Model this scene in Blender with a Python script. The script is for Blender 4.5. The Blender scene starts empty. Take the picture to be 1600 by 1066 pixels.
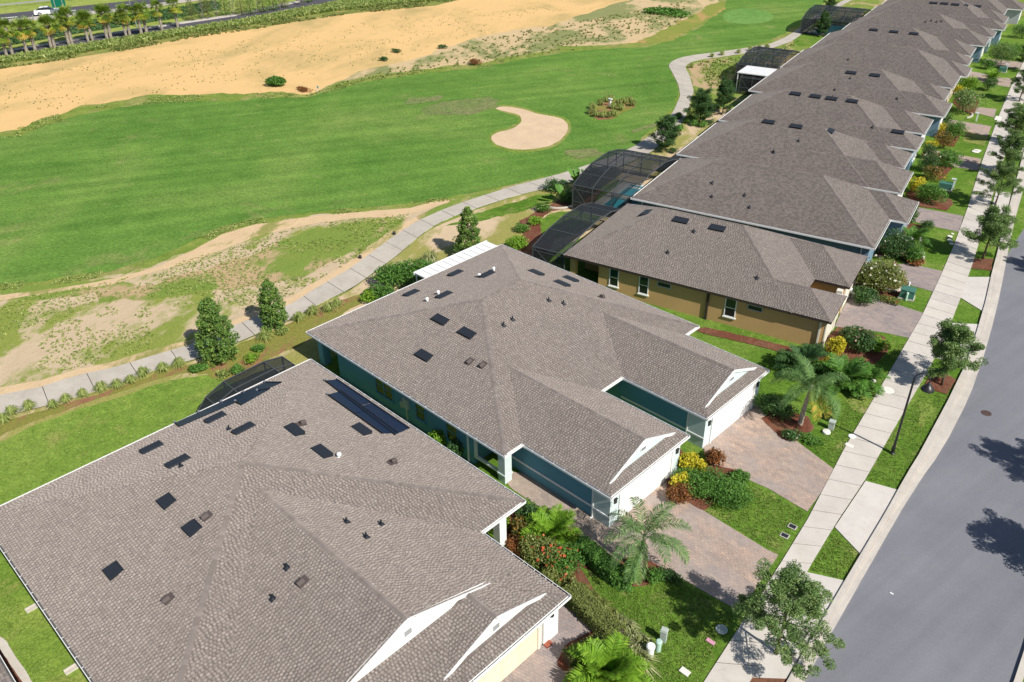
import bpy, math, random
import numpy as np
from mathutils import Vector, Matrix, noise
R_ = math.radians
scene = bpy.context.scene
COL = scene.collection

# ------------------------------------------------------------------ camera, sky, sun, exposure
cam_d = bpy.data.cameras.new("camera"); cam = bpy.data.objects.new("camera", cam_d); COL.objects.link(cam)
cam_d.sensor_width = 36.0; cam_d.lens = 29.128; cam_d.clip_start = 0.5; cam_d.clip_end = 3000
def cam_matrix(yaw, pit, rol, loc):
    f = Vector((math.cos(pit)*math.cos(yaw), math.cos(pit)*math.sin(yaw), -math.sin(pit)))
    r = Vector((math.sin(yaw), -math.cos(yaw), 0)); u = r.cross(f)
    r2 = math.cos(rol)*r + math.sin(rol)*u; u2 = -math.sin(rol)*r + math.cos(rol)*u
    return Matrix(((r2.x, u2.x, -f.x, loc[0]), (r2.y, u2.y, -f.y, loc[1]), (r2.z, u2.z, -f.z, loc[2]), (0, 0, 0, 1)))
cam.matrix_world = cam_matrix(R_(134.7712), R_(32.0285), R_(-0.8485), (0, 0, 34.0))
scene.camera = cam

SUN_EL, SUN_AZ = R_(43.0), R_(-4.0)          # the sun stands over the street side of the houses
world = bpy.data.worlds.new("World"); scene.world = world; world.use_nodes = True
wn = world.node_tree.nodes; wl = world.node_tree.links; wn.clear()
sky = wn.new("ShaderNodeTexSky"); sky.sky_type = 'NISHITA'; sky.sun_disc = False
sky.sun_elevation = SUN_EL; sky.sun_rotation = R_(90) - SUN_AZ
sky.altitude = 30; sky.air_density = 1.0; sky.dust_density = 0.6
bg = wn.new("ShaderNodeBackground"); bg.inputs[1].default_value = 0.075
wo = wn.new("ShaderNodeOutputWorld"); wl.new(sky.outputs[0], bg.inputs[0]); wl.new(bg.outputs[0], wo.inputs[0])
sun_d = bpy.data.lights.new("sun", 'SUN'); sun_d.energy = 4.9; sun_d.angle = R_(0.55); sun_d.color = (1.0, 0.95, 0.87)
sun = bpy.data.objects.new("sun", sun_d); COL.objects.link(sun)
sdir = Vector((math.cos(SUN_EL)*math.cos(SUN_AZ), math.cos(SUN_EL)*math.sin(SUN_AZ), math.sin(SUN_EL)))
sun.rotation_euler = sdir.to_track_quat('Z', 'Y').to_euler()
sun.location = (40, 40, 120)
vs = scene.view_settings; vs.view_transform = 'Standard'; vs.look = 'None'; vs.gamma = 1.0; vs.use_curve_mapping = False
vs.exposure = 0.25
scene.cycles.max_bounces = 6; scene.cycles.transparent_max_bounces = 16
scene.cycles.caustics_reflective = False; scene.cycles.caustics_refractive = False

# ------------------------------------------------------------------ materials
MATS = {}
def nodes_of(name):
    m = bpy.data.materials.new(name); m.use_nodes = True
    nt = m.node_tree; b = nt.nodes["Principled BSDF"]
    MATS[name] = m
    return m, nt, b
def N(nt, typ, **kw):
    n = nt.nodes.new(typ)
    for k, v in kw.items():
        if k.startswith("i_"):
            key = k[2:].replace("_", " ")
            n.inputs[int(key) if key.isdigit() else key].default_value = v
        else: setattr(n, k, v)
    return n
def c4(c): return (c[0], c[1], c[2], 1)
def ramp(nt, src, stops, interp='LINEAR'):
    r = nt.nodes.new("ShaderNodeValToRGB"); e = r.color_ramp.elements; r.color_ramp.interpolation = interp
    while len(e) < len(stops): e.new(0.5)
    for el, (p, c) in zip(e, stops): el.position = p; el.color = c4(c) if not isinstance(c, float) else (c, c, c, 1)
    nt.links.new(src, r.inputs[0]); return r.outputs[0]
def mix(nt, fac, a, b, mode='MIX'):
    m = nt.nodes.new("ShaderNodeMix"); m.data_type = 'RGBA'; m.blend_type = mode
    for sock, val in ((m.inputs[0], fac), (m.inputs[6], a), (m.inputs[7], b)):
        if hasattr(val, "is_linked") or hasattr(val, "links"): nt.links.new(val, sock)
        elif isinstance(val, (int, float)): sock.default_value = val
        else: sock.default_value = c4(val)
    return m.outputs[2]
def coord(nt, kind="Object"):
    return nt.nodes.new("ShaderNodeTexCoord").outputs[kind]
def mapping(nt, vec, scale=(1, 1, 1), rot=(0, 0, 0), loc=(0, 0, 0)):
    """turn by -rot first, then stretch"""
    if rot[2] != 0:
        r = nt.nodes.new("ShaderNodeMapping"); nt.links.new(vec, r.inputs[0]); r.inputs["Rotation"].default_value = (0, 0, -rot[2]); vec = r.outputs[0]; rot = (0, 0, 0)
    m = nt.nodes.new("ShaderNodeMapping"); nt.links.new(vec, m.inputs[0])
    m.inputs["Scale"].default_value = scale; m.inputs["Rotation"].default_value = rot; m.inputs["Location"].default_value = loc
    return m.outputs[0]
def noi(nt, vec, scale, detail=4, rough=0.55, dist=0.0):
    n = nt.nodes.new("ShaderNodeTexNoise"); nt.links.new(vec, n.inputs["Vector"])
    n.inputs["Scale"].default_value = scale; n.inputs["Detail"].default_value = detail
    n.inputs["Roughness"].default_value = rough; n.inputs["Distortion"].default_value = dist
    return n.outputs["Fac"]
def bump(nt, b, h, strength, dist=0.02):
    n = nt.nodes.new("ShaderNodeBump"); n.inputs["Strength"].default_value = strength; n.inputs["Distance"].default_value = dist
    nt.links.new(h, n.inputs["Height"]); nt.links.new(n.outputs[0], b.inputs["Normal"])
def plain(name, color, rough=0.6, metal=0.0, var=0.0, vscale=3.0, spec=0.3):
    m, nt, b = nodes_of(name)
    b.inputs["Roughness"].default_value = rough; b.inputs["Metallic"].default_value = metal
    b.inputs["Specular IOR Level"].default_value = spec
    if var > 0:
        v = noi(nt, coord(nt), vscale, 5)
        lo = tuple(max(0, x*(1-var)) for x in color); hi = tuple(x*(1+var) for x in color)
        nt.links.new(ramp(nt, v, [(0.3, lo), (0.7, hi)]), b.inputs["Base Color"])
    else: b.inputs["Base Color"].default_value = c4(color)
    return m

def mat_shingle(name, base, light, wscale=1.0):
    """asphalt shingles: uv in metres along the eave and up the slope"""
    m, nt, b = nodes_of(name); b.inputs["Roughness"].default_value = 0.9; b.inputs["Specular IOR Level"].default_value = 0.15
    b.inputs["Diffuse Roughness"].default_value = 1.0; b.inputs["Sheen Weight"].default_value = 0.08; b.inputs["Sheen Roughness"].default_value = 0.5; b.inputs["Sheen Tint"].default_value = (0.6, 0.54, 0.5, 1)
    uv = nt.nodes.new("ShaderNodeUVMap").outputs[0]
    br = N(nt, "ShaderNodeTexBrick", offset=0.43, offset_frequency=2, squash=0.8, squash_frequency=3)
    nt.links.new(uv, br.inputs["Vector"])
    br.inputs["Scale"].default_value = 1.0; br.inputs["Brick Width"].default_value = 0.22*wscale; br.inputs["Row Height"].default_value = 0.15*wscale
    br.inputs["Mortar Size"].default_value = 0.012*wscale; br.inputs["Mortar Smooth"].default_value = 0.3; br.inputs["Bias"].default_value = 0.0
    br.inputs["Color1"].default_value = c4(base); br.inputs["Color2"].default_value = c4(light); br.inputs["Mortar"].default_value = c4(tuple(x*0.72 for x in base))
    big = noi(nt, uv, 0.35, 5, 0.6); fine = noi(nt, uv, 14.0, 3, 0.7)
    col = mix(nt, 0.55, br.outputs[0], ramp(nt, big, [(0.3, (0.88, 0.87, 0.87)), (0.7, (1.10, 1.09, 1.08))]), 'MULTIPLY')
    col = mix(nt, 0.5, col, ramp(nt, fine, [(0.3, (0.8, 0.8, 0.8)), (0.7, (1.2, 1.2, 1.2))]), 'MULTIPLY')
    nt.links.new(col, b.inputs["Base Color"]); bump(nt, b, br.outputs["Fac"], 0.5, -0.01)
    return m
mat_shingle("shingle_base", (0.152, 0.129, 0.118), (0.209, 0.181, 0.164))
mat_shingle("shingle_far", (0.140, 0.121, 0.111), (0.230, 0.200, 0.185), 1.0)
def mat_tone(name, stops, rough=0.85, fine=18.0, amt=0.4, large=0.5, lamt=0.35):
    m, nt, b = nodes_of(name); b.inputs["Roughness"].default_value = rough; b.inputs["Specular IOR Level"].default_value = 0.15
    b.inputs["Diffuse Roughness"].default_value = 1.0; b.inputs["Sheen Weight"].default_value = 0.08; b.inputs["Sheen Roughness"].default_value = 0.5; b.inputs["Sheen Tint"].default_value = (0.6, 0.54, 0.5, 1)
    a = N(nt, "ShaderNodeAttribute", attribute_name="tone")
    col = ramp(nt, a.outputs["Fac"], stops)
    co = coord(nt)
    col = mix(nt, amt, col, ramp(nt, noi(nt, co, fine, 3, 0.7), [(0.3, (0.7, 0.7, 0.7)), (0.7, (1.3, 1.3, 1.3))]), 'MULTIPLY')
    col = mix(nt, lamt, col, ramp(nt, noi(nt, co, large, 5, 0.6), [(0.3, (0.72, 0.72, 0.74)), (0.7, (1.25, 1.23, 1.2))]), 'MULTIPLY')
    nt.links.new(col, b.inputs["Base Color"]); return m
mat_tone("shingle_tab", [(0, (0.215, 0.185, 0.168)), (0.5, (0.269, 0.235, 0.213)), (1, (0.329, 0.290, 0.266))], amt=.25, lamt=.22)
mat_tone("ridge_cap", [(0, (0.168, 0.143, 0.132)), (1, (0.237, 0.207, 0.193))])

def mat_stucco(name, color, var=0.06):
    m, nt, b = nodes_of(name); b.inputs["Roughness"].default_value = 0.85; b.inputs["Specular IOR Level"].default_value = 0.2
    co = coord(nt); v = noi(nt, co, 0.8, 6)
    nt.links.new(ramp(nt, v, [(0.3, tuple(x*(1-var) for x in color)), (0.7, tuple(x*(1+var) for x in color))]), b.inputs["Base Color"])
    bump(nt, b, noi(nt, co, 30, 3), 0.25, 0.01); return m
mat_stucco("teal_stucco", (0.13, 0.31, 0.41))
mat_stucco("aqua_stucco", (0.56, 0.66, 0.65))
mat_stucco("tan_stucco", (0.53, 0.345, 0.155))
mat_stucco("cream_stucco", (0.60, 0.58, 0.53))
mat_stucco("blue_stucco", (0.17, 0.26, 0.34))
mat_stucco("sage_stucco", (0.33, 0.36, 0.30))
mat_stucco("grey_stucco", (0.38, 0.40, 0.42))
mat_stucco("sand_stucco", (0.5, 0.42, 0.3))
plain("white_trim", (0.80, 0.80, 0.79), 0.45, var=0.03)
plain("cream_trim", (0.74, 0.70, 0.60), 0.5, var=0.03)
plain("brown_trim", (0.045, 0.035, 0.03), 0.5)
plain("gutter_inside", (0.10, 0.095, 0.09), 0.8, var=0.3)
plain("cream_door", (0.80, 0.70, 0.50), 0.5, var=0.03)
plain("soffit_white", (0.7, 0.71, 0.71), 0.7)
plain("vent_metal", (0.022, 0.026, 0.034), 0.45, 0.0, spec=0.4)
plain("vent_brown", (0.10, 0.08, 0.075), 0.5)
plain("grey_metal", (0.28, 0.29, 0.31), 0.45, 0.3)
plain("black_iron", (0.02, 0.02, 0.022), 0.4, spec=0.5)
plain("dark_bronze", (0.075, 0.082, 0.088), 0.4)
plain("dark_void", (0.012, 0.012, 0.013), 0.9)
plain("door_dark", (0.03, 0.025, 0.022), 0.4)
plain("utility_green", (0.06, 0.17, 0.13), 0.5, var=0.1)
plain("pale_green", (0.42, 0.60, 0.50), 0.5)
plain("utility_grey", (0.42, 0.47, 0.43), 0.55, var=0.08)
plain("white_plastic", (0.78, 0.80, 0.80), 0.4)
plain("bulb_glass", (0.8, 0.8, 0.78), 0.25)
plain("terracotta", (0.30, 0.09, 0.055), 0.8, var=0.15)
plain("iron_rust", (0.085, 0.055, 0.048), 0.7, var=0.2)
plain("stone_white", (0.72, 0.70, 0.64), 0.85, var=0.12)
plain("pink_flag", (0.6, 0.3, 0.38), 0.7, var=0.3, vscale=20)
plain("pool_tile", (0.62, 0.60, 0.56), 0.7, var=0.08)
plain("sign_green", (0.0, 0.12, 0.075), 0.45)
plain("galvanised", (0.36, 0.37, 0.37), 0.45, 0.5)
plain("car_paint", (0.82, 0.83, 0.84), 0.2, spec=0.6)
plain("tyre_rubber", (0.02, 0.02, 0.02), 0.8)
plain("car_glass", (0.015, 0.018, 0.022), 0.08, spec=0.6)
plain("road_paint", (0.75, 0.75, 0.72), 0.7)
plain("bark_brown", (0.12, 0.085, 0.06), 0.9, var=0.3, vscale=12)
plain("bark_grey", (0.23, 0.20, 0.17), 0.9, var=0.3, vscale=10)
plain("palm_bark", (0.30, 0.26, 0.21), 0.9, var=0.35, vscale=9)
plain("solar_mat", (0.006, 0.016, 0.042), 0.42, spec=0.5)
plain("solar_pipe", (0.015, 0.018, 0.022), 0.5)
plain("soil_dark", (0.06, 0.045, 0.035), 0.95, var=0.3, vscale=8)

def mat_glass(name, col):
    m, nt, b = nodes_of(name); b.inputs["Base Color"].default_value = c4(col); b.inputs["Roughness"].default_value = 0.04
    b.inputs["Specular IOR Level"].default_value = 0.45; b.inputs["IOR"].default_value = 1.45; return m
mat_glass("window_glass", (0.012, 0.02, 0.018)); mat_glass("window_glass_top", (0.02, 0.05, 0.03))  # upper panes tinted green, the reflected grass put into the glass colour
def mat_screen():
    m, nt, b = nodes_of("screen_mesh"); out = nt.nodes["Material Output"]
    tr = N(nt, "ShaderNodeBsdfTransparent"); tr.inputs[0].default_value = (0.86, 0.88, 0.9, 1)
    b.inputs["Base Color"].default_value = (0.022, 0.026, 0.03, 1); b.inputs["Roughness"].default_value = 0.6
    ms = N(nt, "ShaderNodeMixShader"); ms.inputs[0].default_value = 0.58
    nt.links.new(tr.outputs[0], ms.inputs[1]); nt.links.new(b.outputs[0], ms.inputs[2]); nt.links.new(ms.outputs[0], out.inputs[0]); return m
mat_screen()
def mat_water():
    m, nt, b = nodes_of("pool_water"); b.inputs["Base Color"].default_value = (0.03, 0.32, 0.40, 1); b.inputs["Roughness"].default_value = 0.05
    bump(nt, b, noi(nt, coord(nt), 3.0, 2), 0.15, 0.02); return m
mat_water()

# ground covers ---------------------------------------------------------------
def mat_grass(name, dark, mid, light, dry=None, dry_amt=0.5, streak=0.0, sdir=0.0, sc=1.0, fine=9.0, medamp=0.7):
    m, nt, b = nodes_of(name); b.inputs["Roughness"].default_value = 0.95; b.inputs["Specular IOR Level"].default_value = 0.05
    co = coord(nt)
    big = noi(nt, co, 0.10*sc, 5, 0.6, 0.6); med = noi(nt, co, 0.9*sc, 5, 0.65); fin = noi(nt, co, fine, 4, 0.75)
    col = ramp(nt, big, [(0.30, dark), (0.5, mid), (0.72, light)])
    if dry is not None:
        d = noi(nt, mapping(nt, co, (1, 1, 1), loc=(13, 7, 0)), 0.28*sc, 6, 0.68, 0.4)
        col = mix(nt, ramp(nt, d, [(1-dry_amt, 0.0), (min(1.0, 1.18-dry_amt), 1.0)]), col, dry)
    if streak > 0:
        s = noi(nt, mapping(nt, co, (0.05, 0.9, 1), (0, 0, sdir)), 0.55, 3, 0.5)
        col = mix(nt, streak, col, ramp(nt, s, [(0.35, (0.7, 0.78, 0.7)), (0.65, (1.25, 1.2, 1.15))]), 'MULTIPLY')
    col = mix(nt, medamp, col, ramp(nt, med, [(0.3, (0.66, 0.72, 0.66)), (0.7, (1.32, 1.27, 1.25))]), 'MULTIPLY')
    col = mix(nt, 0.75, col, ramp(nt, fin, [(0.28, (0.48, 0.52, 0.48)), (0.72, (1.5, 1.45, 1.4))]), 'MULTIPLY')
    nt.links.new(col, b.inputs["Base Color"]); bump(nt, b, fin, 0.9, 0.08); return m
mat_grass("fairway_grass", (0.088, 0.190, 0.034), (0.124, 0.232, 0.047), (0.182, 0.270, 0.068), (0.245, 0.255, 0.10), 0.42, 0.55, R_(62), 0.5, 3.0, 0.45)
mat_grass("worn_grass", (0.115, 0.195, 0.05), (0.165, 0.21, 0.075), (0.23, 0.215, 0.11), fine=3.0)
mat_grass("rough_fringe", (0.15, 0.23, 0.04), (0.20, 0.26, 0.055), (0.28, 0.29, 0.09), (0.33, 0.29, 0.13), 0.5, 0, 0, 0.8, 5)
mat_grass("green_grass", (0.13, 0.27, 0.065), (0.15, 0.29, 0.075), (0.175, 0.31, 0.085), fine=5.0)
mat_grass("lawn_grass", (0.074, 0.158, 0.018), (0.116, 0.210, 0.030), (0.182, 0.262, 0.054), (0.27, 0.255, 0.10), 0.44, sc=2.2, fine=6.0, medamp=0.8)
mat_grass("back_lawn_grass", (0.13, 0.228, 0.036), (0.182, 0.280, 0.05), (0.24, 0.31, 0.07), (0.28, 0.28, 0.09), 0.44, sc=1.6, fine=6.0, medamp=0.7)
mat_grass("verge_grass", (0.13, 0.17, 0.04), (0.21, 0.24, 0.065), (0.31, 0.30, 0.10), (0.40, 0.31, 0.13), 0.5, sc=1.0, fine=3.0)
mat_grass("median_grass", (0.20, 0.28, 0.05), (0.27, 0.33, 0.08), (0.33, 0.36, 0.11), sc=0.6, fine=3.0)
def mat_patchy(name, sand, sand2, g1, g2, thr, sc=1.0, soft=0.10, rot=0.6):
    """bare sand showing through thin grass"""
    m, nt, b = nodes_of(name); b.inputs["Roughness"].default_value = 0.97; b.inputs["Specular IOR Level"].default_value = 0.05
    co = coord(nt); st = mapping(nt, co, (1.0, 0.55, 1), (0, 0, rot))
    a = noi(nt, st, 0.17*sc, 3, 0.5, 0.8); d = noi(nt, st, 1.3*sc, 6, 0.72, 0.5); f = noi(nt, co, 7, 4, 0.75)
    ma = N(nt, "ShaderNodeMath", operation='MULTIPLY_ADD'); nt.links.new(d, ma.inputs[0]); ma.inputs[1].default_value = 0.9
    a2 = N(nt, "ShaderNodeMath", operation='MULTIPLY'); nt.links.new(a, a2.inputs[0]); a2.inputs[1].default_value = 2.0; nt.links.new(a2.outputs[0], ma.inputs[2]); thr += 0.5
    mb = N(nt, "ShaderNodeMath", operation='MULTIPLY_ADD'); nt.links.new(f, mb.inputs[0]); mb.inputs[1].default_value = 0.35; nt.links.new(ma.outputs[0], mb.inputs[2])
    gcol = mix(nt, noi(nt, co, 0.35*sc, 4), g1, g2)
    gcol = mix(nt, 0.7, gcol, ramp(nt, f, [(0.3, (0.55, 0.58, 0.55)), (0.7, (1.4, 1.35, 1.3))]), 'MULTIPLY')
    scol = mix(nt, noi(nt, co, 0.6*sc, 5), sand, sand2)
    scol = mix(nt, 0.5, scol, ramp(nt, f, [(0.3, (0.78, 0.76, 0.74)), (0.7, (1.18, 1.18, 1.18))]), 'MULTIPLY')
    ms = N(nt, "ShaderNodeMath", operation='DIVIDE'); nt.links.new(mb.outputs[0], ms.inputs[0]); ms.inputs[1].default_value = 3.25
    fac = ramp(nt, ms.outputs[0], [((thr-soft)/3.25, 0.0), ((thr+soft)/3.25, 1.0)])
    nt.links.new(mix(nt, fac, scol, gcol), b.inputs["Base Color"]); bump(nt, b, mb.outputs[0], 0.8, 0.10); return m
mat_patchy("scrub_mix", (0.58, 0.465, 0.32), (0.48, 0.37, 0.24), (0.17, 0.25, 0.045), (0.29, 0.30, 0.08), 1.17)
mat_patchy("scrub_green", (0.50, 0.37, 0.22), (0.42, 0.30, 0.17), (0.13, 0.24, 0.04), (0.25, 0.28, 0.07), 1.02)
mat_patchy("scrub_dry", (0.62, 0.50, 0.34), (0.52, 0.38, 0.24), (0.26, 0.28, 0.08), (0.34, 0.30, 0.10), 1.06)
mat_patchy("far_scrub", (0.62, 0.47, 0.27), (0.52, 0.39, 0.23), (0.19, 0.24, 0.09), (0.30, 0.28, 0.13), 1.13, 0.55)
mat_patchy("orange_sand", (0.735, 0.485, 0.210), (0.68, 0.46, 0.22), (0.52, 0.38, 0.17), (0.42, 0.33, 0.14), 1.30, 0.5, 0.30)
mat_patchy("path_sand", (0.66, 0.50, 0.31), (0.56, 0.40, 0.24), (0.26, 0.27, 0.08), (0.30, 0.28, 0.1), 1.35)
mat_patchy("brown_rough", (0.42, 0.30, 0.12), (0.40, 0.27, 0.10), (0.19, 0.25, 0.05), (0.28, 0.28, 0.07), 1.02, 0.6)
mat_patchy("mulch", (0.20, 0.075, 0.045), (0.13, 0.05, 0.035), (0.27, 0.13, 0.085), (0.10, 0.05, 0.03), 1.10, 3.0)
mat_patchy("bare_mulch", (0.38, 0.21, 0.12), (0.22, 0.095, 0.06), (0.20, 0.22, 0.05), (0.24, 0.22, 0.06), 1.10, 1.6)
def mat_bunker():
    m, nt, b = nodes_of("bunker_sand"); b.inputs["Roughness"].default_value = 0.95
    co = coord(nt); v = noi(nt, co, 0.5, 5); f = noi(nt, co, 5, 4, 0.7)
    col = mix(nt, 0.5, ramp(nt, v, [(0.3, (0.56, 0.41, 0.265)), (0.7, (0.65, 0.49, 0.32))]), ramp(nt, f, [(0.3, (0.8, 0.8, 0.8)), (0.7, (1.18, 1.18, 1.18))]), 'MULTIPLY')
    nt.links.new(col, b.inputs["Base Color"]); bump(nt, b, f, 0.5, 0.05); return m
mat_bunker()
def mat_concrete(name, lo, hi, stain=(0.8, 0.78, 0.75), fsc=6.0):
    m, nt, b = nodes_of(name); b.inputs["Roughness"].default_value = 0.9; b.inputs["Specular IOR Level"].default_value = 0.15
    co = coord(nt); v = noi(nt, co, 0.55, 6, 0.65); f = noi(nt, co, fsc*4, 3, 0.7); s = noi(nt, co, 1.7, 5, 0.7, 1.2)
    oi = N(nt, "ShaderNodeObjectInfo")
    col = ramp(nt, v, [(0.3, lo), (0.7, hi)])
    col = mix(nt, 0.6, col, ramp(nt, oi.outputs["Random"], [(0, (0.90, 0.90, 0.91)), (1, (1.06, 1.05, 1.03))]), 'MULTIPLY')
    col = mix(nt, 0.6, col, ramp(nt, s, [(0.25, stain), (0.5, (1, 1, 1))]), 'MULTIPLY')
    col = mix(nt, 0.35, col, ramp(nt, f, [(0.3, (0.82, 0.82, 0.82)), (0.7, (1.15, 1.15, 1.15))]), 'MULTIPLY')
    nt.links.new(col, b.inputs["Base Color"]); bump(nt, b, f, 0.2, 0.01); return m
mat_concrete("sidewalk_concrete", (0.521, 0.479, 0.432), (0.614, 0.572, 0.522))
mat_concrete("apron_concrete", (0.558, 0.521, 0.479), (0.642, 0.605, 0.559))
mat_concrete("curb_concrete", (0.493, 0.451, 0.404), (0.595, 0.549, 0.493))
mat_concrete("path_concrete", (0.43, 0.39, 0.335), (0.53, 0.485, 0.425), (0.78, 0.74, 0.7))
mat_concrete("edging_concrete", (0.5, 0.46, 0.42), (0.6, 0.56, 0.5))
def mat_asphalt(name, lo, hi):
    m, nt, b = nodes_of(name); b.inputs["Roughness"].default_value = 0.9; b.inputs["Specular IOR Level"].default_value = 0.2
    co = coord(nt); v = noi(nt, co, 0.22, 6, 0.6); f = noi(nt, co, 34, 3, 0.8); s = noi(nt, mapping(nt, co, (1.4, 0.06, 1), (0, 0, R_(-8))), 0.9, 3)
    col = ramp(nt, v, [(0.3, lo), (0.7, hi)])
    col = mix(nt, 0.35, col, ramp(nt, s, [(0.35, (0.84, 0.84, 0.85)), (0.65, (1.13, 1.13, 1.12))]), 'MULTIPLY')
    col = mix(nt, 0.8, col, ramp(nt, f, [(0.25, (0.68, 0.68, 0.68)), (0.75, (1.34, 1.34, 1.34))]), 'MULTIPLY')
    nt.links.new(col, b.inputs["Base Color"]); bump(nt, b, f, 0.3, 0.01); return m
mat_asphalt("street_asphalt", (0.178, 0.180, 0.204), (0.212, 0.214, 0.236))
mat_asphalt("highway_asphalt", (0.075, 0.072, 0.085), (0.10, 0.096, 0.11))
def mat_paver(name, rot, c1, c2, c3):
    m, nt, b = nodes_of(name); b.inputs["Roughness"].default_value = 0.9; b.inputs["Specular IOR Level"].default_value = 0.15
    co = mapping(nt, coord(nt), rot=(0, 0, rot))
    br = N(nt, "ShaderNodeTexBrick", offset=0.5); nt.links.new(co, br.inputs["Vector"])
    br.inputs["Scale"].default_value = 1.0; br.inputs["Brick Width"].default_value = 0.26; br.inputs["Row Height"].default_value = 0.16
    br.inputs["Mortar Size"].default_value = 0.010; br.inputs["Color1"].default_value = c4(c1); br.inputs["Color2"].default_value = c4(c2); br.inputs["Mortar"].default_value = c4(tuple(x*0.62 for x in c2))
    p = N(nt, "ShaderNodeTexBrick", offset=0.5); nt.links.new(co, p.inputs["Vector"])
    p.inputs["Scale"].default_value = 1.0; p.inputs["Brick Width"].default_value = 0.26*3; p.inputs["Row Height"].default_value = 0.16*2
    p.inputs["Mortar Size"].default_value = 0.0; p.inputs["Color1"].default_value = (0.82, 0.82, 0.86, 1); p.inputs["Color2"].default_value = (1.18, 1.1, 1.05, 1)
    col = mix(nt, 0.7, br.outputs[0], p.outputs[0], 'MULTIPLY')
    v = noi(nt, co, 0.5, 5, 0.6); f = noi(nt, co, 3.2, 4, 0.7)
    col = mix(nt, ramp(nt, v, [(0.42, 0.0), (0.62, 0.6)]), col, c3)
    col = mix(nt, 0.6, col, ramp(nt, f, [(0.3, (0.78, 0.78, 0.8)), (0.7, (1.2, 1.17, 1.13))]), 'MULTIPLY')
    nt.links.new(col, b.inputs["Base Color"]); bump(nt, b, br.outputs["Fac"], 0.4, -0.008); return m
mat_paver("paver_tan", 0.0, (0.465, 0.358, 0.287), (0.372, 0.302, 0.259), (0.335, 0.298, 0.282))
mat_paver("paver_grey", R_(12.6), (0.335, 0.288, 0.273), (0.279, 0.251, 0.249), (0.372, 0.302, 0.273))
mat_paver("paver_walk", 0.0, (0.391, 0.326, 0.273), (0.335, 0.288, 0.254), (0.409, 0.326, 0.263))

# foliage -----------------------------------------------------------------------
def mat_leaf(name, stops, trans=0.28):
    m, nt, b = nodes_of(name); out = nt.nodes["Material Output"]
    b.inputs["Roughness"].default_value = 0.55; b.inputs["Specular IOR Level"].default_value = 0.25
    a = N(nt, "ShaderNodeAttribute", attribute_name="tone")
    col = ramp(nt, a.outputs["Fac"], stops); nt.links.new(col, b.inputs["Base Color"])
    t = N(nt, "ShaderNodeBsdfTranslucent"); nt.links.new(mix(nt, 0.5, col, (0.25, 0.35, 0.03)), t.inputs[0])
    ms = N(nt, "ShaderNodeMixShader"); ms.inputs[0].default_value = trans
    nt.links.new(b.outputs[0], ms.inputs[1]); nt.links.new(t.outputs[0], ms.inputs[2]); nt.links.new(ms.outputs[0], out.inputs[0]); return m
mat_leaf("leaf_oak", [(0, (0.071, 0.139, 0.042)), (0.6, (0.173, 0.278, 0.086)), (1, (0.346, 0.447, 0.164))])
mat_leaf("leaf_cone", [(0, (0.069, 0.147, 0.041)), (0.6, (0.161, 0.283, 0.055)), (1, (0.370, 0.461, 0.100))])
mat_leaf("leaf_green", [(0, (0.047, 0.121, 0.024)), (0.6, (0.108, 0.257, 0.041)), (1, (0.230, 0.405, 0.074))])
mat_leaf("leaf_dark", [(0, (0.029, 0.073, 0.026)), (0.6, (0.068, 0.154, 0.046)), (1, (0.162, 0.276, 0.082))])
mat_leaf("leaf_lime", [(0, (0.105, 0.220, 0.018)), (0.6, (0.200, 0.380, 0.031)), (1, (0.379, 0.519, 0.061))])
mat_leaf("leaf_yellow", [(0, (0.32, 0.32, 0.02)), (0.55, (0.62, 0.52, 0.03)), (1, (0.78, 0.66, 0.08))])
mat_leaf("leaf_bronze", [(0, (0.081, 0.034, 0.020)), (0.6, (0.270, 0.101, 0.034)), (1, (0.486, 0.189, 0.054))])
mat_leaf("leaf_croton", [(0, (0.041, 0.074, 0.024)), (0.45, (0.135, 0.135, 0.034)), (0.8, (0.405, 0.203, 0.041)), (1, (0.675, 0.351, 0.041))])
mat_leaf("leaf_olive", [(0, (0.095, 0.121, 0.034)), (0.6, (0.216, 0.257, 0.068)), (1, (0.378, 0.392, 0.135))])
mat_leaf("leaf_variegated", [(0, (0.13, 0.19, 0.05)), (0.5, (0.30, 0.33, 0.13)), (1, (0.58, 0.56, 0.34))])
mat_leaf("leaf_palm", [(0, (0.061, 0.131, 0.044)), (0.6, (0.140, 0.264, 0.079)), (1, (0.351, 0.456, 0.176))])
mat_leaf("leaf_sabal", [(0, (0.068, 0.135, 0.020)), (0.5, (0.176, 0.284, 0.034)), (0.8, (0.351, 0.365, 0.041)), (1, (0.702, 0.405, 0.081))])
mat_leaf("leaf_clump", [(0, (0.135, 0.203, 0.047)), (0.6, (0.297, 0.378, 0.095)), (1, (0.540, 0.540, 0.216))])
mat_leaf("flower_pink", [(0, (0.55, 0.16, 0.2)), (1, (0.8, 0.5, 0.5))])
mat_leaf("flower_white", [(0, (0.6, 0.55, 0.45)), (1, (0.8, 0.75, 0.68))])
mat_leaf("flower_red", [(0, (0.5, 0.06, 0.03)), (1, (0.65, 0.18, 0.06))])
mat_leaf("leaf_grey", [(0, (0.14, 0.16, 0.10)), (1, (0.34, 0.34, 0.26))])
mat_leaf("leaf_lawn", [(0, (0.14, 0.235, 0.035)), (0.6, (0.21, 0.31, 0.06)), (1, (0.36, 0.40, 0.14))])

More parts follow.
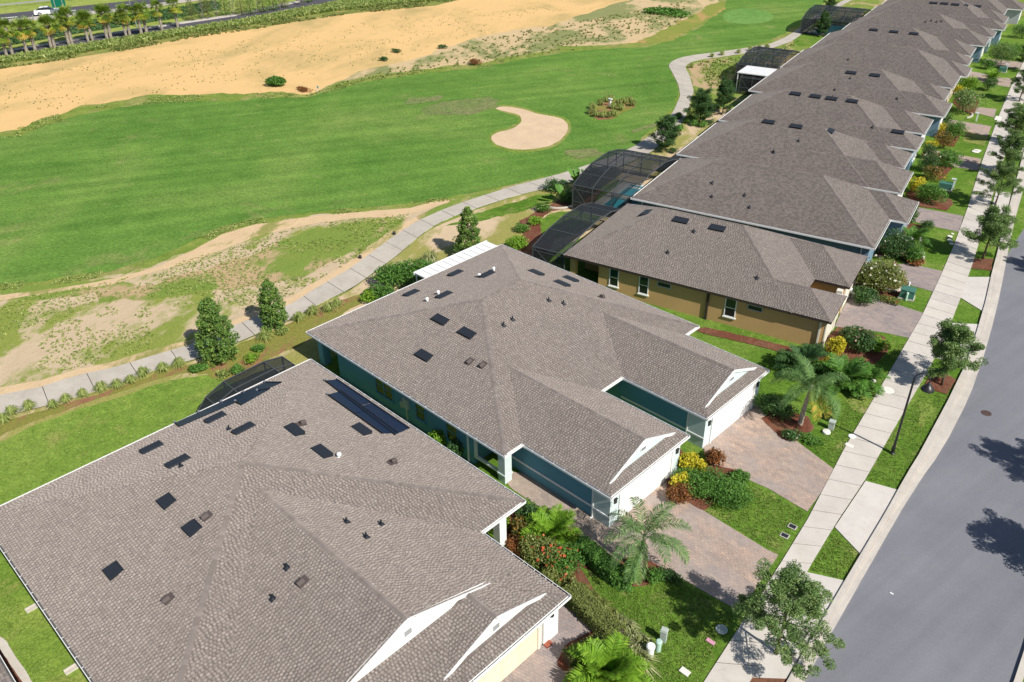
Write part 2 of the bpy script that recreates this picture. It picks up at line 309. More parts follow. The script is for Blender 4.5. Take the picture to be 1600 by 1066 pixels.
# ------------------------------------------------------------------ mesh helpers
def link_mesh(name, me, parent=None, kind=None, loc=None, label=None):
    o = bpy.data.objects.new(name, me); COL.objects.link(o)
    if parent is not None: o.parent = parent
    if loc is not None: o.location = loc
    if kind: o["kind"] = kind
    if label: o["label"] = label
    return o
def tag(o, label, cat, group=None):
    o["label"] = label; o["category"] = cat
    if group: o["group"] = group
    return o
def thing(name, label, cat, loc=(0, 0, 0), rz=0.0, group=None):
    o = bpy.data.objects.new(name, None); COL.objects.link(o); o.location = loc; o.rotation_euler = (0, 0, rz); o.empty_display_size = 0.3
    return tag(o, label, cat, group)
def kids(o): return [c for c in list(o.children)]
def copy_thing(src, loc, rz=0.0, label=None, scale=1.0, group=None):
    r = src.copy(); COL.objects.link(r); r.location = loc; r.rotation_euler = (0, 0, rz); r.scale = (scale,)*3 if not hasattr(scale, "__len__") else scale
    if label: r["label"] = label
    if group: r["group"] = group
    for ch in kids(src):
        c = ch.copy(); COL.objects.link(c); c.parent = r
        for g in kids(ch):
            d = g.copy(); COL.objects.link(d); d.parent = c
    return r
class MB:
    def __init__(s): s.v = []; s.f = []; s.m = []; s.t = []; s.uv = {}
    def poly(s, pts, m=0, t=0.0, uv=None):
        i = len(s.v); s.v += [tuple(p) for p in pts]
        if uv is not None: s.uv[len(s.f)] = uv
        s.f.append(tuple(range(i, i+len(pts)))); s.m.append(m); s.t.append(t); return s
    def box(s, a, b, m=0, t=0.0):
        x0, y0, z0 = a; x1, y1, z1 = b
        return s.hexa([(x0, y0, z0), (x1, y0, z0), (x1, y1, z0), (x0, y1, z0), (x0, y0, z1), (x1, y0, z1), (x1, y1, z1), (x0, y1, z1)], m, t)
    def hexa(s, p, m=0, t=0.0):
        i = len(s.v); s.v += [tuple(q) for q in p]
        for q in ((0, 3, 2, 1), (4, 5, 6, 7), (0, 1, 5, 4), (1, 2, 6, 5), (2, 3, 7, 6), (3, 0, 4, 7)):
            s.f.append(tuple(i+k for k in q)); s.m.append(m); s.t.append(t)
        return s
    def bar(s, a, b, w, h, m=0, t=0.0, up=(0, 0, 1)):
        a, b = Vector(a), Vector(b); d = (b-a).normalized(); u = Vector(up)
        if abs(d.dot(u)) > 0.98: u = Vector((1, 0, 0))
        r = d.cross(u).normalized()*w/2; k = r.cross(d).normalized()*h/2
        return s.hexa([a-r-k, a+r-k, b+r-k, b-r-k, a-r+k, a+r+k, b+r+k, b-r+k], m, t)
    def prism(s, pts, z0, z1, m=0, t=0.0, bottom=True):
        n = len(pts); i = len(s.v)
        s.v += [(p[0], p[1], z0) for p in pts] + [(p[0], p[1], z1) for p in pts]
        fs = [tuple(i+n+k for k in range(n))] + [(i+k, i+(k+1) % n, i+n+(k+1) % n, i+n+k) for k in range(n)]
        if bottom: fs.append(tuple(i+k for k in reversed(range(n))))
        for f in fs: s.f.append(f); s.m.append(m); s.t.append(t)
        return s
    def tube(s, pts, rad, n=8, m=0, t=0.0, caps=True):
        pts = [Vector(p) for p in pts]
        if not hasattr(rad, "__len__"): rad = [rad]*len(pts)
        rings = []; ref = None
        for k, p in enumerate(pts):
            d = (pts[min(k+1, len(pts)-1)]-pts[max(k-1, 0)]).normalized()
            if ref is None: ref = d.orthogonal().normalized()
            ref = (ref-d*ref.dot(d)).normalized(); q = d.cross(ref)
            i = len(s.v); rings.append(i)
            for j in range(n):
                a = 2*math.pi*j/n; s.v.append(tuple(p+(ref*math.cos(a)+q*math.sin(a))*rad[k]))
        for a, b in zip(rings, rings[1:]):
            for j in range(n):
                s.f.append((a+j, a+(j+1) % n, b+(j+1) % n, b+j)); s.m.append(m); s.t.append(t)
        if caps:
            s.f.append(tuple(rings[0]+j for j in reversed(range(n)))); s.m.append(m); s.t.append(t)
            s.f.append(tuple(rings[-1]+j for j in range(n))); s.m.append(m); s.t.append(t)
        return s
    def lathe(s, prof, c=(0, 0, 0), n=16, m=0, t=0.0):
        i0 = len(s.v)
        for r, z in prof:
            for j in range(n):
                a = 2*math.pi*j/n; s.v.append((c[0]+r*math.cos(a), c[1]+r*math.sin(a), c[2]+z))
        for k in range(len(prof)-1):
            for j in range(n):
                a = i0+k*n; s.f.append((a+j, a+(j+1) % n, a+n+(j+1) % n, a+n+j)); s.m.append(m); s.t.append(t)
        s.f.append(tuple(i0+j for j in reversed(range(n)))); s.m.append(m); s.t.append(t)
        s.f.append(tuple(i0+(len(prof)-1)*n+j for j in range(n))); s.m.append(m); s.t.append(t)
        return s
    def mesh(s, name, mats, smooth=False, tone=False):
        me = bpy.data.meshes.new(name); me.from_pydata(s.v, [], s.f)
        for k in ([mats] if isinstance(mats, str) else mats): me.materials.append(MATS[k])
        me.polygons.foreach_set("material_index", s.m)
        if smooth: me.polygons.foreach_set("use_smooth", [True]*len(s.f))
        if tone:
            a = me.attributes.new("tone", 'FLOAT', 'FACE'); a.data.foreach_set("value", s.t)
        if s.uv:
            ul = me.uv_layers.new(name="UVMap")
            for pi, uv in s.uv.items():
                st = me.polygons[pi].loop_start
                for k, q in enumerate(uv): ul.data[st+k].uv = q
        me.update(); return me
    def build(s, name, mats, parent=None, kind=None, smooth=False, tone=False, loc=None, label=None):
        return link_mesh(name, s.mesh(name, mats, smooth, tone), parent, kind, loc, label)
def quads_mesh(name, V, mats, tone=None, midx=None):
    """V: (n,4,3) array of quads"""
    n = len(V); me = bpy.data.meshes.new(name)
    me.vertices.add(n*4); me.vertices.foreach_set("co", np.ascontiguousarray(V, dtype=np.float32).ravel())
    me.loops.add(n*4); me.loops.foreach_set("vertex_index", np.arange(n*4, dtype=np.int32))
    me.polygons.add(n); me.polygons.foreach_set("loop_start", np.arange(0, n*4, 4, dtype=np.int32))
    me.polygons.foreach_set("loop_total", np.full(n, 4, dtype=np.int32))
    for k in ([mats] if isinstance(mats, str) else mats): me.materials.append(MATS[k])
    if midx is not None: me.polygons.foreach_set("material_index", np.asarray(midx, dtype=np.int32))
    if tone is not None:
        a = me.attributes.new("tone", 'FLOAT', 'FACE'); a.data.foreach_set("value", np.asarray(tone, dtype=np.float32))
    me.update(calc_edges=True); return me

# ------------------------------------------------------------------ ground sheets
def resample(pts, step, closed=True):
    out = []; n = len(pts)
    for i in range(n if closed else n-1):
        a = Vector(pts[i]); b = Vector(pts[(i+1) % n]); k = max(1, int((b-a).length/step))
        out += [a.lerp(b, j/k) for j in range(k)]
    if not closed: out.append(Vector(pts[-1]))
    return out
def smooth_pts(pts, it=2, closed=True):
    for _ in range(it):
        q = []; n = len(pts)
        rng = range(n) if closed else range(n-1)
        if not closed: q.append(pts[0])
        for i in rng:
            a = Vector(pts[i]); b = Vector(pts[(i+1) % n]); q += [a*0.75+b*0.25, a*0.25+b*0.75]
        if not closed: q.append(pts[-1])
        pts = q
    return pts
def ragged(pts, step, amp, freq, smooth=0, seed=0):
    if smooth: pts = smooth_pts(pts, smooth)
    p = resample(pts, step); n = len(p); out = []
    for i in range(n):
        d = (p[(i+1) % n]-p[i-1]); d = d.normalized() if d.length > 0 else Vector((1, 0)); nn = Vector((d.y, -d.x))
        w = noise.noise(Vector((p[i].x*freq, p[i].y*freq, seed)))*0.65 + noise.noise(Vector((p[i].x*freq*3.1, p[i].y*freq*3.1, seed+5)))*0.35 + noise.noise(Vector((p[i].x*freq*9, p[i].y*freq*9, seed+9)))*0.2
        q = p[i]+nn*amp*w*1.6; out.append((q.x, q.y))
    return out
def sheet(name, pts, z, mat, amp=0.0, step=1.0, freq=0.3, smooth=0, seed=0, thick=0.0, kind='structure', parent=None):
    if amp > 0: pts = ragged(pts, step, amp, freq, smooth, seed)
    elif smooth: pts = [(p[0], p[1]) for p in smooth_pts(pts, smooth)]
    a = sum(p[0]*q[1]-q[0]*p[1] for p, q in zip(pts, list(pts[1:])+[pts[0]]))
    if a < 0: pts = list(reversed(pts))
    b = MB()
    if thick > 0: b.prism(pts, z-thick, z)
    else: b.poly([(p[0], p[1], z) for p in pts])
    return b.build(name, mat, parent, kind)
def along(pts, s):
    d = 0
    for a, b in zip(pts, pts[1:]):
        L = math.dist(a, b)
        if d+L >= s: t = (s-d)/L; return (a[0]+(b[0]-a[0])*t, a[1]+(b[1]-a[1])*t)
        d += L
    return pts[-1]
def plen(pts): return sum(math.dist(a, b) for a, b in zip(pts, pts[1:]))
def slabs(parent, name, left, right, spacing, z0, z1, mat, gap=0.02, jitter=0.0):
    """individual slabs between two edge lines"""
    LL, LR = plen(left), plen(right); n = max(1, round(min(LL, LR)/spacing))
    rnd = random.Random(len(left)*7+n)
    for k in range(n):
        g = gap/spacing/2
        a, b = (k+g)/n, (k+1-g)/n
        mids = [a+(b-a)*j/2 for j in range(3)]
        pl = [along(left, t*LL) for t in mids]; pr = [along(right, t*LR) for t in mids]
        dz = rnd.uniform(-jitter, jitter)
        pts = pl + pr[::-1]
        ar = sum(p[0]*q[1]-q[0]*p[1] for p, q in zip(pts, pts[1:]+[pts[0]]))
        if ar < 0: pts = pts[::-1]
        MB().prism(pts, z0, z1+dz, bottom=False).build(name, mat, parent)

# ------------------------------------------------------------------ roofs
BK = dict  # one roof block: rectangle, eave height, pitch of each side (None = gable end)
def wing(u0, u1, v0, v1, p, ze=2.75, s=0.0, ro=0.0):
    return BK(u0=u0, u1=u1, v0=v0, v1=v1, ze=ze, pu0=None, pu1=p*1.12 if s > 0 else p, pv0=p, pv1=p, s=s, ro=ro)
def hip(u0, u1, v0, v1, pu, pv, ze=2.75):
    return BK(u0=u0, u1=u1, v0=v0, v1=v1, ze=ze, pu0=pu, pu1=pu, pv0=pv, pv1=pv, s=0.0, ro=0.0)
HB = {
 0: (-62.0, -19.6, 0.0, [hip(0, 36, 0, 20.35, 0.33, 0.33)]),
 1: (-43.65, 3.24, 0.0, [hip(0, 20.35, 0, 20.95, 0.32, 0.31), wing(11.0, 26.4, 2.8, 17.7, 0.36, s=2.75, ro=0.14), wing(22.8, 26.2, 9.6, 17.7, 0.36, ze=2.72, s=0.62, ro=0.12)]),
 2: (-46.95, 26.2, 0.0, [hip(0, 20.2, 0, 20.0, 0.327, 0.41), wing(15, 26.9, 1.5, 8.85, 0.42, s=0.66, ro=0.12), wing(15, 26.8, 11.1, 18.35, 0.42, s=0.66, ro=0.12)]),
 3: (-41.7, 48.4, 12.6, [hip(0, 19.5, 0, 12.8, 0.5, 0.5), wing(14, 22.3, 0.03, 4.6, 0.5), wing(13.5, 22.2, 6.2, 12.5, 0.5)]),
 4: (-45.1, 62.4, 12.8, [hip(0, 22.6, 0, 12.8, 0.5, 0.5), wing(15.5, 24.1, 7.0, 12.6, 0.5)]),
 5: (-49.1, 75.9, 13.0, [hip(0, 20.2, 0, 12.8, 0.5, 0.5), wing(13, 23.2, 0.03, 6.6, 0.5), wing(14.5, 22.2, 7.4, 12.6, 0.5)]),
 6: (-52.4, 89.6, 12.8, [hip(0, 20.0, 0, 12.8, 0.5, 0.5), wing(14, 22.6, 0.03, 4.8, 0.5), wing(13.5, 22.4, 6.4, 12.5, 0.5)]),
 7: (-56.6, 103.6, 12.6, [hip(0, 21.5, 0, 12.8, 0.5, 0.5), wing(14, 24.4, 0.03, 6.4, 0.5), wing(15, 23.4, 7.6, 12.6, 0.5)]),
 8: (-59.6, 117.6, 12.6, [hip(0, 23.4, 0, 12.8, 0.5, 0.5), wing(15, 24.2, 7.2, 12.6, 0.5)]),
 9: (-62.2, 131.8, 12.6, [hip(0, 20.0, 0, 12.8, 0.5, 0.5), wing(13, 23.0, 0.03, 4.8, 0.5), wing(13, 22.6, 6.4, 12.5, 0.5)]),
 10: (-64.2, 146.0, 12.6, [hip(0, 20.4, 0, 12.8, 0.5, 0.5), wing(13, 22.6, 0.03, 6.6, 0.5), wing(14, 23.0, 7.6, 12.6, 0.5)]),
 11: (-66.6, 160.4, 12.6, [hip(0, 21.0, 0, 12.8, 0.5, 0.5), wing(14, 23.2, 0.03, 4.8, 0.5), wing(14, 22.8, 6.4, 12.5, 0.5)]),
 12: (-69.4, 174.8, 12.6, [hip(0, 21.5, 0, 12.8, 0.5, 0.5), wing(14, 24.2, 6.4, 12.6, 0.5)]),
}
def bh(b, u, v):
    """roof height of a block at (u, v) in house coordinates, or None outside it"""
    e = 1e-6
    if u < b["u0"]-e or u > b["u1"]+e or v < b["v0"]-e or v > b["v1"]+e: return None
    z = []
    if b["pu0"] is not None: z.append(b["pu0"]*(u-b["u0"]))
    if b["pu1"] is not None and (b["s"] <= 0 or u > b["u1"]-b["s"]+b["ro"]): z.append(b["pu1"]*(b["u1"]-u))
    if b["pv0"] is not None: z.append(b["pv0"]*(v-b["v0"]))
    if b["pv1"] is not None: z.append(b["pv1"]*(b["v1"]-v))
    return b["ze"]+min(z)
def clip(poly, f):
    out = []
    for a, c in zip(poly, poly[1:]+poly[:1]):
        fa, fc = f(a), f(c)
        if fa <= 1e-9: out.append(a)
        if (fa < -1e-9 and fc > 1e-9) or (fa > 1e-9 and fc < -1e-9):
            t = fa/(fa-fc); out.append((a[0]+(c[0]-a[0])*t, a[1]+(c[1]-a[1])*t))
    return out
def block_faces(b):
    """list of (side, polygon in (u,v), height function)"""
    def planes(bb, hip_end):
        P = {}
        if bb["pu0"] is not None: P["u0"] = lambda q: bb["ze"]+bb["pu0"]*(q[0]-bb["u0"])
        if bb["pu1"] is not None and hip_end: P["u1"] = lambda q: bb["ze"]+bb["pu1"]*(bb["u1"]-q[0])
        if bb["pv0"] is not None: P["v0"] = lambda q: bb["ze"]+bb["pv0"]*(q[1]-bb["v0"])
        if bb["pv1"] is not None: P["v1"] = lambda q: bb["ze"]+bb["pv1"]*(bb["v1"]-q[1])
        return P
    def faces(P, rect):
        r = []
        for s, h in P.items():
            pl = rect
            for s2, h2 in P.items():
                if s2 != s and pl: pl = clip(pl, lambda q: h(q)-h2(q))
            if len(pl) >= 3: r.append((s, pl, h))
        return r
    u0, u1, v0, v1 = b["u0"], b["u1"], b["v0"], b["v1"]
    if b["s"] <= 0:
        return faces(planes(b, True), [(u0, v0), (u1, v0), (u1, v1), (u0, v1)])
    ug = u1-b["s"]; ur = ug+b["ro"]
    out = faces(planes(b, False), [(u0, v0), (ur, v0), (ur, v1), (u0, v1)])
    for s, pl, h in faces(planes(b, True), [(u0, v0), (u1, v0), (u1, v1), (u0, v1)]):
        lim = ug if s == "u1" else ur
        q = clip(pl, lambda p: lim-p[0])
        if len(q) >= 3: out.append((s, q, h))
    return out
UPS = {"u0": (1, 0), "u1": (-1, 0), "v0": (0, 1), "v1": (0, -1)}
def inside(poly, q):
    c = False; n = len(poly); j = n-1
    for i in range(n):
        xi, yi = poly[i]; xj, yj = poly[j]
        if (yi > q[1]) != (yj > q[1]) and q[0] < (xj-xi)*(q[1]-yi)/(yj-yi)+xi: c = not c
        j = i
    return c
def hidden(blocks, bi, u, v, z, tol=0.006):
    for k, o in enumerate(blocks):
        if k != bi:
            h = bh(o, u, v)
            if h is not None and h > z+tol: return True
    return False
def poly_area(p): return abs(sum(a[0]*c[1]-c[0]*a[1] for a, c in zip(p, p[1:]+p[:1])))/2
def build_roof(hid, root, near, trim="white_trim", inner="gutter_inside", gut=True, soffit="soffit_white", gable="white_trim", vent=True):
    blocks = HB[hid][3]; rnd = random.Random(hid*31+5)
    roof = MB(); tabs = []; tt = []; caps = MB(); lines = []
    P = lambda q, h, dz=0: (q[0], q[1], h(q)+dz)
    for bi, b in enumerate(blocks):
        edges = {}
        for s, pl, h in block_faces(b):
            up = UPS[s]; p = b["p"+s]; cs = math.sqrt(1+p*p)
            off = {"u0": b["u0"], "u1": -b["u1"], "v0": b["v0"], "v1": -b["v1"]}[s]
            T = lambda q: (q[0]*up[0]+q[1]*up[1]-off)*cs          # distance up the slope
            S = lambda q: q[0]*up[1]+q[1]*up[0]
            uv = [(S(q), T(q)) for q in pl]
            roof.poly([P(q, h) for q in pl], 0, 0, uv)
            for a, c in zip(pl, pl[1:]+pl[:1]):
                k = tuple(sorted([(round(a[0], 2), round(a[1], 2)), (round(c[0], 2), round(c[1], 2))]))
                n = Vector((-up[0]*p, -up[1]*p, 1)).normalized()
                edges.setdefault(k, []).append((a, c, h, n))
            if near:
                s0, s1 = min(q[0] for q in uv), max(q[0] for q in uv); t1 = max(q[1] for q in uv)
                e = 0.15; row = 0; tilt = 0.011
                nx, ny, nz = (-up[0]*p/cs, -up[1]*p/cs, 1/cs)
                def W(ss, t, lift):
                    d = t/cs+off if (up[0]+up[1]) > 0 else -(t/cs+off)
                    # invert S,T
                    if up[0] != 0: u = (t/cs+off)*up[0]; v = ss*up[0]
                    else: v = (t/cs+off)*up[1]; u = ss*up[1]
                    z = b["ze"]+p*(t/cs)
                    return (u+nx*lift, v+ny*lift, z+nz*lift)
                t = 0.0
                while t < t1:
                    ss = s0-rnd.uniform(0, 0.4)
                    while ss < s1:
                        w = rnd.choice((0.09, 0.115, 0.14)); tm = t+e*0.45
                        pc = W(ss+w/2, tm, 0)
                        if inside(pl, (pc[0], pc[1])) and not hidden(blocks, bi, pc[0], pc[1], pc[2]):
                            lo = 0.016; A = [W(ss, t, lo), W(ss+w, t, lo), W(ss+w*0.94, t+e*0.80, 0.007), W(ss+w*0.06, t+e*0.80, 0.007)]
                            tabs.append(A); tone = min(1, max(0, rnd.gauss(0.5, 0.24))); tt.append(tone)
                            tabs.append([W(ss, t, 0.001), W(ss+w, t, 0.001), A[1], A[0]]); tt.append(tone*0.7)
                        ss += w+rnd.choice((0.06, 0.08, 0.10))
                    t += e; row += 1
        for k, L in edges.items():
            if len(L) == 2:
                a, c, h, n1 = L[0]; n2 = L[1][3]
                lines.append((bi, Vector(P(a, h)), Vector(P(c, h)), n1, n2))
        # fascia under the eaves
        f = 0.0035*bi
        roof_bottom = b["ze"]-0.20+f
    base = roof.build("roof", "shingle_base" if near else "shingle_far", root)
    # ridge and hip caps
    for bi, a, c, n1, n2 in lines:
        d = c-a; L = d.length
        if L < 0.3: continue
        if a.z > c.z: a, c = c, a; d = c-a
        d.normalize(); ridge = abs(d.z) < 0.02
        w1 = n1.cross(d).normalized(); w2 = n2.cross(d).normalized()
        if w1.z > 0: w1 = -w1
        if w2.z > 0: w2 = -w2
        if (w1-w2).length < 0.2: w2 = -w2
        convex = (n1+n2).normalized(); valley = (w1+w2).z > 0
        st = 0.22 if near else 0.5; k = 0
        while k*st < L:
            q = a+d*(k*st); r = a+d*min(L, (k+1)*st+0.03); mid = a+d*min(L, (k+0.5)*st)
            if not hidden(blocks, bi, mid.x, mid.y, mid.z, 0.05):
                w = 0.15; lo, hi = convex*(0.042 if near else 0.03), convex*0.022
                sd = convex*0.018; tone = min(1, max(0, rnd.gauss(0.45, 0.25)))
                caps.poly([q+w1*w+sd, r+w1*w+sd*0.7, r+hi, q+lo], 0, tone); caps.poly([q+lo, r+hi, r+w2*w+sd*0.7, q+w2*w+sd], 0, tone)
            k += 1
    if near and tabs:
        V = np.array(tabs, dtype=np.float32)
        link_mesh("shingle_tabs", quads_mesh("shingle_tabs", V, "shingle_tab", tt), base, 'stuff')
    if caps.f: caps.build("ridge_caps", "ridge_cap", base, 'stuff', tone=True)
    # eaves: fascia, gutter and soffit, side by side per exposed stretch
    fas = MB(); gt = MB(); sof = MB(); gab = MB(); rake = MB()
    for bi, b in enumerate(blocks):
        u0, u1, v0, v1, ze = b["u0"], b["u1"], b["v0"], b["v1"], b["ze"]
        zb = ze-0.20+0.004*bi
        sof.poly([(u0+.02, v0+.02, zb), (u0+.02, v1-.02, zb), (u1-.02, v1-.02, zb), (u1-.02, v0+.02, zb)])
        for s, A, B, out in (("u0", (u0, v0), (u0, v1), (-1, 0)), ("u1", (u1, v0), (u1, v1), (1, 0)), ("v0", (u0, v0), (u1, v0), (0, -1)), ("v1", (u0, v1), (u1, v1), (0, 1))):
            if b["p"+s] is None: continue
            L = math.dist(A, B); n = max(2, int(L/0.1)); vis = []
            for k in range(n):
                t = (k+0.5)/n; q = (A[0]+(B[0]-A[0])*t+out[0]*0.05, A[1]+(B[1]-A[1])*t+out[1]*0.05)
                vis.append(not any(bh(o, q[0], q[1]) is not None for j, o in enumerate(blocks) if j != bi))
            k = 0
            while k < n:
                if not vis[k]: k += 1; continue
                j = k
                while j < n and vis[j]: j += 1
                a = (A[0]+(B[0]-A[0])*k/n, A[1]+(B[1]-A[1])*k/n); c = (A[0]+(B[0]-A[0])*j/n, A[1]+(B[1]-A[1])*j/n)
                o3 = Vector((out[0], out[1], 0)); a3 = Vector((a[0], a[1], 0)); c3 = Vector((c[0], c[1], 0)); dd = (c3-a3).normalized()
                def strip(mb, d0, d1, z0, z1, m=0, e=0.0):
                    p0, p1 = a3-dd*e, c3+dd*e
                    mb.hexa([p0+o3*d0+Vector((0, 0, z0)), p1+o3*d0+Vector((0, 0, z0)), p1+o3*d1+Vector((0, 0, z0)), p0+o3*d1+Vector((0, 0, z0)),
                             p0+o3*d0+Vector((0, 0, z1)), p1+o3*d0+Vector((0, 0, z1)), p1+o3*d1+Vector((0, 0, z1)), p0+o3*d1+Vector((0, 0, z1))], m)
                strip(fas, -0.03, 0.004, ze-0.20, ze-0.006)
                if gut:
                    w = 0.10
                    strip(gt, 0.006, w, ze-0.155, ze-0.135, 1, 0.0)
                    strip(gt, w-0.002, w+0.026, ze-0.155, ze-0.012, 0, w*0.8)
                    if near:
                        m = int((c3-a3).length/0.75)
                        for i in range(1, m):
                            q = a3+dd*((c3-a3).length*i/m)
                            gt.hexa([q+o3*0.006-dd*0.012+Vector((0, 0, ze-0.035)), q+o3*0.006+dd*0.012+Vector((0, 0, ze-0.035)), q+o3*w+dd*0.012+Vector((0, 0, ze-0.035)), q+o3*w-dd*0.012+Vector((0, 0, ze-0.035)),
                                     q+o3*0.006-dd*0.012+Vector((0, 0, ze-0.02)), q+o3*0.006+dd*0.012+Vector((0, 0, ze-0.02)), q+o3*w+dd*0.012+Vector((0, 0, ze-0.02)), q+o3*w-dd*0.012+Vector((0, 0, ze-0.02))], 0)
                k = j
        if b["s"] > 0:      # gable above a skirt roof
            ug = u1-b["s"]; ur = ug+b["ro"]; p = b["pv0"]; vm = (v0+v1)/2; zr = ze+p*(vm-v0); zs = ze+b["pu1"]*b["s"]; d = b["s"]
            gab.poly([(ug, v0+d, zs-0.02), (ug, v1-d, zs-0.02), (ug, vm, zr-0.01)])
            gab.build("gable", gable, root); gab = MB()
            zt = lambda v: ze+p*min(v-v0, v1-v)
            vl = v0+ (u1-ur); vh = v1-(u1-ur)
            for A, B in (((vl, zt(vl)), (vm, zr)), ((vm, zr), (vh, zt(vh)))):
                rake.hexa([(ur-0.03, A[0], A[1]-0.17), (ur+0.03, A[0], A[1]-0.17), (ur+0.03, B[0], B[1]-0.17), (ur-0.03, B[0], B[1]-0.17),
                           (ur-0.03, A[0], A[1]+0.022), (ur+0.03, A[0], A[1]+0.022), (ur+0.03, B[0], B[1]+0.022), (ur-0.03, B[0], B[1]+0.022)])
                rake.build("rake_board", "white_trim", root); rake = MB()
                gab.poly([(ug, A[0], A[1]-0.10), (ur-0.03, A[0], A[1]-0.10), (ur-0.03, B[0], B[1]-0.10), (ug, B[0], B[1]-0.10)])
            if near and vent:
                vz = zs+(zr-zs)*0.42; w = 0.5; hgt = 0.26 if hid == 2 else 0.38
                lv = MB(); lv.box((ug, vm-w/2, vz-hgt/2), (ug+0.05, vm+w/2, vz+hgt/2), 0)
                for i in range(4):
                    z = vz-hgt/2+0.04+i*(hgt-0.06)/4; lv.box((ug+0.05, vm-w/2+0.05, z), (ug+0.062, vm+w/2-0.05, z+0.05), 1)
                lv.build("louvre", ["white_trim", "grey_metal"], root)
    fas.build("fascia", trim, root); sof.build("soffit", soffit, root)
    if gt.f: gt.build("gutter", [trim, inner], root)
    if gab.f: gab.build("rake_soffit", "white_trim", root, "stuff")
    return base
VENT = {}
def vent_mesh(kind):
    if kind in VENT: return VENT[kind]
    b = MB()
    if kind == "box":       # long low off-ridge vent, s along the eave
        b.hexa([(-.62, -.30, 0), (.62, -.30, 0), (.62, .30, 0), (-.62, .30, 0), (-.62, -.30, .17), (.62, -.30, .17), (.62, .26, .05), (-.62, .26, .05)])
        b.box((-.65, -.32, 0), (.65, .36, .018)); me = b.mesh("roof_vent", "vent_metal")
    elif kind == "square":
        b.hexa([(-.40, -.33, 0), (.40, -.33, 0), (.40, .33, 0), (-.40, .33, 0), (-.40, -.33, .18), (.40, -.33, .18), (.40, .31, .06), (-.40, .31, .06)])
        b.box((-.43, -.36, 0), (.43, .40, .018)); me = b.mesh("roof_vent", "vent_metal")
    elif kind == "pipe":
        b.tube([(0, 0, 0), (0, 0.10, .26)], 0.05, 10); b.tube([(0, 0, 0), (0, .03, .08)], [0.12, 0.07], 10); b.box((-.14, -.16, 0), (.14, .14, .02)); me = b.mesh("vent_pipe", "vent_metal")
    elif kind == "hood":
        b.tube([(0, .1, .06), (0, -.24, .10)], [0.17, 0.15], 10); b.box((-.22, -.25, 0), (.22, .3, .03)); me = b.mesh("vent_hood", "vent_brown")
    elif kind == "white":
        b.lathe([(.08, 0), (.08, .10), (.13, .13), (.145, .19), (.11, .27), (.03, .30)], n=12); me = b.mesh("vent_cap", "white_plastic", smooth=False)
    VENT[kind] = me; return me
def put_vents(roots, data, kind):
    nm = {"box": "roof_vent", "square": "roof_vent", "pipe": "vent_pipe", "hood": "vent_hood", "white": "vent_cap"}[kind]
    for hid, u, v, z, nx, ny, nz in data:
        if hid not in roots: continue
        n = Vector((nx, ny, nz)); up = Vector((-nx*nz, -ny*nz, nx*nx+ny*ny)).normalized() if abs(nz) < 0.9999 else Vector((0, 1, 0))
        s = up.cross(n)
        o = link_mesh(nm, vent_mesh(kind), roots[hid])
        o.matrix_local = Matrix(((s.x, up.x, n.x, u), (s.y, up.y, n.y, v), (s.z, up.z, n.z, z+0.012), (0, 0, 0, 1)))

# ------------------------------------------------------------------ walls and openings
def win(root, face, pos, z0, w, h, panes=2, off=0.0, frame="white_trim", sill=True, cols=1, name="window"):
    """face: ('u'|'v', coordinate of the wall, outward sign); pos along the wall"""
    ax, c, sg = face
    def bx(mb, a0, a1, d0, d1, zz0, zz1, m=0):
        lo, hi = sorted((c+sg*d0, c+sg*d1))
        if ax == 'v': mb.box((a0, lo, zz0), (a1, hi, zz1), m)
        else: mb.box((lo, a0, zz0), (hi, a1, zz1), m)
    t = 0.07; f = MB()
    bx(f, pos-w/2-t, pos-w/2, 0, .06, z0-t, z0+h+t); bx(f, pos+w/2, pos+w/2+t, 0, .06, z0-t, z0+h+t)
    bx(f, pos-w/2, pos+w/2, 0, .06, z0+h, z0+h+t); bx(f, pos-w/2, pos+w/2, 0, .06, z0-t, z0)
    for k in range(1, cols): x = pos-w/2+w*k/cols; bx(f, x-.035, x+.035, 0, .055, z0, z0+h)
    fr = f.build(name, frame, root)
    for k in range(cols):
        a = pos-w/2+w*k/cols+(.035 if k else 0); d = pos-w/2+w*(k+1)/cols-(.035 if k < cols-1 else 0)
        for r in range(panes):
            p = MB(); hz = h/panes; bx(p, a, d, .004+.012*r, .018+.012*r, z0+r*hz, z0+(r+1)*hz-(0.03 if panes > 1 and r == 0 else 0)); p.build("pane", "window_glass_top" if r else "window_glass", fr)
        if panes > 1:
            m = MB(); bx(m, a, d, .0, .045, z0+h/2-.03, z0+h/2+.02); m.build("sash_rail", frame, fr)
    if sill:
        s_ = MB(); bx(s_, pos-w/2-.14, pos+w/2+.14, 0, .11, z0-t-.09, z0-t); s_.build("sill", frame, fr)
    return fr
def garage_door(root, face, pos, w, h, mat="white_trim", surround="white_trim"):
    ax, c, sg = face
    def bx(mb, a0, a1, d0, d1, zz0, zz1, m=0):
        lo, hi = sorted((c+sg*d0, c+sg*d1))
        if ax == 'v': mb.box((a0, lo, zz0), (a1, hi, zz1), m)
        else: mb.box((lo, a0, zz0), (hi, a1, zz1), m)
    f = MB(); bx(f, pos-w/2-.16, pos-w/2, 0, .09, .02, h+.16); bx(f, pos+w/2, pos+w/2+.16, 0, .09, .02, h+.16); bx(f, pos-w/2, pos+w/2, 0, .09, h, h+.16)
    d = f.build("garage_door", surround, root)
    for r in range(4):
        for k in range(4):
            p = MB(); a = pos-w/2+w*k/4; z = .03+(h-.03)*r/4
            bx(p, a+.004, a+w/4-.004, .004, .02, z, z+(h-.03)/4-.012); bx(p, a+.10, a+w/4-.10, .02, .034, z+.09, z+(h-.03)/4-.10)
            p.build("door_panel", mat, d)
    return d
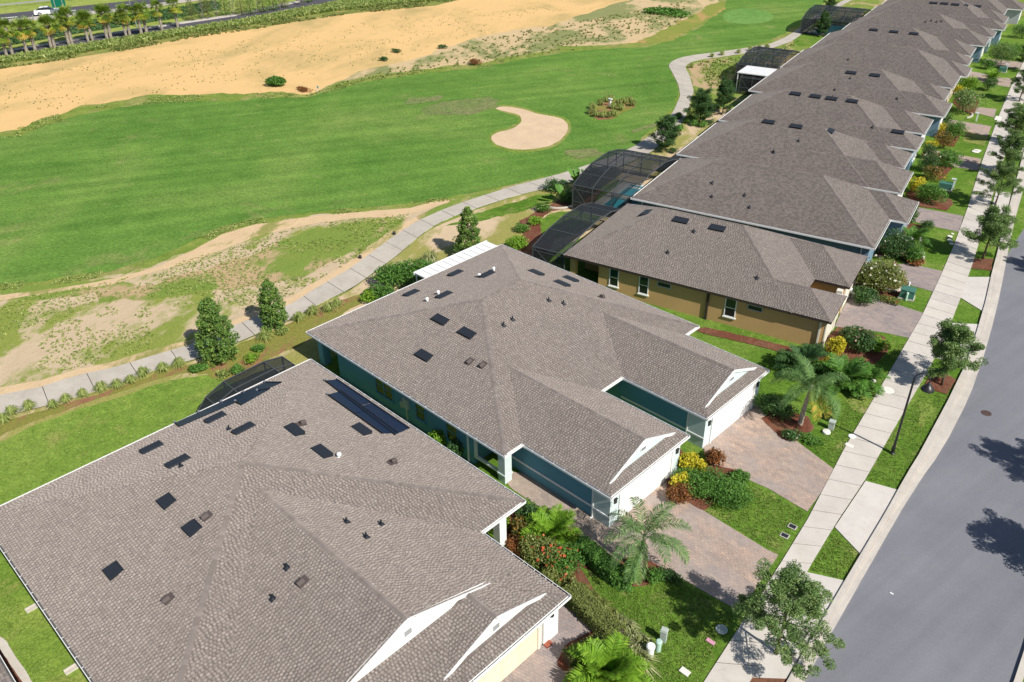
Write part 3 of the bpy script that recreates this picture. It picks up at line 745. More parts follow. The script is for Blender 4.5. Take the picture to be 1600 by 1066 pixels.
def downspout(root, u, v, z1=2.55, mat="white_trim", w=0.09):
    b = MB(); b.box((u-w/2, v-w/2, 0.05), (u+w/2, v+w/2, z1)); b.box((u-w/2, v-w/2-.12, 0.02), (u+w/2, v-w/2, .10))
    return b.build("downspout", mat, root)
def column(root, u, v, w=0.5, z1=2.55, mat="white_trim", cap=True, foot=None):
    b = MB(); b.box((u-w/2, v-w/2, 0), (u+w/2, v+w/2, z1))
    if cap: b.box((u-w/2-.05, v-w/2-.05, 0.55), (u+w/2+.05, v+w/2+.05, .68))
    return b.build("column", mat, root)
def walls(root, pts, mat, z1=2.56):
    a = sum(p[0]*q[1]-q[0]*p[1] for p, q in zip(pts, pts[1:]+pts[:1]))
    if a < 0: pts = pts[::-1]
    return MB().prism(pts, -0.3, z1).build("wall", mat, root)

# ================================================================== THE GROUND
def struct(o): o["kind"] = 'structure'; return o
b = MB(); b.poly([(-900, -700, 0), (700, -700, 0), (700, 1100, 0), (-900, 1100, 0)]); b.build("ground", "rough_fringe", kind='structure')
VERGE = [(-170.03, 24.80), (-162.65, 37.84), (-161.68, 41.51), (-160.81, 46.35), (-159.90, 51.35), (-159.45, 56.74), (-158.99, 62.35), (-159.53, 68.71), (-160.11, 75.42), (-160.17, 82.22), (-156.91, 87.39), (-156.89, 94.74), (-155.93, 105.07), (-153.25, 116.57), (-148.07, 126.77), (-149.49, 135.75), (-156.83, 151.02), (-168.34, 198.05)]
sheet("sandy_waste", VERGE + [(-126.36, 231.82), (-102.31, 221.64), (-78.78, 143.74), (-85.74, 118.23), (-95.66, 90.19), (-104.14, 66.21), (-115.20, 52.04), (-122.83, 37.15), (-119.25, 27.78), (-121.95, 14.30)], 0.010, "orange_sand", 0.8, 1.6, 0.12)
sheet("waste_scrub", [(-108.53, 66.73), (-110.86, 73.20), (-114.22, 80.60), (-114.17, 88.53), (-113.66, 93.74), (-116.17, 100.37), (-117.87, 109.84), (-117.14, 119.34), (-114.72, 127.69), (-117.27, 142.53), (-119.47, 153.92), (-119.78, 166.04), (-114.16, 186.50), (-102.34, 174.41), (-98.54, 163.96), (-96.87, 154.62), (-93.74, 141.06), (-93.07, 129.94), (-93.38, 125.55), (-96.00, 120.59), (-99.21, 113.88), (-101.44, 103.26), (-102.54, 95.33), (-104.78, 91.67), (-107.93, 86.15), (-110.33, 77.69)], 0.016, "far_scrub", 0.8, 1.2, 0.2)
sheet("rough", [(-124.61, 14.88), (-124.65, 29.53), (-123.58, 31.58), (-126.13, 34.96), (-128.05, 40.94), (-127.43, 46.27), (-126.09, 51.52), (-122.04, 55.60), (-117.35, 59.32), (-116.01, 62.84), (-113.08, 65.45), (-108.97, 67.25), (-110.20, 70.38), (-111.28, 78.40), (-108.10, 87.64), (-106.04, 92.81), (-103.39, 96.86), (-102.71, 104.56), (-100.83, 115.72), (-95.46, 121.73), (-93.07, 125.15), (-92.45, 129.10), (-96.02, 142.19), (-98.10, 151.85), (-102.24, 166.53), (-108.31, 179.99), (-134.62, 225.18), (-96.62, 255.75), (-85.87, 188.28), (-79.52, 166.06), (-76.94, 155.54), (-74.77, 145.82), (-74.12, 135.79), (-77.36, 126.77), (-78.28, 122.40), (-77.95, 116.43), (-70.87, 109.68), (-65.19, 101.04), (-61.38, 90.62), (-58.33, 82.99), (-57.37, 79.12), (-57.59, 71.56), (-58.56, 67.64), (-59.36, 63.21), (-61.28, 58.17), (-62.35, 53.56), (-65.59, 47.58), (-69.26, 42.19), (-72.42, 36.68), (-72.84, 33.37), (-71.99, 30.20), (-71.31, 26.03), (-71.83, 22.07), (-73.72, 18.32), (-76.51, 13.95), (-82.79, 5.75)], 0.022, "rough_fringe", 1.3, 0.8, 0.25)
sheet("fairway", [(-121.43, 14.19), (-122.32, 28.77), (-120.66, 30.98), (-122.67, 33.88), (-124.23, 39.43), (-123.54, 44.57), (-122.48, 49.80), (-118.84, 53.94), (-114.28, 57.58), (-112.93, 61.00), (-110.67, 63.92), (-107.52, 66.28), (-108.05, 69.47), (-108.48, 76.31), (-105.60, 85.53), (-103.55, 90.56), (-101.23, 94.80), (-100.19, 101.98), (-97.95, 112.44), (-93.06, 120.54), (-89.42, 125.01), (-89.29, 134.62), (-92.02, 147.21), (-98.09, 162.49), (-106.30, 179.49), (-133.24, 226.29), (-99.28, 253.60), (-86.71, 187.57), (-80.09, 165.57), (-77.87, 156.27), (-76.26, 147.33), (-75.62, 138.35), (-78.62, 128.72), (-79.93, 123.91), (-79.73, 118.24), (-72.95, 110.31), (-67.59, 103.26), (-64.61, 97.40), (-61.94, 90.11), (-60.11, 84.71), (-58.21, 79.59), (-58.53, 72.70), (-59.36, 68.55), (-60.15, 64.05), (-62.07, 58.94), (-63.54, 54.62), (-66.80, 48.53), (-70.51, 43.05), (-73.69, 37.44), (-74.38, 34.23), (-73.56, 30.70), (-72.77, 26.11), (-73.08, 22.62), (-74.85, 18.75), (-77.66, 14.32), (-84.14, 6.04)], 0.028, "fairway_grass", 0.5, 0.7, 0.3)
sheet("brown_rough_bank", [(-93.39, 126.90), (-94.17, 131.82), (-96.02, 142.19), (-98.30, 151.69), (-102.97, 165.91), (-103.11, 171.73), (-97.93, 164.48), (-94.96, 152.85), (-91.07, 140.34), (-88.96, 132.13), (-90.61, 126.62)], 0.034, "brown_rough", 0.9, 0.8, 0.2)
sheet("fairway_bank", [(-87.73, 126.49), (-88.36, 131.27), (-90.16, 141.12), (-94.47, 153.26), (-100.15, 168.29), (-104.97, 182.79), (-89.53, 195.71), (-82.37, 170.48), (-78.89, 156.93), (-77.17, 141.00), (-79.39, 129.92)], 0.031, "fairway_grass", 0.6, 0.8, 0.2)
sheet("putting_green", [(-94.84, 158.09), (-96.57, 163.78), (-95.15, 167.77), (-90.67, 167.88), (-86.28, 164.53), (-84.39, 159.40), (-85.18, 154.67), (-87.99, 152.26), (-91.33, 153.45)], 0.040, "green_grass", smooth=3)
sheet("bunker_lip", [(-83.91, 80.92), (-83.40, 83.48), (-80.41, 84.05), (-77.29, 83.60), (-73.50, 84.63), (-70.80, 83.24), (-68.57, 80.53), (-66.87, 77.58), (-65.92, 74.82), (-66.10, 72.43), (-67.37, 70.03), (-69.74, 69.12), (-72.60, 69.73), (-74.92, 71.65), (-76.16, 74.03), (-75.48, 76.08), (-75.93, 77.14), (-76.32, 79.02), (-78.17, 80.43), (-80.03, 80.33)], 0.034, "rough_fringe", smooth=2)
sheet("bunker", [(-83.20, 80.73), (-82.73, 82.81), (-79.78, 83.39), (-76.69, 82.94), (-73.37, 83.97), (-70.94, 82.75), (-68.87, 80.25), (-67.44, 77.74), (-66.64, 75.14), (-66.84, 73.02), (-68.16, 70.87), (-70.23, 69.95), (-72.89, 70.46), (-74.61, 71.93), (-75.35, 73.70), (-74.73, 75.68), (-75.11, 77.14), (-76.07, 79.25), (-78.31, 81.09), (-80.25, 80.93)], 0.042, "bunker_sand", 0.10, 0.4, 0.8, smooth=2)
for k, poly in enumerate(([(-90.77, 71.90), (-90.74, 79.06), (-88.49, 84.61), (-84.07, 84.16), (-82.77, 80.30), (-84.78, 73.71)], [(-95.79, 73.68), (-94.65, 80.03), (-91.97, 80.16), (-92.24, 74.30)], [(-64.25, 74.11), (-61.96, 77.45), (-59.36, 76.70), (-60.75, 72.42)], [(-62.87, 85.68), (-62.50, 91.46), (-61.51, 88.68), (-61.46, 84.51)])):
    sheet("worn_turf", poly, 0.046+0.004*k, "worn_grass", 0.9, 0.5, 0.4, smooth=2)
# strip of natural ground between the fairway and the cart path
PATH_L = [(-62.11, 2.74), (-60.52, 6.27), (-59.70, 8.51), (-58.59, 10.86), (-58.15, 13.50), (-57.17, 15.69), (-56.77, 17.98), (-56.04, 21.03), (-56.17, 24.04), (-56.09, 26.88), (-55.80, 30.05), (-56.79, 33.61), (-57.43, 37.00), (-58.70, 40.64), (-60.05, 44.39), (-61.15, 48.15), (-61.44, 51.85), (-61.34, 55.20), (-60.66, 61.50), (-59.23, 68.40), (-58.81, 73.03), (-58.54, 77.14), (-58.89, 81.52), (-60.27, 87.67), (-61.75, 92.14), (-63.89, 96.83), (-67.39, 103.44), (-70.97, 108.14), (-76.07, 113.75), (-78.90, 116.71), (-80.16, 119.58), (-80.49, 122.83), (-79.65, 125.98), (-78.38, 128.94), (-76.60, 133.62), (-74.44, 140.70), (-74.86, 147.14), (-76.48, 155.18), (-79.93, 167.39), (-81.84, 177.22), (-83.23, 186.50), (-85.34, 201.39), (-90.02, 231.71)]
PATH_R = [(-59.06, 2.01), (-57.62, 5.43), (-56.95, 7.62), (-55.99, 10.13), (-55.37, 12.70), (-54.76, 15.12), (-54.72, 17.65), (-53.73, 20.71), (-53.69, 23.48), (-53.66, 26.00), (-53.69, 28.98), (-54.20, 32.14), (-54.35, 35.09), (-55.35, 38.42), (-56.51, 41.93), (-57.78, 44.92), (-58.89, 47.91), (-59.36, 50.88), (-59.21, 54.13), (-58.60, 59.40), (-57.01, 65.88), (-56.29, 69.99), (-55.78, 75.20), (-55.95, 80.41), (-57.57, 86.67), (-59.23, 91.46), (-60.62, 94.67), (-63.99, 100.85), (-67.27, 106.72), (-72.41, 113.33), (-75.86, 117.17), (-77.28, 119.82), (-77.48, 123.10), (-76.22, 125.97), (-74.62, 130.38), (-72.47, 137.23), (-72.47, 145.08), (-74.50, 154.64), (-77.59, 165.23), (-79.89, 176.14), (-81.99, 187.55), (-83.70, 202.77), (-88.19, 233.20)]
sheet("scrub_ground", [(-83.87, 5.98), (-77.40, 14.24), (-74.60, 18.66), (-72.83, 22.51), (-72.51, 25.98), (-73.29, 30.55), (-74.09, 34.07), (-73.40, 37.27), (-70.23, 42.86), (-66.53, 48.31), (-63.27, 54.39), (-61.80, 58.68), (-60.66, 61.50), (-59.62, 60.44), (-60.45, 54.37), (-60.07, 47.24), (-58.91, 43.48), (-56.41, 36.26), (-54.88, 29.44), (-55.20, 20.80), (-56.33, 15.33), (-57.76, 10.56), (-61.28, 2.54)], 0.020, "scrub_mix", 0.25, 0.8, 0.4)
sheet("green_scrub", [(-69.96, 19.58), (-67.50, 24.77), (-66.80, 33.31), (-67.55, 39.50), (-65.70, 44.38), (-63.15, 45.65), (-62.49, 48.43), (-60.51, 43.57), (-60.02, 38.67), (-59.36, 34.01), (-60.29, 30.67), (-62.93, 26.61), (-64.97, 22.39), (-67.96, 19.29)], 0.026, "scrub_green", 0.7, 0.8, 0.35)
sheet("green_scrub", [(-76.89, 14.07), (-74.14, 17.93), (-71.34, 21.86), (-68.89, 22.50), (-70.72, 18.25), (-72.22, 15.62), (-74.89, 13.43)], 0.026, "scrub_green", 0.4, 0.6, 0.4)
sheet("path_verge", [(-60.07, 48.08), (-60.70, 54.61), (-60.00, 60.83), (-59.10, 65.01), (-60.16, 66.18), (-61.67, 58.55), (-62.87, 54.03), (-62.26, 49.08)], 0.030, "scrub_green", 0.25, 0.6, 0.4)
sheet("sand_strip", [(-78.46, 9.49), (-75.63, 13.67), (-72.98, 18.04), (-71.34, 21.86), (-70.81, 25.78), (-71.69, 29.72), (-72.80, 33.00), (-72.65, 36.46), (-71.13, 39.59), (-69.67, 42.47), (-67.42, 45.67), (-64.42, 50.03), (-63.40, 54.50), (-62.41, 53.98), (-62.78, 50.39), (-63.94, 47.10), (-66.22, 44.77), (-68.05, 41.35), (-69.43, 37.76), (-69.94, 34.84), (-69.66, 31.59), (-69.37, 28.18), (-70.01, 24.79), (-70.55, 20.95), (-72.84, 16.90), (-74.65, 13.35), (-77.21, 9.15)], 0.034, "path_sand", 0.2, 0.6, 0.5)
sheet("path_shoulder", [(-63.13, 2.98), (-60.72, 8.84), (-59.61, 11.22), (-59.01, 13.84), (-58.03, 16.07), (-57.65, 18.39), (-56.78, 21.62), (-57.02, 27.44), (-56.95, 30.79), (-57.80, 34.30), (-58.69, 37.92), (-60.03, 41.28), (-61.47, 45.53), (-62.01, 48.87), (-61.03, 48.47), (-59.77, 44.25), (-57.14, 36.93), (-55.58, 29.96), (-55.78, 20.89), (-56.92, 15.58), (-58.33, 10.77), (-61.78, 2.66)], 0.036, "path_sand", 0.16, 0.6, 0.5)
# between the path and the houses
sheet("back_verge", [(-59.06, 2.01), (-56.79, 7.57), (-55.21, 12.64), (-54.56, 17.57), (-53.57, 20.63), (-53.48, 25.89), (-53.51, 28.86), (-54.16, 34.95), (-56.30, 41.76), (-58.66, 47.71), (-58.97, 53.90), (-58.35, 59.14), (-56.76, 65.59), (-56.03, 69.68), (-55.52, 74.87), (-55.68, 80.04), (-57.28, 86.26), (-58.93, 91.01), (-60.50, 94.78), (-60.45, 97.14), (-59.36, 110.61), (-61.15, 119.28), (-45.79, 66.04), (-43.48, 50.49), (-49.53, 48.41), (-49.04, 37.26), (-47.11, 26.94), (-44.88, 15.43), (-43.73, 3.34), (-42.80, -1.86)], 0.018, "scrub_dry", 0.1, 1.2, 0.4)
sheet("garden_grass", [(-77.69, 120.60), (-76.99, 122.37), (-74.14, 129.59), (-71.17, 137.11), (-73.89, 153.71), (-76.45, 163.78), (-81.37, 188.08), (-85.93, 222.04), (-81.26, 225.90), (-65.79, 155.01), (-59.36, 119.90), (-57.69, 107.76), (-59.36, 94.30), (-66.56, 105.98), (-71.83, 112.82)], 0.022, "scrub_green", 0.3, 0.8, 0.3)
sheet("back_lawn", [(-56.21, -0.06), (-54.10, 6.70), (-54.19, 7.72), (-54.10, 9.53), (-53.81, 11.99), (-53.22, 14.20), (-52.99, 16.68), (-52.14, 18.71), (-50.41, 20.56), (-49.18, 21.26), (-45.56, 19.57), (-44.27, 15.11), (-43.73, 3.34), (-43.76, -2.78)], 0.030, "back_lawn_grass", 0.25, 0.5, 0.5, 1)
sheet("back_lawn", [(-51.70, 55.80), (-52.54, 58.04), (-52.43, 59.48), (-51.10, 61.15), (-50.26, 63.75), (-47.63, 61.04), (-47.48, 55.04), (-49.35, 53.90)], 0.030, "lawn_grass", 0.15, 0.4, 0.5, 1)
sheet("back_lawn", [(-58.18, 49.82), (-58.06, 53.40), (-57.62, 58.39), (-56.20, 63.07), (-54.70, 62.02), (-54.98, 57.58), (-56.24, 54.19), (-57.24, 50.69)], 0.028, "lawn_grass", 0.6, 0.5, 0.4)
sheet("back_lawn", [(-52.97, 66.53), (-53.46, 69.91), (-52.75, 71.88), (-50.18, 69.09), (-49.95, 64.96), (-50.94, 64.05)], 0.030, "lawn_grass", 0.15, 0.4, 0.5, 1)
sheet("back_lawn", [(-75.66, 152.17), (-76.28, 168.83), (-70.94, 170.12), (-68.19, 160.10), (-67.71, 146.56), (-70.11, 141.85)], 0.030, "lawn_grass", 0.15, 0.6, 0.5, 1)
sheet("mulch_bed", [(-57.84, 1.72), (-56.41, 7.44), (-55.60, 9.99), (-54.90, 12.51), (-54.30, 15.00), (-54.21, 17.55), (-53.22, 20.60), (-52.26, 21.86), (-49.96, 20.98), (-51.07, 20.16), (-52.69, 18.99), (-53.54, 16.94), (-53.75, 14.44), (-54.34, 12.20), (-54.62, 9.72), (-54.78, 7.92), (-54.68, 6.89), (-56.09, 1.30)], 0.036, "bare_mulch", 0.2, 0.4, 0.7)
sheet("mulch_bed", [(-53.07, 20.62), (-53.28, 23.24), (-53.23, 25.73), (-53.18, 28.34), (-53.48, 31.33), (-53.11, 34.99), (-52.29, 36.07), (-51.23, 32.28), (-49.71, 26.96), (-49.94, 24.28), (-48.66, 20.86), (-50.77, 20.00)], 0.040, "bare_mulch", 0.3, 0.4, 0.6)
sheet("mulch_bed", [(-49.42, 49.99), (-51.82, 54.44), (-53.68, 55.46), (-54.01, 58.47), (-54.30, 60.96), (-54.57, 63.10), (-54.44, 67.20), (-53.64, 68.44), (-50.94, 64.05), (-51.29, 61.88), (-53.04, 59.36), (-52.12, 56.91), (-49.51, 54.54), (-48.41, 55.16), (-45.60, 50.26)], 0.034, "mulch", 0.3, 0.4, 0.5)
sheet("mulch_bed", [(-64.86, 120.00), (-66.41, 126.60), (-66.30, 129.48), (-61.51, 118.96), (-60.55, 114.09), (-62.16, 112.65)], 0.034, "mulch", 0.3, 0.4, 0.5)
# front of the houses
sheet("yard_grass", [(-46.5, -30), (-12, -30), (-14, 60), (-42, 182), (-69, 182), (-46.5, 60)], 0.019, "lawn_grass")
sheet("front_lawn", [(-27.34, -1.96), (-34.81, -9.16), (-22.02, 4.94), (-21.23, 16.62), (-24.36, 23.82), (-30.02, 50.71), (-26.24, 84.03), (-35.17, 116.07), (-45.28, 159.72), (-49.14, 192.05), (-54.03, 261.18), (-34.62, 305.62), (-20.45, 125.73), (-15.31, 76.68), (-10.96, 54.28), (-8.73, 35.43), (-7.64, 25.74), (-7.10, 17.55)], 0.020, "lawn_grass")
sheet("side_lawn", [(-28.94, 49.55), (-28.14, 50.57), (-25.51, 50.95), (-21.32, 51.17), (-18.10, 50.76), (-16.33, 47.17), (-21.26, 45.60)], 0.026, "lawn_grass", 0.1, 0.5, 0.5)
# street
CURB_L = [(-6.29, 12.28), (-7.20, 18.64), (-8.10, 25.94), (-8.58, 30.54), (-8.89, 33.50), (-9.12, 35.89), (-9.52, 40.07), (-9.78, 42.28), (-9.95, 43.61), (-10.15, 46.04), (-11.09, 53.84), (-11.40, 55.86), (-11.80, 58.95), (-12.73, 63.57), (-14.10, 69.88), (-15.29, 74.69), (-16.49, 79.97), (-18.39, 88.02), (-20.27, 96.53), (-22.00, 104.04), (-26.51, 123.87), (-36.54, 167.36)]
CURB_R = [(-5.80, 12.75), (-6.65, 19.17), (-7.51, 26.51), (-7.93, 30.46), (-8.44, 35.58), (-8.93, 40.63), (-9.18, 44.10), (-9.28, 46.53), (-9.51, 49.55), (-9.94, 53.21), (-10.39, 56.28), (-11.20, 60.69), (-12.17, 65.40), (-13.34, 70.60), (-14.57, 75.69), (-16.04, 81.67), (-17.81, 89.19), (-19.53, 97.20), (-21.21, 104.76), (-25.54, 124.74), (-35.27, 168.47)]
sheet("street", CURB_R + [(-23.95, 178.36), (-11.59, 104.49), (-4.72, 62.26), (-1.58, 42.25), (-0.79, 35.43), (-0.57, 33.16), (-0.21, 24.20), (0.16, 18.51)], 0.012, "street_asphalt")
curb = struct(MB().prism(CURB_L + CURB_R[::-1], -0.2, 0.06).build("kerb", "curb_concrete"))
def offset_mid(L, R, t): return [(a[0]+(c[0]-a[0])*t, a[1]+(c[1]-a[1])*t) for a, c in zip(L, R)]
slabs(curb, "kerb_section", CURB_L, offset_mid(CURB_L, CURB_R, 0.42), 3.0, 0.0, 0.165, "curb_concrete", 0.03, 0.002)
slabs(curb, "gutter_section", offset_mid(CURB_L, CURB_R, 0.46), CURB_R, 3.0, 0.0, 0.075, "curb_concrete", 0.03, 0.002)
far_kerb = [(-0.57, 33.16), (-0.79, 35.43), (-1.58, 42.25), (-4.72, 62.26)]
fk = struct(MB().prism([(-0.21, 24.20), (-0.57, 33.16), (-0.79, 35.43), (-1.58, 42.25), (-4.72, 62.26), (-4.33, 62.63), (-1.29, 42.53), (-0.53, 35.68), (-0.28, 33.45), (0.16, 24.55)], -0.1, 0.15).build("kerb", "curb_concrete"))
sheet("front_lawn", [(0.16, 24.55), (-0.28, 33.45), (-0.53, 35.68), (-1.29, 42.53), (-4.33, 62.63), (11.30, 77.36), (12.73, 36.67)], 0.02, "lawn_grass")
SW_L = [(-9.65, 15.09), (-10.26, 18.94), (-10.86, 23.29), (-11.91, 32.15), (-12.49, 36.38), (-13.86, 43.91), (-15.29, 53.40), (-16.88, 63.70), (-18.23, 70.66), (-19.88, 78.68), (-22.21, 88.87), (-25.25, 101.07), (-27.97, 112.79), (-30.69, 124.65), (-34.04, 139.99), (-37.59, 157.55), (-42.35, 182.41)]
SW_R = [(-8.16, 16.53), (-8.80, 20.74), (-9.32, 24.77), (-10.65, 32.85), (-11.15, 36.96), (-11.60, 41.88), (-12.48, 48.40), (-13.46, 56.24), (-14.37, 62.04), (-15.83, 69.31), (-17.54, 77.20), (-19.58, 85.87), (-22.35, 97.61), (-24.98, 109.17), (-27.97, 122.56), (-30.85, 136.04), (-34.26, 153.31), (-39.10, 179.53)]
SW_R = [(q[0], q[1]) for q in SW_R]
swk = struct(MB().prism(SW_L + SW_R[::-1], -0.1, 0.055).build("sidewalk", "soil_dark"))
slabs(swk, "pavement_slab", SW_L, SW_R, 1.55, 0.0, 0.075, "sidewalk_concrete", 0.04, 0.003)
cpath = struct(MB().prism(PATH_L + PATH_R[::-1], -0.1, 0.04).build("cart_path", "soil_dark"))
slabs(cpath, "path_slab", PATH_L, PATH_R, 3.0, 0.0, 0.065, "path_concrete", 0.05, 0.004)
for poly in ([(-10.68, 32.64), (-8.89, 33.50), (-8.58, 30.54), (-8.17, 26.06), (-9.34, 25.03)], [(-11.08, 36.82), (-9.10, 35.84), (-9.78, 42.28), (-11.52, 41.72)], [(-16.69, 73.06), (-15.25, 74.40), (-13.58, 67.76), (-15.79, 68.91)], [(-14.69, 64.24), (-13.06, 65.50), (-12.34, 62.04), (-11.88, 58.65), (-13.72, 58.32)], [(-21.60, 95.30), (-20.30, 96.01), (-18.39, 88.02), (-19.80, 87.78)], [(-26.03, 115.54), (-24.70, 115.75), (-22.80, 107.57), (-24.46, 107.53)]):
    ap = sheet("apron", poly, 0.078, "apron_concrete", thick=0.09)
sheet("valve_pad", [(-30.67, 123.12), (-29.86, 123.09), (-29.49, 121.19), (-30.29, 121.21)], 0.085, "stone_white")
DRV = [([(-20.27, 34.70), (-19.26, 33.51), (-17.09, 32.87), (-12.94, 32.69), (-12.33, 32.76), (-11.83, 28.26), (-12.13, 27.97), (-13.83, 27.83), (-15.69, 27.74), (-16.93, 27.61), (-18.14, 27.22), (-20.30, 27.97)], "paver_tan"),
       ([(-20.40, 37.71), (-20.41, 40.90), (-20.38, 44.26), (-18.49, 42.99), (-16.11, 42.31), (-13.20, 41.40), (-12.81, 36.93), (-15.44, 37.14), (-16.92, 36.99), (-17.72, 37.29), (-19.09, 36.56)], "paver_tan"),
       ([(-28.45, 27.10), (-26.53, 28.35), (-23.91, 28.24), (-20.30, 27.97), (-18.96, 28.29), (-17.68, 28.05), (-18.25, 25.41), (-20.69, 26.30), (-23.38, 26.52), (-26.51, 26.54)], "paver_walk"),
       ([(-21.20, 57.48), (-21.83, 59.77), (-23.02, 65.08), (-22.35, 65.23), (-20.63, 64.24), (-16.22, 64.32), (-15.42, 60.03), (-18.06, 59.22), (-20.16, 58.18)], "paver_grey"),
       ([(-21.53, 72.26), (-18.34, 72.85), (-17.19, 68.50), (-19.53, 68.33), (-21.26, 68.49), (-22.21, 71.12)], "paver_grey"),
       ([(-25.06, 73.87), (-24.27, 75.55), (-22.94, 74.54), (-22.93, 73.09), (-24.00, 71.74)], "paver_walk"),
       ([(-26.17, 85.45), (-21.77, 86.40), (-20.64, 82.24), (-23.41, 81.71), (-26.29, 81.80)], "paver_grey"),
       ([(-32.09, 103.94), (-26.28, 104.69), (-25.21, 100.55), (-27.32, 100.02), (-31.41, 100.31)], "paver_tan"),
       ([(-34.69, 117.62), (-29.60, 118.18), (-28.63, 113.86), (-31.97, 113.93), (-34.25, 114.71)], "paver_tan"),
       ([(-35.23, 125.36), (-31.69, 126.50), (-30.67, 122.37), (-33.52, 122.88), (-34.89, 123.23)], "paver_tan"),
       ([(-41.95, 144.93), (-35.20, 144.27), (-34.02, 139.08), (-36.47, 139.25), (-40.72, 140.37)], "paver_tan"),
       ([(-42.62, 154.86), (-37.33, 156.08), (-36.47, 151.36), (-41.53, 150.16)], "paver_tan"),
       ([(-18.76, 22.37), (-17.06, 22.49), (-16.42, 22.02), (-16.85, 20.30), (-16.31, 19.22), (-15.05, 19.28), (-14.42, 14.15), (-18.34, 10.38), (-18.38, 17.33), (-18.34, 20.45), (-18.86, 21.60)], "paver_grey")]
for k, (poly, m) in enumerate(DRV):
    sheet("driveway", poly, 0.045+0.003*(k % 3), m, thick=0.05)
MUL = [[(-18.14, 27.22), (-16.93, 27.61), (-15.69, 27.74), (-15.90, 27.23), (-16.15, 26.27), (-16.65, 25.55), (-17.36, 25.65), (-18.38, 26.23)], [(-19.42, 32.74), (-17.09, 32.87), (-17.03, 33.51), (-16.91, 36.68), (-17.04, 37.12), (-17.72, 37.29), (-19.09, 36.56), (-20.01, 36.19), (-21.53, 36.65), (-20.00, 33.11)],
       [(-19.23, 42.96), (-19.16, 44.51), (-17.11, 45.26), (-16.28, 44.52), (-16.13, 43.37), (-16.53, 42.27), (-17.13, 41.88), (-18.15, 42.38)], [(-28.94, 49.55), (-28.61, 50.40), (-24.79, 51.62), (-21.97, 52.38), (-19.26, 53.11), (-19.02, 52.63), (-21.49, 51.49), (-24.26, 50.73), (-28.08, 49.58)],
       [(-19.60, 52.79), (-17.40, 52.31), (-16.62, 53.96), (-16.62, 57.04), (-17.67, 58.55), (-19.35, 58.67), (-20.94, 57.59), (-20.86, 55.30)], [(-21.76, 62.74), (-20.96, 64.37), (-19.06, 65.85), (-19.78, 68.26), (-22.39, 71.82), (-23.51, 69.05), (-23.20, 65.23)],
       [(-24.20, 71.91), (-23.01, 73.01), (-21.14, 72.28), (-21.10, 73.89), (-22.03, 76.68), (-23.09, 78.58), (-23.29, 81.41), (-25.96, 81.03), (-25.31, 76.53)], [(-26.54, 85.56), (-23.41, 86.64), (-23.69, 89.11), (-25.85, 91.41), (-28.57, 91.41), (-28.21, 88.02)],
       [(-29.49, 96.92), (-27.13, 94.79), (-27.59, 99.78), (-30.45, 103.58), (-32.11, 102.07)], [(-31.79, 106.73), (-30.20, 106.91), (-31.58, 113.93), (-34.35, 116.07), (-34.13, 111.63)], [(-35.97, 123.87), (-32.91, 121.11), (-34.59, 128.41), (-37.98, 131.90), (-37.33, 125.96)],
       [(-16.35, 19.18), (-15.05, 19.28), (-13.16, 19.53), (-12.79, 21.44), (-13.29, 22.12), (-14.77, 22.81), (-15.69, 22.72), (-16.25, 21.91), (-16.88, 22.93), (-18.91, 22.80), (-18.89, 22.42), (-17.06, 22.49), (-16.42, 22.02), (-16.85, 20.30)],
       [(-25.55, 25.55), (-23.83, 26.45), (-21.19, 26.50), (-17.23, 25.48), (-17.07, 25.27), (-18.48, 24.89), (-19.65, 24.69), (-15.93, 23.02), (-17.11, 22.71), (-19.93, 23.20), (-24.28, 23.22)], [(-9.37, 24.07), (-9.82, 24.48), (-9.83, 25.52), (-9.36, 26.47), (-8.57, 26.73), (-8.11, 26.13), (-8.02, 25.37)],
       [(-13.08, 55.48), (-12.38, 56.70), (-11.61, 56.43), (-11.30, 54.16), (-12.08, 54.05), (-12.93, 54.31)], [(-17.75, 77.00), (-16.29, 78.36), (-15.63, 75.71), (-17.15, 74.97)], [(-21.43, 91.18), (-19.65, 92.36), (-19.06, 89.76), (-20.92, 88.93)]]
for k, poly in enumerate(MUL): sheet("mulch_bed", poly, 0.062+0.003*(k % 4), "mulch", 0.10, 0.3, 1.2)
sheet("dry_lawn_patch", [(-16.42, 51.24), (-14.78, 51.50), (-14.09, 48.31), (-15.40, 48.06), (-16.39, 49.67)], 0.036, "scrub_green", 0.5, 0.3, 0.8)
sheet("dry_lawn_patch", [(-31.67, 114.19), (-28.54, 113.60), (-27.66, 109.84), (-30.04, 109.61)], 0.036, "verge_grass", 0.2, 0.3, 0.8)
sheet("dry_lawn_patch", [(-12.27, 51.01), (-12.07, 53.22), (-11.28, 51.95), (-11.18, 49.34)], 0.036, "scrub_green", 0.4, 0.3, 0.8)
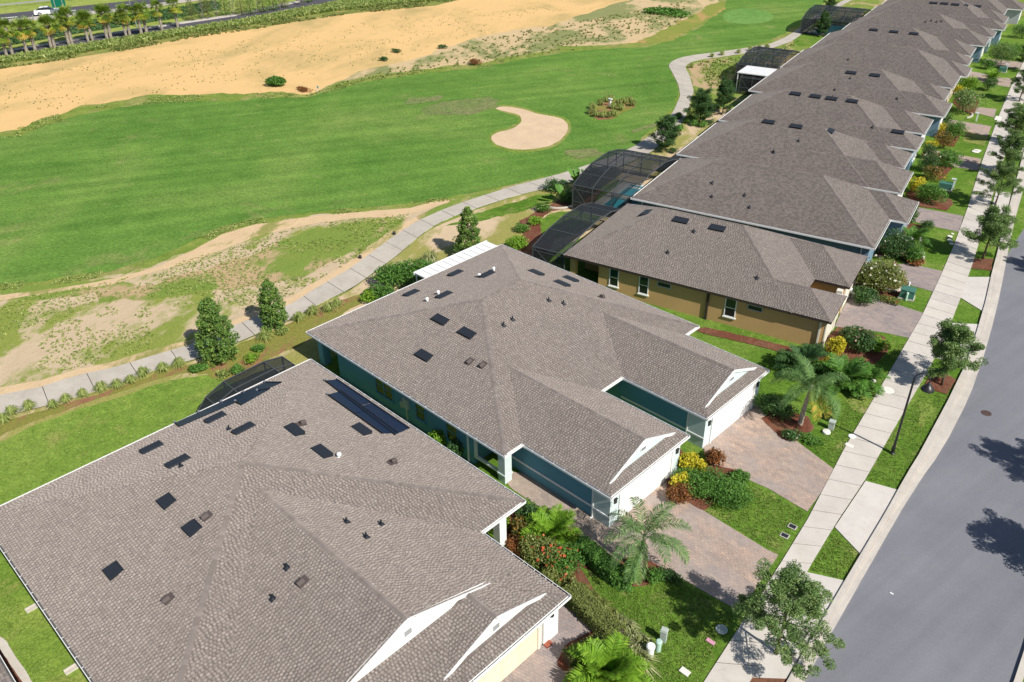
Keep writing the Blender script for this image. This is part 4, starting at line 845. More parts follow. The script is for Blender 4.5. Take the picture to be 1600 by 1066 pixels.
# concrete garden edging
def ribbon(pts, w):
    L, R = [], []
    for i, p in enumerate(pts):
        a = Vector(pts[max(i-1, 0)]); c = Vector(pts[min(i+1, len(pts)-1)]); d = (c-a).normalized(); n = Vector((-d.y, d.x))*w/2
        L.append((p[0]+n.x, p[1]+n.y)); R.append((p[0]-n.x, p[1]-n.y))
    return L + R[::-1]
for pts, lb in (([(-20.69, 72.87), (-20.85, 74.13), (-21.21, 75.04), (-21.64, 75.38), (-21.38, 74.17)], "white curved concrete edging round the orange bed beside the driveway"),
            ([(-22.27, 76.83), (-22.57, 77.89), (-23.09, 78.58), (-22.99, 77.89)], "short white curved concrete edging by the stepping stone lawn"),
            ([(-53.84, 59.76), (-52.98, 60.09), (-52.26, 60.98), (-52.12, 62.04), (-52.67, 63.40), (-53.44, 64.62), (-53.62, 65.69), (-53.62, 66.44)], "long white curved edging of the tropical bed beside the pool screen"),
            ([(-21.07, 66.11), (-20.41, 66.11), (-19.94, 66.55), (-19.98, 67.44)], "white concrete edging below the big pale bush near the green utility box"),
            ([(-33.22, 119.69), (-32.95, 120.31), (-33.01, 121.40), (-33.44, 122.17)], "small pale edging curve in the far flower bed along the driveways")):
    p = [(q[0], q[1]) for q in smooth_pts(pts, 2, False)]
    e = MB().prism(ribbon(p, 0.20), 0.0, 0.17).build("garden_edging", "edging_concrete"); tag(e, lb, "edging", "curved concrete garden edgings")
# strip at the very left: edge of the neighbouring plot
sheet("side_yard_lawn", [(-62.60, -2.25), (-43.73, 3.34), (-30.94, 3.38), (-24.56, 0.72), (-32.93, -7.35)], 0.024, "back_lawn_grass")
sheet("stone_edging_strip", [(-43.24, 1.25), (-37.44, 1.31), (-37.09, 1.43), (-33.42, 1.47), (-30.57, 1.50), (-31.19, 0.90), (-34.18, 0.93), (-36.08, 0.87), (-41.32, 0.70)], 0.05, "edging_concrete", 0.06, 0.3, 1.0)
sheet("mulch_bed", [(-42.02, 0.90), (-36.71, 1.07), (-33.66, 1.15), (-30.45, 1.18), (-31.08, 0.58), (-34.09, 0.73), (-35.54, 0.69), (-40.86, 0.56)], 0.056, "mulch", 0.05, 0.3, 1.0)
# far side: verge, frontage road, highway
sheet("verge", VERGE[:-1] + [(-237.62, 278.95), (-206.70, 32.81), (-182.26, 27.48)], 0.014, "verge_grass")
sheet("frontage_road", [(-170.99, 25.01), (-171.17, 44.58), (-169.10, 66.89), (-167.01, 91.19), (-171.06, 123.01), (-179.29, 158.60), (-189.70, 167.95), (-177.72, 124.19), (-172.29, 92.01), (-174.31, 69.23), (-173.84, 45.44), (-173.93, 25.66)], 0.022, "highway_asphalt")
k = struct(MB().prism([(-172.94, 25.44), (-173.57, 45.35), (-173.72, 68.97), (-171.66, 91.64), (-177.72, 124.19), (-179.07, 124.80), (-173.02, 92.12), (-175.01, 69.41), (-174.65, 45.71), (-173.93, 25.66)], 0, 0.18).build("kerb", "curb_concrete"))
sheet("highway_verge", [(-200.04, 31.36), (-201.81, 54.49), (-195.52, 78.75), (-193.17, 95.80), (-191.27, 122.39), (-171.55, 116.13), (-173.57, 92.74), (-175.51, 69.77), (-175.47, 45.97), (-174.43, 25.77)], 0.018, "median_grass")
sheet("highway_shoulder", [(-202.66, 31.93), (-201.81, 54.49), (-195.52, 78.75), (-195.10, 95.23), (-195.45, 114.07), (-198.79, 116.14), (-200.24, 96.32), (-200.04, 80.77), (-206.92, 56.15), (-208.08, 33.12)], 0.026, "path_concrete")
sheet("highway", [(-206.70, 32.81), (-206.55, 56.03), (-199.27, 80.43), (-199.43, 95.90), (-197.16, 130.24), (-202.53, 133.94), (-206.69, 93.12), (-207.19, 83.98), (-213.47, 58.27), (-218.27, 35.34)], 0.030, "highway_asphalt")
sheet("highway_median", [(-217.51, 35.18), (-213.07, 58.14), (-206.37, 83.62), (-205.85, 92.71), (-203.05, 115.08), (-284.80, 164.15), (-279.81, 48.78)], 0.016, "median_grass")
for k, poly in enumerate(([(-207.99, 56.75), (-206.91, 59.73), (-207.60, 59.96), (-208.74, 56.99)], [(-205.25, 69.42), (-204.84, 71.21), (-205.39, 71.42), (-205.87, 69.66)], [(-203.13, 79.35), (-202.57, 82.36), (-203.13, 82.61), (-203.76, 79.63)], [(-210.20, 47.28), (-209.57, 50.74), (-210.32, 50.96), (-211.03, 47.51)])):
    tag(sheet("lane_marking", poly, 0.036, "road_paint", kind='thing'), ["white lane dash at the left edge of the highway behind the car", "white lane dash just ahead of the white car and sign", "white lane dash on the highway above the sabal palms", "white lane dash far back on the highway"][k], "lane marking", "highway lane dashes")
# mounded weeds on the verge: real tufts
def tufts(name, poly, n, h, w, mat, seed, z=0.03, kind='stuff', ok=None):
    rng = np.random.default_rng(seed); xs = [p[0] for p in poly]; ys = [p[1] for p in poly]; P = []
    while len(P) < n:
        m = rng.uniform((min(xs), min(ys)), (max(xs), max(ys)), (n, 2))
        for q in m:
            if inside(poly, q) and (ok is None or ok(q)): P.append(q)
            if len(P) >= n: break
    P = np.array(P[:n]); P = np.c_[P, np.full(n, z)]
    nb = 5; B = np.repeat(P, nb, 0); k = len(B)
    a = rng.uniform(0, 2*np.pi, k); hh = h*rng.uniform(.4, 1.2, k); r = rng.uniform(.2, .9, k)*hh
    d = np.c_[np.cos(a), np.sin(a), np.zeros(k)]; s = np.c_[-np.sin(a), np.cos(a), np.zeros(k)]*(w*rng.uniform(.5, 1.3, k))[:, None]/2
    B = B+d*(w*.4)
    tip = B+d*r[:, None]+np.c_[np.zeros(k), np.zeros(k), hh]
    V = np.stack([B-s, B+s, tip+s*.4, tip-s*.4], 1)
    t = np.clip(np.repeat(rng.normal(.45, .22, n), nb)+rng.normal(0, .15, k), 0, 1)
    return link_mesh(name, quads_mesh(name, V, mat, t), None, kind)
tufts("verge_weeds", [(-164.30, 36.38), (-164.57, 42.44), (-162.36, 52.30), (-162.06, 63.73), (-162.83, 76.84), (-160.80, 89.72), (-160.03, 107.98), (-153.20, 127.44), (-153.99, 144.02), (-171.40, 151.50), (-168.32, 120.97), (-166.32, 90.04), (-167.98, 66.39), (-169.09, 43.91), (-168.19, 37.51)], 11000, 0.50, 0.34, "leaf_clump", 11)
tufts("verge_weeds", [(-161.49, 35.57), (-161.21, 41.36), (-158.93, 50.98), (-157.99, 61.91), (-158.52, 74.60), (-156.37, 87.07), (-155.36, 104.67), (-149.09, 123.94), (-149.03, 139.33), (-153.99, 144.02), (-153.20, 127.44), (-160.03, 107.98), (-160.80, 89.72), (-162.83, 76.84), (-162.06, 63.73), (-162.36, 52.30), (-164.57, 42.44), (-164.30, 36.38)], 1300, 0.30, 0.26, "leaf_olive", 16, 0.03, ok=lambda q: noise.noise(Vector((q[0]*.16, q[1]*.16, 3.0)))+.5*noise.noise(Vector((q[0]*.6, q[1]*.6, 8.0))) > -.05)
tufts("scrub_weeds", [(-74.65, 13.35), (-70.85, 21.65), (-69.99, 28.50), (-68.87, 40.38), (-63.12, 48.95), (-60.16, 43.30), (-58.40, 37.49), (-57.06, 30.54), (-57.22, 21.86), (-58.47, 16.26), (-60.06, 11.25), (-61.25, 9.01)], 3400, 0.10, 0.10, "leaf_clump", 12, ok=lambda q: noise.noise(Vector((q[0]*.16, q[1]*.16, 3.0)))+.5*noise.noise(Vector((q[0]*.6, q[1]*.6, 8.0))) > -.12)
tufts("waste_weeds", [(-109.90, 70.17), (-111.93, 92.27), (-116.06, 111.41), (-112.90, 133.31), (-109.32, 168.53), (-95.77, 143.99), (-97.52, 115.36), (-105.10, 91.95)], 620, 0.26, 0.24, "leaf_olive", 13)
tufts("sand_sprigs", [(-153.55, 38.88), (-153.63, 59.95), (-149.14, 82.73), (-144.96, 110.05), (-134.59, 137.20), (-123.95, 146.21), (-117.57, 103.15), (-117.79, 73.16), (-124.71, 56.99), (-131.14, 31.63)], 700, 0.12, 0.12, "leaf_olive", 14, ok=lambda q: noise.noise(Vector((q[0]*.16, q[1]*.16, 3.0)))+.5*noise.noise(Vector((q[0]*.6, q[1]*.6, 8.0))) > -.05)
tufts("garden_weeds", [(-76.51, 121.64), (-71.04, 134.73), (-71.69, 147.12), (-64.97, 124.08), (-66.02, 109.22)], 500, 0.3, 0.2, "leaf_clump", 15)

for k, (poly, n) in enumerate((([(-19.51, 24.52), (-16.59, 25.20), (-15.48, 27.44), (-11.98, 27.90), (-11.08, 23.09), (-12.68, 21.55), (-14.20, 22.83)], 5200), ([(-17.03, 32.92), (-16.77, 36.82), (-12.84, 36.76), (-12.47, 32.88)], 2600), ([(-15.57, 42.29), (-15.50, 44.14), (-16.40, 50.19), (-14.97, 54.83), (-14.79, 52.78), (-13.37, 41.66)], 2600),
        ([(-11.65, 41.99), (-12.42, 48.45), (-12.72, 53.44), (-11.14, 54.31), (-9.79, 42.50)], 2200), ([(-10.98, 36.70), (-9.15, 35.79), (-8.93, 33.58), (-10.60, 32.90)], 900), ([(-16.33, 54.70), (-16.57, 58.07), (-15.35, 59.84), (-14.73, 55.05)], 900), ([(-53.74, 6.58), (-53.51, 11.87), (-52.76, 16.57), (-50.27, 20.24), (-47.18, 18.05), (-45.43, 10.58), (-44.78, 3.68)], 4200), ([(-41.73, 2.69), (-32.52, 2.53), (-33.39, 1.69), (-37.69, 1.39)], 1200))):
    tufts("lawn_blades", poly, int(n*.55), 0.04, 0.06, "leaf_lawn", 30+k, 0.03)

tufts("fringe_weeds", [(-122.58, 25.78), (-124.65, 29.53), (-124.41, 32.68), (-126.70, 36.02), (-127.68, 41.70), (-126.66, 47.85), (-124.30, 52.67), (-119.94, 56.56), (-117.04, 59.15), (-115.38, 62.47), (-112.47, 65.06), (-108.39, 66.86), (-109.63, 72.33), (-110.51, 79.08), (-107.78, 87.37), (-103.07, 96.56), (-102.07, 103.91), (-100.19, 101.98), (-101.23, 94.80), (-105.60, 85.53), (-108.03, 77.20), (-107.10, 69.38), (-106.95, 65.90), (-112.34, 60.64), (-117.91, 53.45), (-121.85, 49.50), (-122.91, 44.30), (-123.62, 39.19), (-122.08, 33.67), (-120.09, 30.79), (-121.47, 28.50), (-119.01, 24.70)], 1700, 0.12, 0.15, "leaf_clump", 51, 0.03, ok=lambda q: noise.noise(Vector((q[0]*.16, q[1]*.16, 3.0)))+.5*noise.noise(Vector((q[0]*.6, q[1]*.6, 8.0))) > .02)
tufts("fringe_weeds", [(-77.78, 12.29), (-77.92, 14.41), (-74.98, 18.80), (-73.34, 22.73), (-73.03, 26.23), (-73.84, 30.84), (-74.52, 34.31), (-73.83, 37.53), (-70.65, 43.15), (-66.94, 48.64), (-63.54, 54.62), (-62.77, 54.12), (-65.99, 47.89), (-69.53, 42.38), (-72.70, 36.85), (-73.12, 33.53), (-72.22, 29.99), (-71.75, 25.62), (-72.08, 22.18), (-73.72, 18.32), (-76.51, 13.95), (-76.27, 11.83)], 1000, 0.09, 0.12, "leaf_clump", 52, 0.04, ok=lambda q: noise.noise(Vector((q[0]*.16, q[1]*.16, 3.0)))+.5*noise.noise(Vector((q[0]*.6, q[1]*.6, 8.0))) > .02)

# ================================================================== THE HOUSES
HOUSE = {
 0: ("neighbouring house at the lower left corner, only its gutter edge showing", "cream_stucco", "white_trim"),
 1: ("cream house with blue solar mats on its big hipped roof, nearest the camera", "cream_stucco", "white_trim"),
 2: ("teal villa with two white garage wings and a narrow courtyard between them", "teal_stucco", "white_trim"),
 3: ("tan ochre house with dark eaves, long sunlit side wall and curved pool screen", "tan_stucco", "brown_trim"),
 4: ("blue walled house next behind the tan one, by the pool with turquoise water", "blue_stucco", "white_trim"),
 5: ("grey roofed house with three dark vents, second beyond the tan house", "sage_stucco", "white_trim"),
 6: ("grey roofed house with four dark vents in a row, third beyond the tan house", "blue_stucco", "white_trim"),
 7: ("house with two roof vents beside the flat white patio roof", "blue_stucco", "white_trim"),
 8: ("house with three spaced roof vents above the dark domed pool screen", "sand_stucco", "white_trim"),
 9: ("house with a cluster of small pipe vents below the row of five vents", "sage_stucco", "white_trim"),
 10: ("house with five dark vents in a row near the top of the street", "blue_stucco", "white_trim"),
 11: ("far house with pale blue wall at the top end of the row", "blue_stucco", "white_trim"),
 12: ("last house in the row, cut off by the top of the frame", "grey_stucco", "white_trim"),
}
ROOT = {}; ROOFO = {}
for hid, (lb, wm, tr) in HOUSE.items():
    ox, oy, ang, blocks = HB[hid]
    r = thing("house", lb, "house", (ox, oy, 0), R_(ang), "houses in a row along the street"); ROOT[hid] = r
    ROOFO[hid] = build_roof(hid, r, hid in (1, 2, 3), tr, gut=hid != 3, gable="aqua_stucco" if hid == 2 else "white_trim", soffit="soffit_white" if tr == "white_trim" else tr)
    if hid > 3 or hid == 0:      # plain walls under the roof blocks, butted one in front of the other
        m = blocks[0]; o = 0.38
        walls(r, [(m["u0"]+o, m["v0"]+o), (m["u1"]-o, m["v0"]+o), (m["u1"]-o, m["v1"]-o), (m["u0"]+o, m["v1"]-o)], wm)
        for i, b in enumerate(blocks[1:]):
            if b["u1"] > m["u1"]+0.8:
                u0 = m["u1"]-o+0.003
                walls(r, [(u0, b["v0"]+o), (b["u1"]-o, b["v0"]+o), (b["u1"]-o, b["v1"]-o), (u0, b["v1"]-o)], wm)
                w = b["v1"]-b["v0"]-2*o
                if w > 5: garage_door(r, ('u', b["u1"]-o, 1), (b["v0"]+b["v1"])/2, min(4.8, w-0.6), 2.15)
                else: win(r, ('u', b["u1"]-o, 1), (b["v0"]+b["v1"])/2, 0.9, 1.2, 1.3, cols=2)
                column(r, b["u1"]-o-0.2, b["v1"]-o+0.004+0.2, 0.4, 2.5)
        for p in (3.0, 7.5, 12.0): win(r, ('v', m["v0"]+o, -1), p, 1.0, 0.9, 1.3)
        win(r, ('u', m["u0"]+o, -1), 3.5, 0.3, 2.4, 2.0, 1, cols=2, sill=False); win(r, ('u', m["u0"]+o, -1), 9.0, 0.9, 1.6, 1.3, cols=2)
        downspout(r, m["u0"]+1.0, m["v0"]+o-.06); downspout(r, m["u1"]-1.0, m["v0"]+o-.06)
# --- house 2: the teal villa
r = ROOT[2]; o = 0.35
walls(r, [(o, 3.6), (3.0, 3.6), (3.0, o), (17.1, o), (17.1, 3.0), (18.4, 3.0), (18.4, 8.6), (17.6, 8.6), (17.6, 11.4), (19.85, 11.4), (19.85, 19.65), (o, 19.65)], "teal_stucco")
walls(r, [(18.403, 1.85), (26.62, 1.85), (26.62, 8.5), (18.403, 8.5)], "teal_stucco")
walls(r, [(19.853, 11.45), (26.52, 11.45), (26.52, 18.0), (19.853, 18.0)], "teal_stucco")
for (u1, va, vb) in ((26.62, 1.85, 8.5), (26.52, 11.45, 18.0)):
    f = MB(); f.box((u1+.002, va-.03, -0.1), (u1+.05, vb+.03, 2.55)); f.box((u1-1.15, va-.045, -0.1), (u1+.052, va-.002, 2.54)); f.build("garage_front", "aqua_stucco", r)
    garage_door(r, ('u', u1+.05, 1), (va+vb)/2, 4.9, 2.15)
    t = MB(); t.box((u1-1.2, va-.09, 0.75), (u1+.09, va-.046, .87)); t.build("trim_band", "white_trim", r)
    for v in (va+0.35, vb-0.35):
        l = MB(); l.box((u1+.05, v-.08, 1.72), (u1+.17, v+.08, 2.0)); l.box((u1+.05, v-.11, 2.0), (u1+.20, v+.11, 2.04)); l.box((u1+.05, v-.05, 1.64), (u1+.10, v+.05, 1.72)); l.build("coach_lamp", "black_iron", r)
t = MB(); t.box((18.5, 1.78, 0.80), (25.4, 1.848, .92)); t.build("trim_band", "white_trim", r)
t = MB(); t.box((20.0, 11.38, 0.80), (25.3, 11.448, .92)); t.build("trim_band", "white_trim", r)
column(r, 19.55, .65, .58, 2.545, "aqua_stucco"); column(r, 19.5, 8.95, .45, 2.545, "white_trim"); column(r, .7, .7, .6, 2.545, "teal_stucco", False)
for (x0, y0, x1, y1) in ((17.103, .36, 19.25, .5), (18.5, 2.95, 18.6, 3.0)):
    pass
f = MB(); f.box((17.11, .40, 0.55), (19.25, .58, .68)); f.box((17.11, .40, .68), (17.25, .58, 2.5)); f.build("porch_rail", "white_trim", r)
d = MB(); d.box((18.403, 3.4, 0.05), (18.44, 4.4, 2.1)); d.build("front_door", "door_dark", r)
d = MB(); d.box((17.60, 9.2, 0.05), (17.64, 10.2, 2.1)); d.build("front_door", "door_dark", r)
win(r, ('u', 17.6, 1), 10.85, .5, .5, 1.7, 1, sill=False)
W = ('v', o, -1)
win(r, W, 8.35, .95, 1.75, 1.35, cols=2, frame="teal_stucco"); win(r, W, 12.15, .95, .85, 1.35, frame="teal_stucco"); win(r, W, 15.2, .75, .95, 1.55, frame="teal_stucco")
bx = MB(); bx.box((10.45, .18, 1.15), (11.0, .348, 1.95)); bx.box((10.68, .24, .1), (10.76, .348, 1.15)); bx.build("meter_box", "utility_grey", r)
bx = MB(); bx.box((10.1, .24, 1.0), (10.35, .348, 1.45)); bx.build("meter_box", "utility_grey", r)
for (u, v) in ((16.7, o-.06), (25.45, 1.79), (25.3, 11.39), (.2, 3.2)): downspout(r, u, v, mat="white_trim")
win(r, ('u', o, -1), 9, .2, 3.4, 2.1, 1, cols=3, sill=False); win(r, ('u', o, -1), 15, .9, 1.8, 1.3, cols=2)
for v_ in (6.0, 10.5, 14.5): win(r, ('v', 19.65, 1), v_, .95, .9, 1.35)
pr = thing("patio_roof", "flat white patio roof along the back of the teal villa", "patio roof", (-46.95, 26.2, 0))
q = MB()
for k in range(11): q = MB(); v0 = 11.55+k*.76; q.box((-1.75, v0, 2.47), (-.2, v0+.74, 2.55)); q.box((-1.75, v0, 2.55), (-.2, v0+.05, 2.59)); q.build("roof_pan", "white_trim", pr)
q = MB(); q.box((-1.86, 11.5, 2.38), (-1.752, 19.95, 2.60)); q.build("gutter", "white_trim", pr)
for v_ in (11.7, 15.7, 19.8): MB().box((-1.72, v_-.05, 0), (-1.62, v_+.05, 2.46)).build("post", "white_trim", pr)
# --- house 1: the cream house nearest the camera
r = ROOT[1]
walls(r, [(o, o), (20.0, o), (20.0, 15.2), (18.6, 15.2), (18.6, 18.6), (18.0, 18.6), (18.0, 20.6), (o, 20.6)], "cream_stucco")
walls(r, [(20.003, 3.15), (23.3, 3.15), (23.3, 17.35), (20.003, 17.35)], "cream_stucco")
walls(r, [(23.303, 9.95), (25.95, 9.95), (25.95, 17.35), (23.303, 17.35)], "cream_stucco")
garage_door(r, ('u', 25.95, 1), 13.55, 4.9, 2.2, "cream_door", "cream_trim")
MB().box((25.952, 16.35, -.1), (26.06, 17.4, 2.55)).build("pilaster", "white_trim", r); MB().box((25.952, 9.9, -.1), (26.06, 10.75, 2.55)).build("pilaster", "white_trim", r)
column(r, 20.05, 19.4, .5, 2.545, "white_trim", False, None); column(r, 24.6, 3.6, .5, 2.545, "white_trim", False)
l = MB(); l.box((26.06, 16.8, 1.75), (26.18, 16.96, 2.02)); l.box((26.06, 16.77, 2.02), (26.2, 16.99, 2.06)); l.build("coach_lamp", "black_iron", r)
d = MB(); d.box((18.003, 19.0, .05), (18.05, 20.0, 2.1)); d.build("front_door", "door_dark", r)
for p in (4, 9, 14): win(r, ('v', o, -1), p, .95, .9, 1.35); win(r, ('v', 20.6, 1), p, .95, .9, 1.35)
win(r, ('u', o, -1), 6, .2, 3.4, 2.1, 1, cols=3, sill=False)
# --- house 3: the tan house
r = ROOT[3]; o = 0.40
walls(r, [(3.2, o), (21.9, o), (21.9, 4.25), (18.9, 4.25), (18.9, 6.55), (21.8, 6.55), (21.8, 12.15), (o, 12.15), (o, 3.4), (3.2, 3.4)], "tan_stucco")
W = ('v', o, -1)
column(r, .7, .7, .5, 2.545, "tan_stucco", False)
for p in (4.65, 7.35): win(r, W, p, .85, .72, 1.5, frame="white_trim")
win(r, W, 14.7, .85, .78, 1.5, frame="white_trim")
for p in (9.1, 16.6): win(r, W, p, 1.95, 1.05, .32, 1, frame="grey_stucco", sill=False)
b = MB(); b.box((12.75, o-.14, 0), (12.93, o-.003, 2.54)); b.build("pipe_chase", "brown_trim", r)
for p in (21.55,): downspout(r, p, o-.08, mat="cream_trim", w=.12)
MB().box((21.903, o-.02, -.1), (21.98, o+.6, 2.52)).build("pilaster", "cream_trim", r); MB().box((21.903, 3.7, -.1), (21.98, 4.27, 2.52)).build("pilaster", "cream_trim", r)
garage_door(r, ('u', 21.9, 1), 2.3, 2.6, 2.15, "cream_trim", "cream_trim"); garage_door(r, ('u', 21.8, 1), 9.4, 4.8, 2.15, "cream_trim", "cream_trim")
f = MB(); f.box((21.6, 4.7, 2.58), (22.4, 4.82, 2.70)); f.box((22.3, 5.9, 2.58), (22.42, 6.3, 2.7)); f.box((19.0, 6.1, 2.4), (19.1, 6.2, 2.5)); f.build("gutter_end", "white_trim", r)
column(r, 21.6, 5.8, .45, 2.545, "cream_trim", False)
# --- vents and pipes on the roofs (house number, place in the house's own coordinates, slope normal)
put_vents(ROOT, [(1, 2.24, 8.68, 3.47, -0.3048, 0.0, 0.9524), (1, 6.09, 8.65, 4.7, -0.3048, 0.0, 0.9524), (1, 2.38, 12.67, 3.51, -0.3048, 0.0, 0.9524), (1, 6.13, 12.65, 4.71, -0.3048, 0.0, 0.9524), (1, 8.37, 14.58, 4.73, 0.0, 0.2961, 0.9552), (1, 11.13, 14.55, 4.73, 0.0, 0.2961, 0.9552), (1, 9.94, 18.0, 3.66, 0.0, 0.2961, 0.9552), (2, 2.14, 8.1, 3.45, -0.3108, 0.0, 0.9505), (2, 5.95, 8.15, 4.69, -0.3108, 0.0, 0.9505), (2, 2.22, 12.61, 3.48, -0.3108, 0.0, 0.9505), (2, 5.9, 12.57, 4.68, -0.3108, 0.0, 0.9505), (2, 8.7, 5.35, 4.94, 0.0, -0.3794, 0.9253), (2, 11.36, 5.38, 4.96, 0.0, -0.3794, 0.9253), (2, 9.98, 2.66, 3.84, 0.0, -0.3794, 0.9253), (2, 8.35, 15.44, 4.62, 0.0, 0.3794, 0.9253), (2, 10.95, 15.47, 4.61, 0.0, 0.3794, 0.9253), (2, 9.72, 17.94, 3.59, 0.0, 0.3794, 0.9253), (3, 4.47, 6.81, 4.98, -0.4472, 0.0, 0.8944), (3, 8.08, 5.59, 5.54, 0.0, -0.4472, 0.8944), (3, 11.26, 5.59, 5.54, 0.0, -0.4472, 0.8944), (5, 7.85, 6.12, 5.81, 0.0, -0.4472, 0.8944), (5, 10.86, 6.07, 5.79, 0.0, -0.4472, 0.8944), (5, 14.38, 6.71, 5.66, 0.4472, 0.0, 0.8944), (6, 7.28, 5.54, 5.52, 0.0, -0.4472, 0.8944), (6, 9.66, 5.55, 5.53, 0.0, -0.4472, 0.8944), (6, 11.55, 5.54, 5.52, 0.0, -0.4472, 0.8944), (6, 13.94, 5.57, 5.54, 0.0, -0.4472, 0.8944), (7, 11.72, 5.17, 5.34, 0.0, -0.4472, 0.8944), (7, 14.7, 5.22, 5.36, 0.0, -0.4472, 0.8944), (9, 8.04, 5.17, 5.33, 0.0, -0.4472, 0.8944), (9, 11.08, 5.17, 5.34, 0.0, -0.4472, 0.8944), (9, 14.03, 5.17, 5.34, 0.0, -0.4472, 0.8944), (6, 20.05, 2.08, 3.77, 0.0, -0.4472, 0.8944), (11, 10.66, 5.07, 5.28, 0.0, -0.4472, 0.8944), (11, 12.44, 5.12, 5.31, 0.0, -0.4472, 0.8944), (11, 14.25, 5.09, 5.3, 0.0, -0.4472, 0.8944), (11, 16.02, 5.7, 5.24, 0.4472, 0.0, 0.8944), (12, 16.65, 1.53, 3.51, 0.0, -0.4472, 0.8944)], "box")
put_vents(ROOT, [(1, 8.74, 6.72, 4.83, 0.0, -0.2961, 0.9552), (1, 11.47, 6.7, 4.83, 0.0, -0.2961, 0.9552), (1, 10.13, 3.07, 3.7, 0.0, -0.2961, 0.9552)], "square")
put_vents(ROOT, [(1, 5.07, 12.24, 4.37, -0.3048, 0.0, 0.9524), (1, 6.85, 8.51, 4.94, -0.3048, 0.0, 0.9524), (1, 16.52, 12.29, 4.7, 0.0, 0.3387, 0.9409), (1, 17.45, 13.66, 4.2, 0.0, 0.3387, 0.9409), (1, 18.03, 12.35, 4.68, 0.0, 0.3387, 0.9409), (1, 17.03, 8.53, 4.81, 0.0, -0.3387, 0.9409), (1, 17.74, 7.25, 4.35, 0.0, -0.3387, 0.9409), (2, 12.74, 7.51, 5.19, 0.3108, 0.0, 0.9505), (2, 12.67, 8.45, 5.21, 0.3108, 0.0, 0.9505), (2, 13.45, 12.83, 4.96, 0.3108, 0.0, 0.9505), (2, 12.68, 12.12, 5.21, 0.3108, 0.0, 0.9505), (3, 9.58, 4.79, 5.15, 0.0, -0.4472, 0.8944), (3, 8.38, 2.39, 3.94, 0.0, -0.4472, 0.8944), (3, 15.95, 2.05, 3.77, 0.0, -0.4472, 0.8944), (4, 6.77, 3.3, 4.4, 0.0, -0.4472, 0.8944), (4, 7.36, 1.83, 3.66, 0.0, -0.4472, 0.8944), (4, 10.2, 2.65, 4.07, 0.0, -0.4472, 0.8944), (4, 11.13, 1.47, 3.48, 0.0, -0.4472, 0.8944), (5, 9.77, 2.29, 3.89, 0.0, -0.4472, 0.8944), (5, 11.77, 4.2, 4.85, 0.0, -0.4472, 0.8944), (5, 9.86, 2.22, 3.86, 0.0, -0.4472, 0.8944), (6, 17.25, 2.16, 3.83, 0.0, -0.4472, 0.8944), (7, 11.89, 4.17, 4.83, 0.0, -0.4472, 0.8944), (7, 10.67, 1.91, 3.7, 0.0, -0.4472, 0.8944), (7, 18.44, 1.77, 3.63, 0.0, -0.4472, 0.8944), (6, 11.57, 5.7, 5.6, 0.0, -0.4472, 0.8944), (8, 8.7, 2.84, 4.17, 0.0, -0.4472, 0.8944), (10, 12.64, 4.02, 4.76, 0.0, -0.4472, 0.8944), (10, 13.43, 4.43, 4.97, 0.0, -0.4472, 0.8944), (10, 14.27, 4.24, 4.87, 0.0, -0.4472, 0.8944), (10, 14.99, 4.49, 5.0, 0.0, -0.4472, 0.8944)], "pipe")
put_vents(ROOT, [(1, 13.82, 17.23, 3.9, 0.0, 0.2961, 0.9552), (1, 7.87, 15.34, 4.49, 0.0, 0.2961, 0.9552), (1, 13.98, 4.02, 4.0, 0.0, -0.2961, 0.9552), (1, 11.51, 7.51, 5.08, 0.0, -0.2961, 0.9552), (1, 18.3, 8.54, 4.82, 0.0, -0.3387, 0.9409), (2, 13.3, 3.79, 4.31, 0.0, -0.3794, 0.9253), (2, 14.29, 3.99, 4.39, 0.0, -0.3794, 0.9253), (2, 13.97, 16.5, 4.18, 0.0, 0.3794, 0.9253)], "hood")
put_vents(ROOT, [(2, 5.51, 6.91, 4.55, -0.3108, 0.0, 0.9505), (2, 5.13, 8.31, 4.43, -0.3108, 0.0, 0.9505), (2, 5.56, 12.11, 4.57, -0.3108, 0.0, 0.9505), (2, 5.65, 13.58, 4.6, -0.3108, 0.0, 0.9505), (1, 12.02, 15.0, 4.6, 0.0, 0.2961, 0.9552)], "white")
# --- black solar heating mats on house 1
def solar(label, quad, hid=1, nstrip=3):
    """quad: four (u, v, z) corners on the roof, along the header then back"""
    t = thing("solar_mat", label, "solar panel", (0, 0, 0), 0, "dark solar pool heating mats"); ox, oy, ang, _ = HB[hid]
    c = [Vector((p[0]+ox, p[1]+oy, p[2]+0.05)) for p in quad]
    for k in range(nstrip):
        a, b2 = (k+.012)/nstrip, (k+.988)/nstrip
        q = [c[0].lerp(c[1], a), c[0].lerp(c[1], b2), c[3].lerp(c[2], b2), c[3].lerp(c[2], a)]
        m = MB(); up = Vector((0, 0, .035)); m.hexa(q+[x+up for x in q]); m.build("mat_strip", "solar_mat", t)
    for a, b2 in ((c[0], c[1]), (c[3], c[2])):
        m = MB(); m.tube([a+Vector((0, 0, .05)), b2+Vector((0, 0, .05))], .045, 8); m.build("header_pipe", "solar_pipe", t)
    n = int((c[3]-c[0]).length/1.3)
    cl = MB()
    for k in range(n+1): 
        p = c[0].lerp(c[3], k/max(1, n)); cl.box((p.x-.06, p.y-.06, p.z-.03), (p.x+.06, p.y+.06, p.z+.14))
    cl.build("clamp", "grey_metal", t)
def roofpts(data): return [(d[1], d[2], d[3]) for d in data]
solar("upper blue solar mat beside the gutter facing the teal villa", roofpts([(1, 3.38, 19.89, 3.08, 0.0, 0.2961, 0.9552), (1, 11.39, 19.35, 3.25, 0.0, 0.2961, 0.9552), (1, 11.11, 20.62, 2.85, 0.0, 0.2961, 0.9552), (1, 3.49, 20.69, 2.83, 0.0, 0.2961, 0.9552)]), nstrip=2)
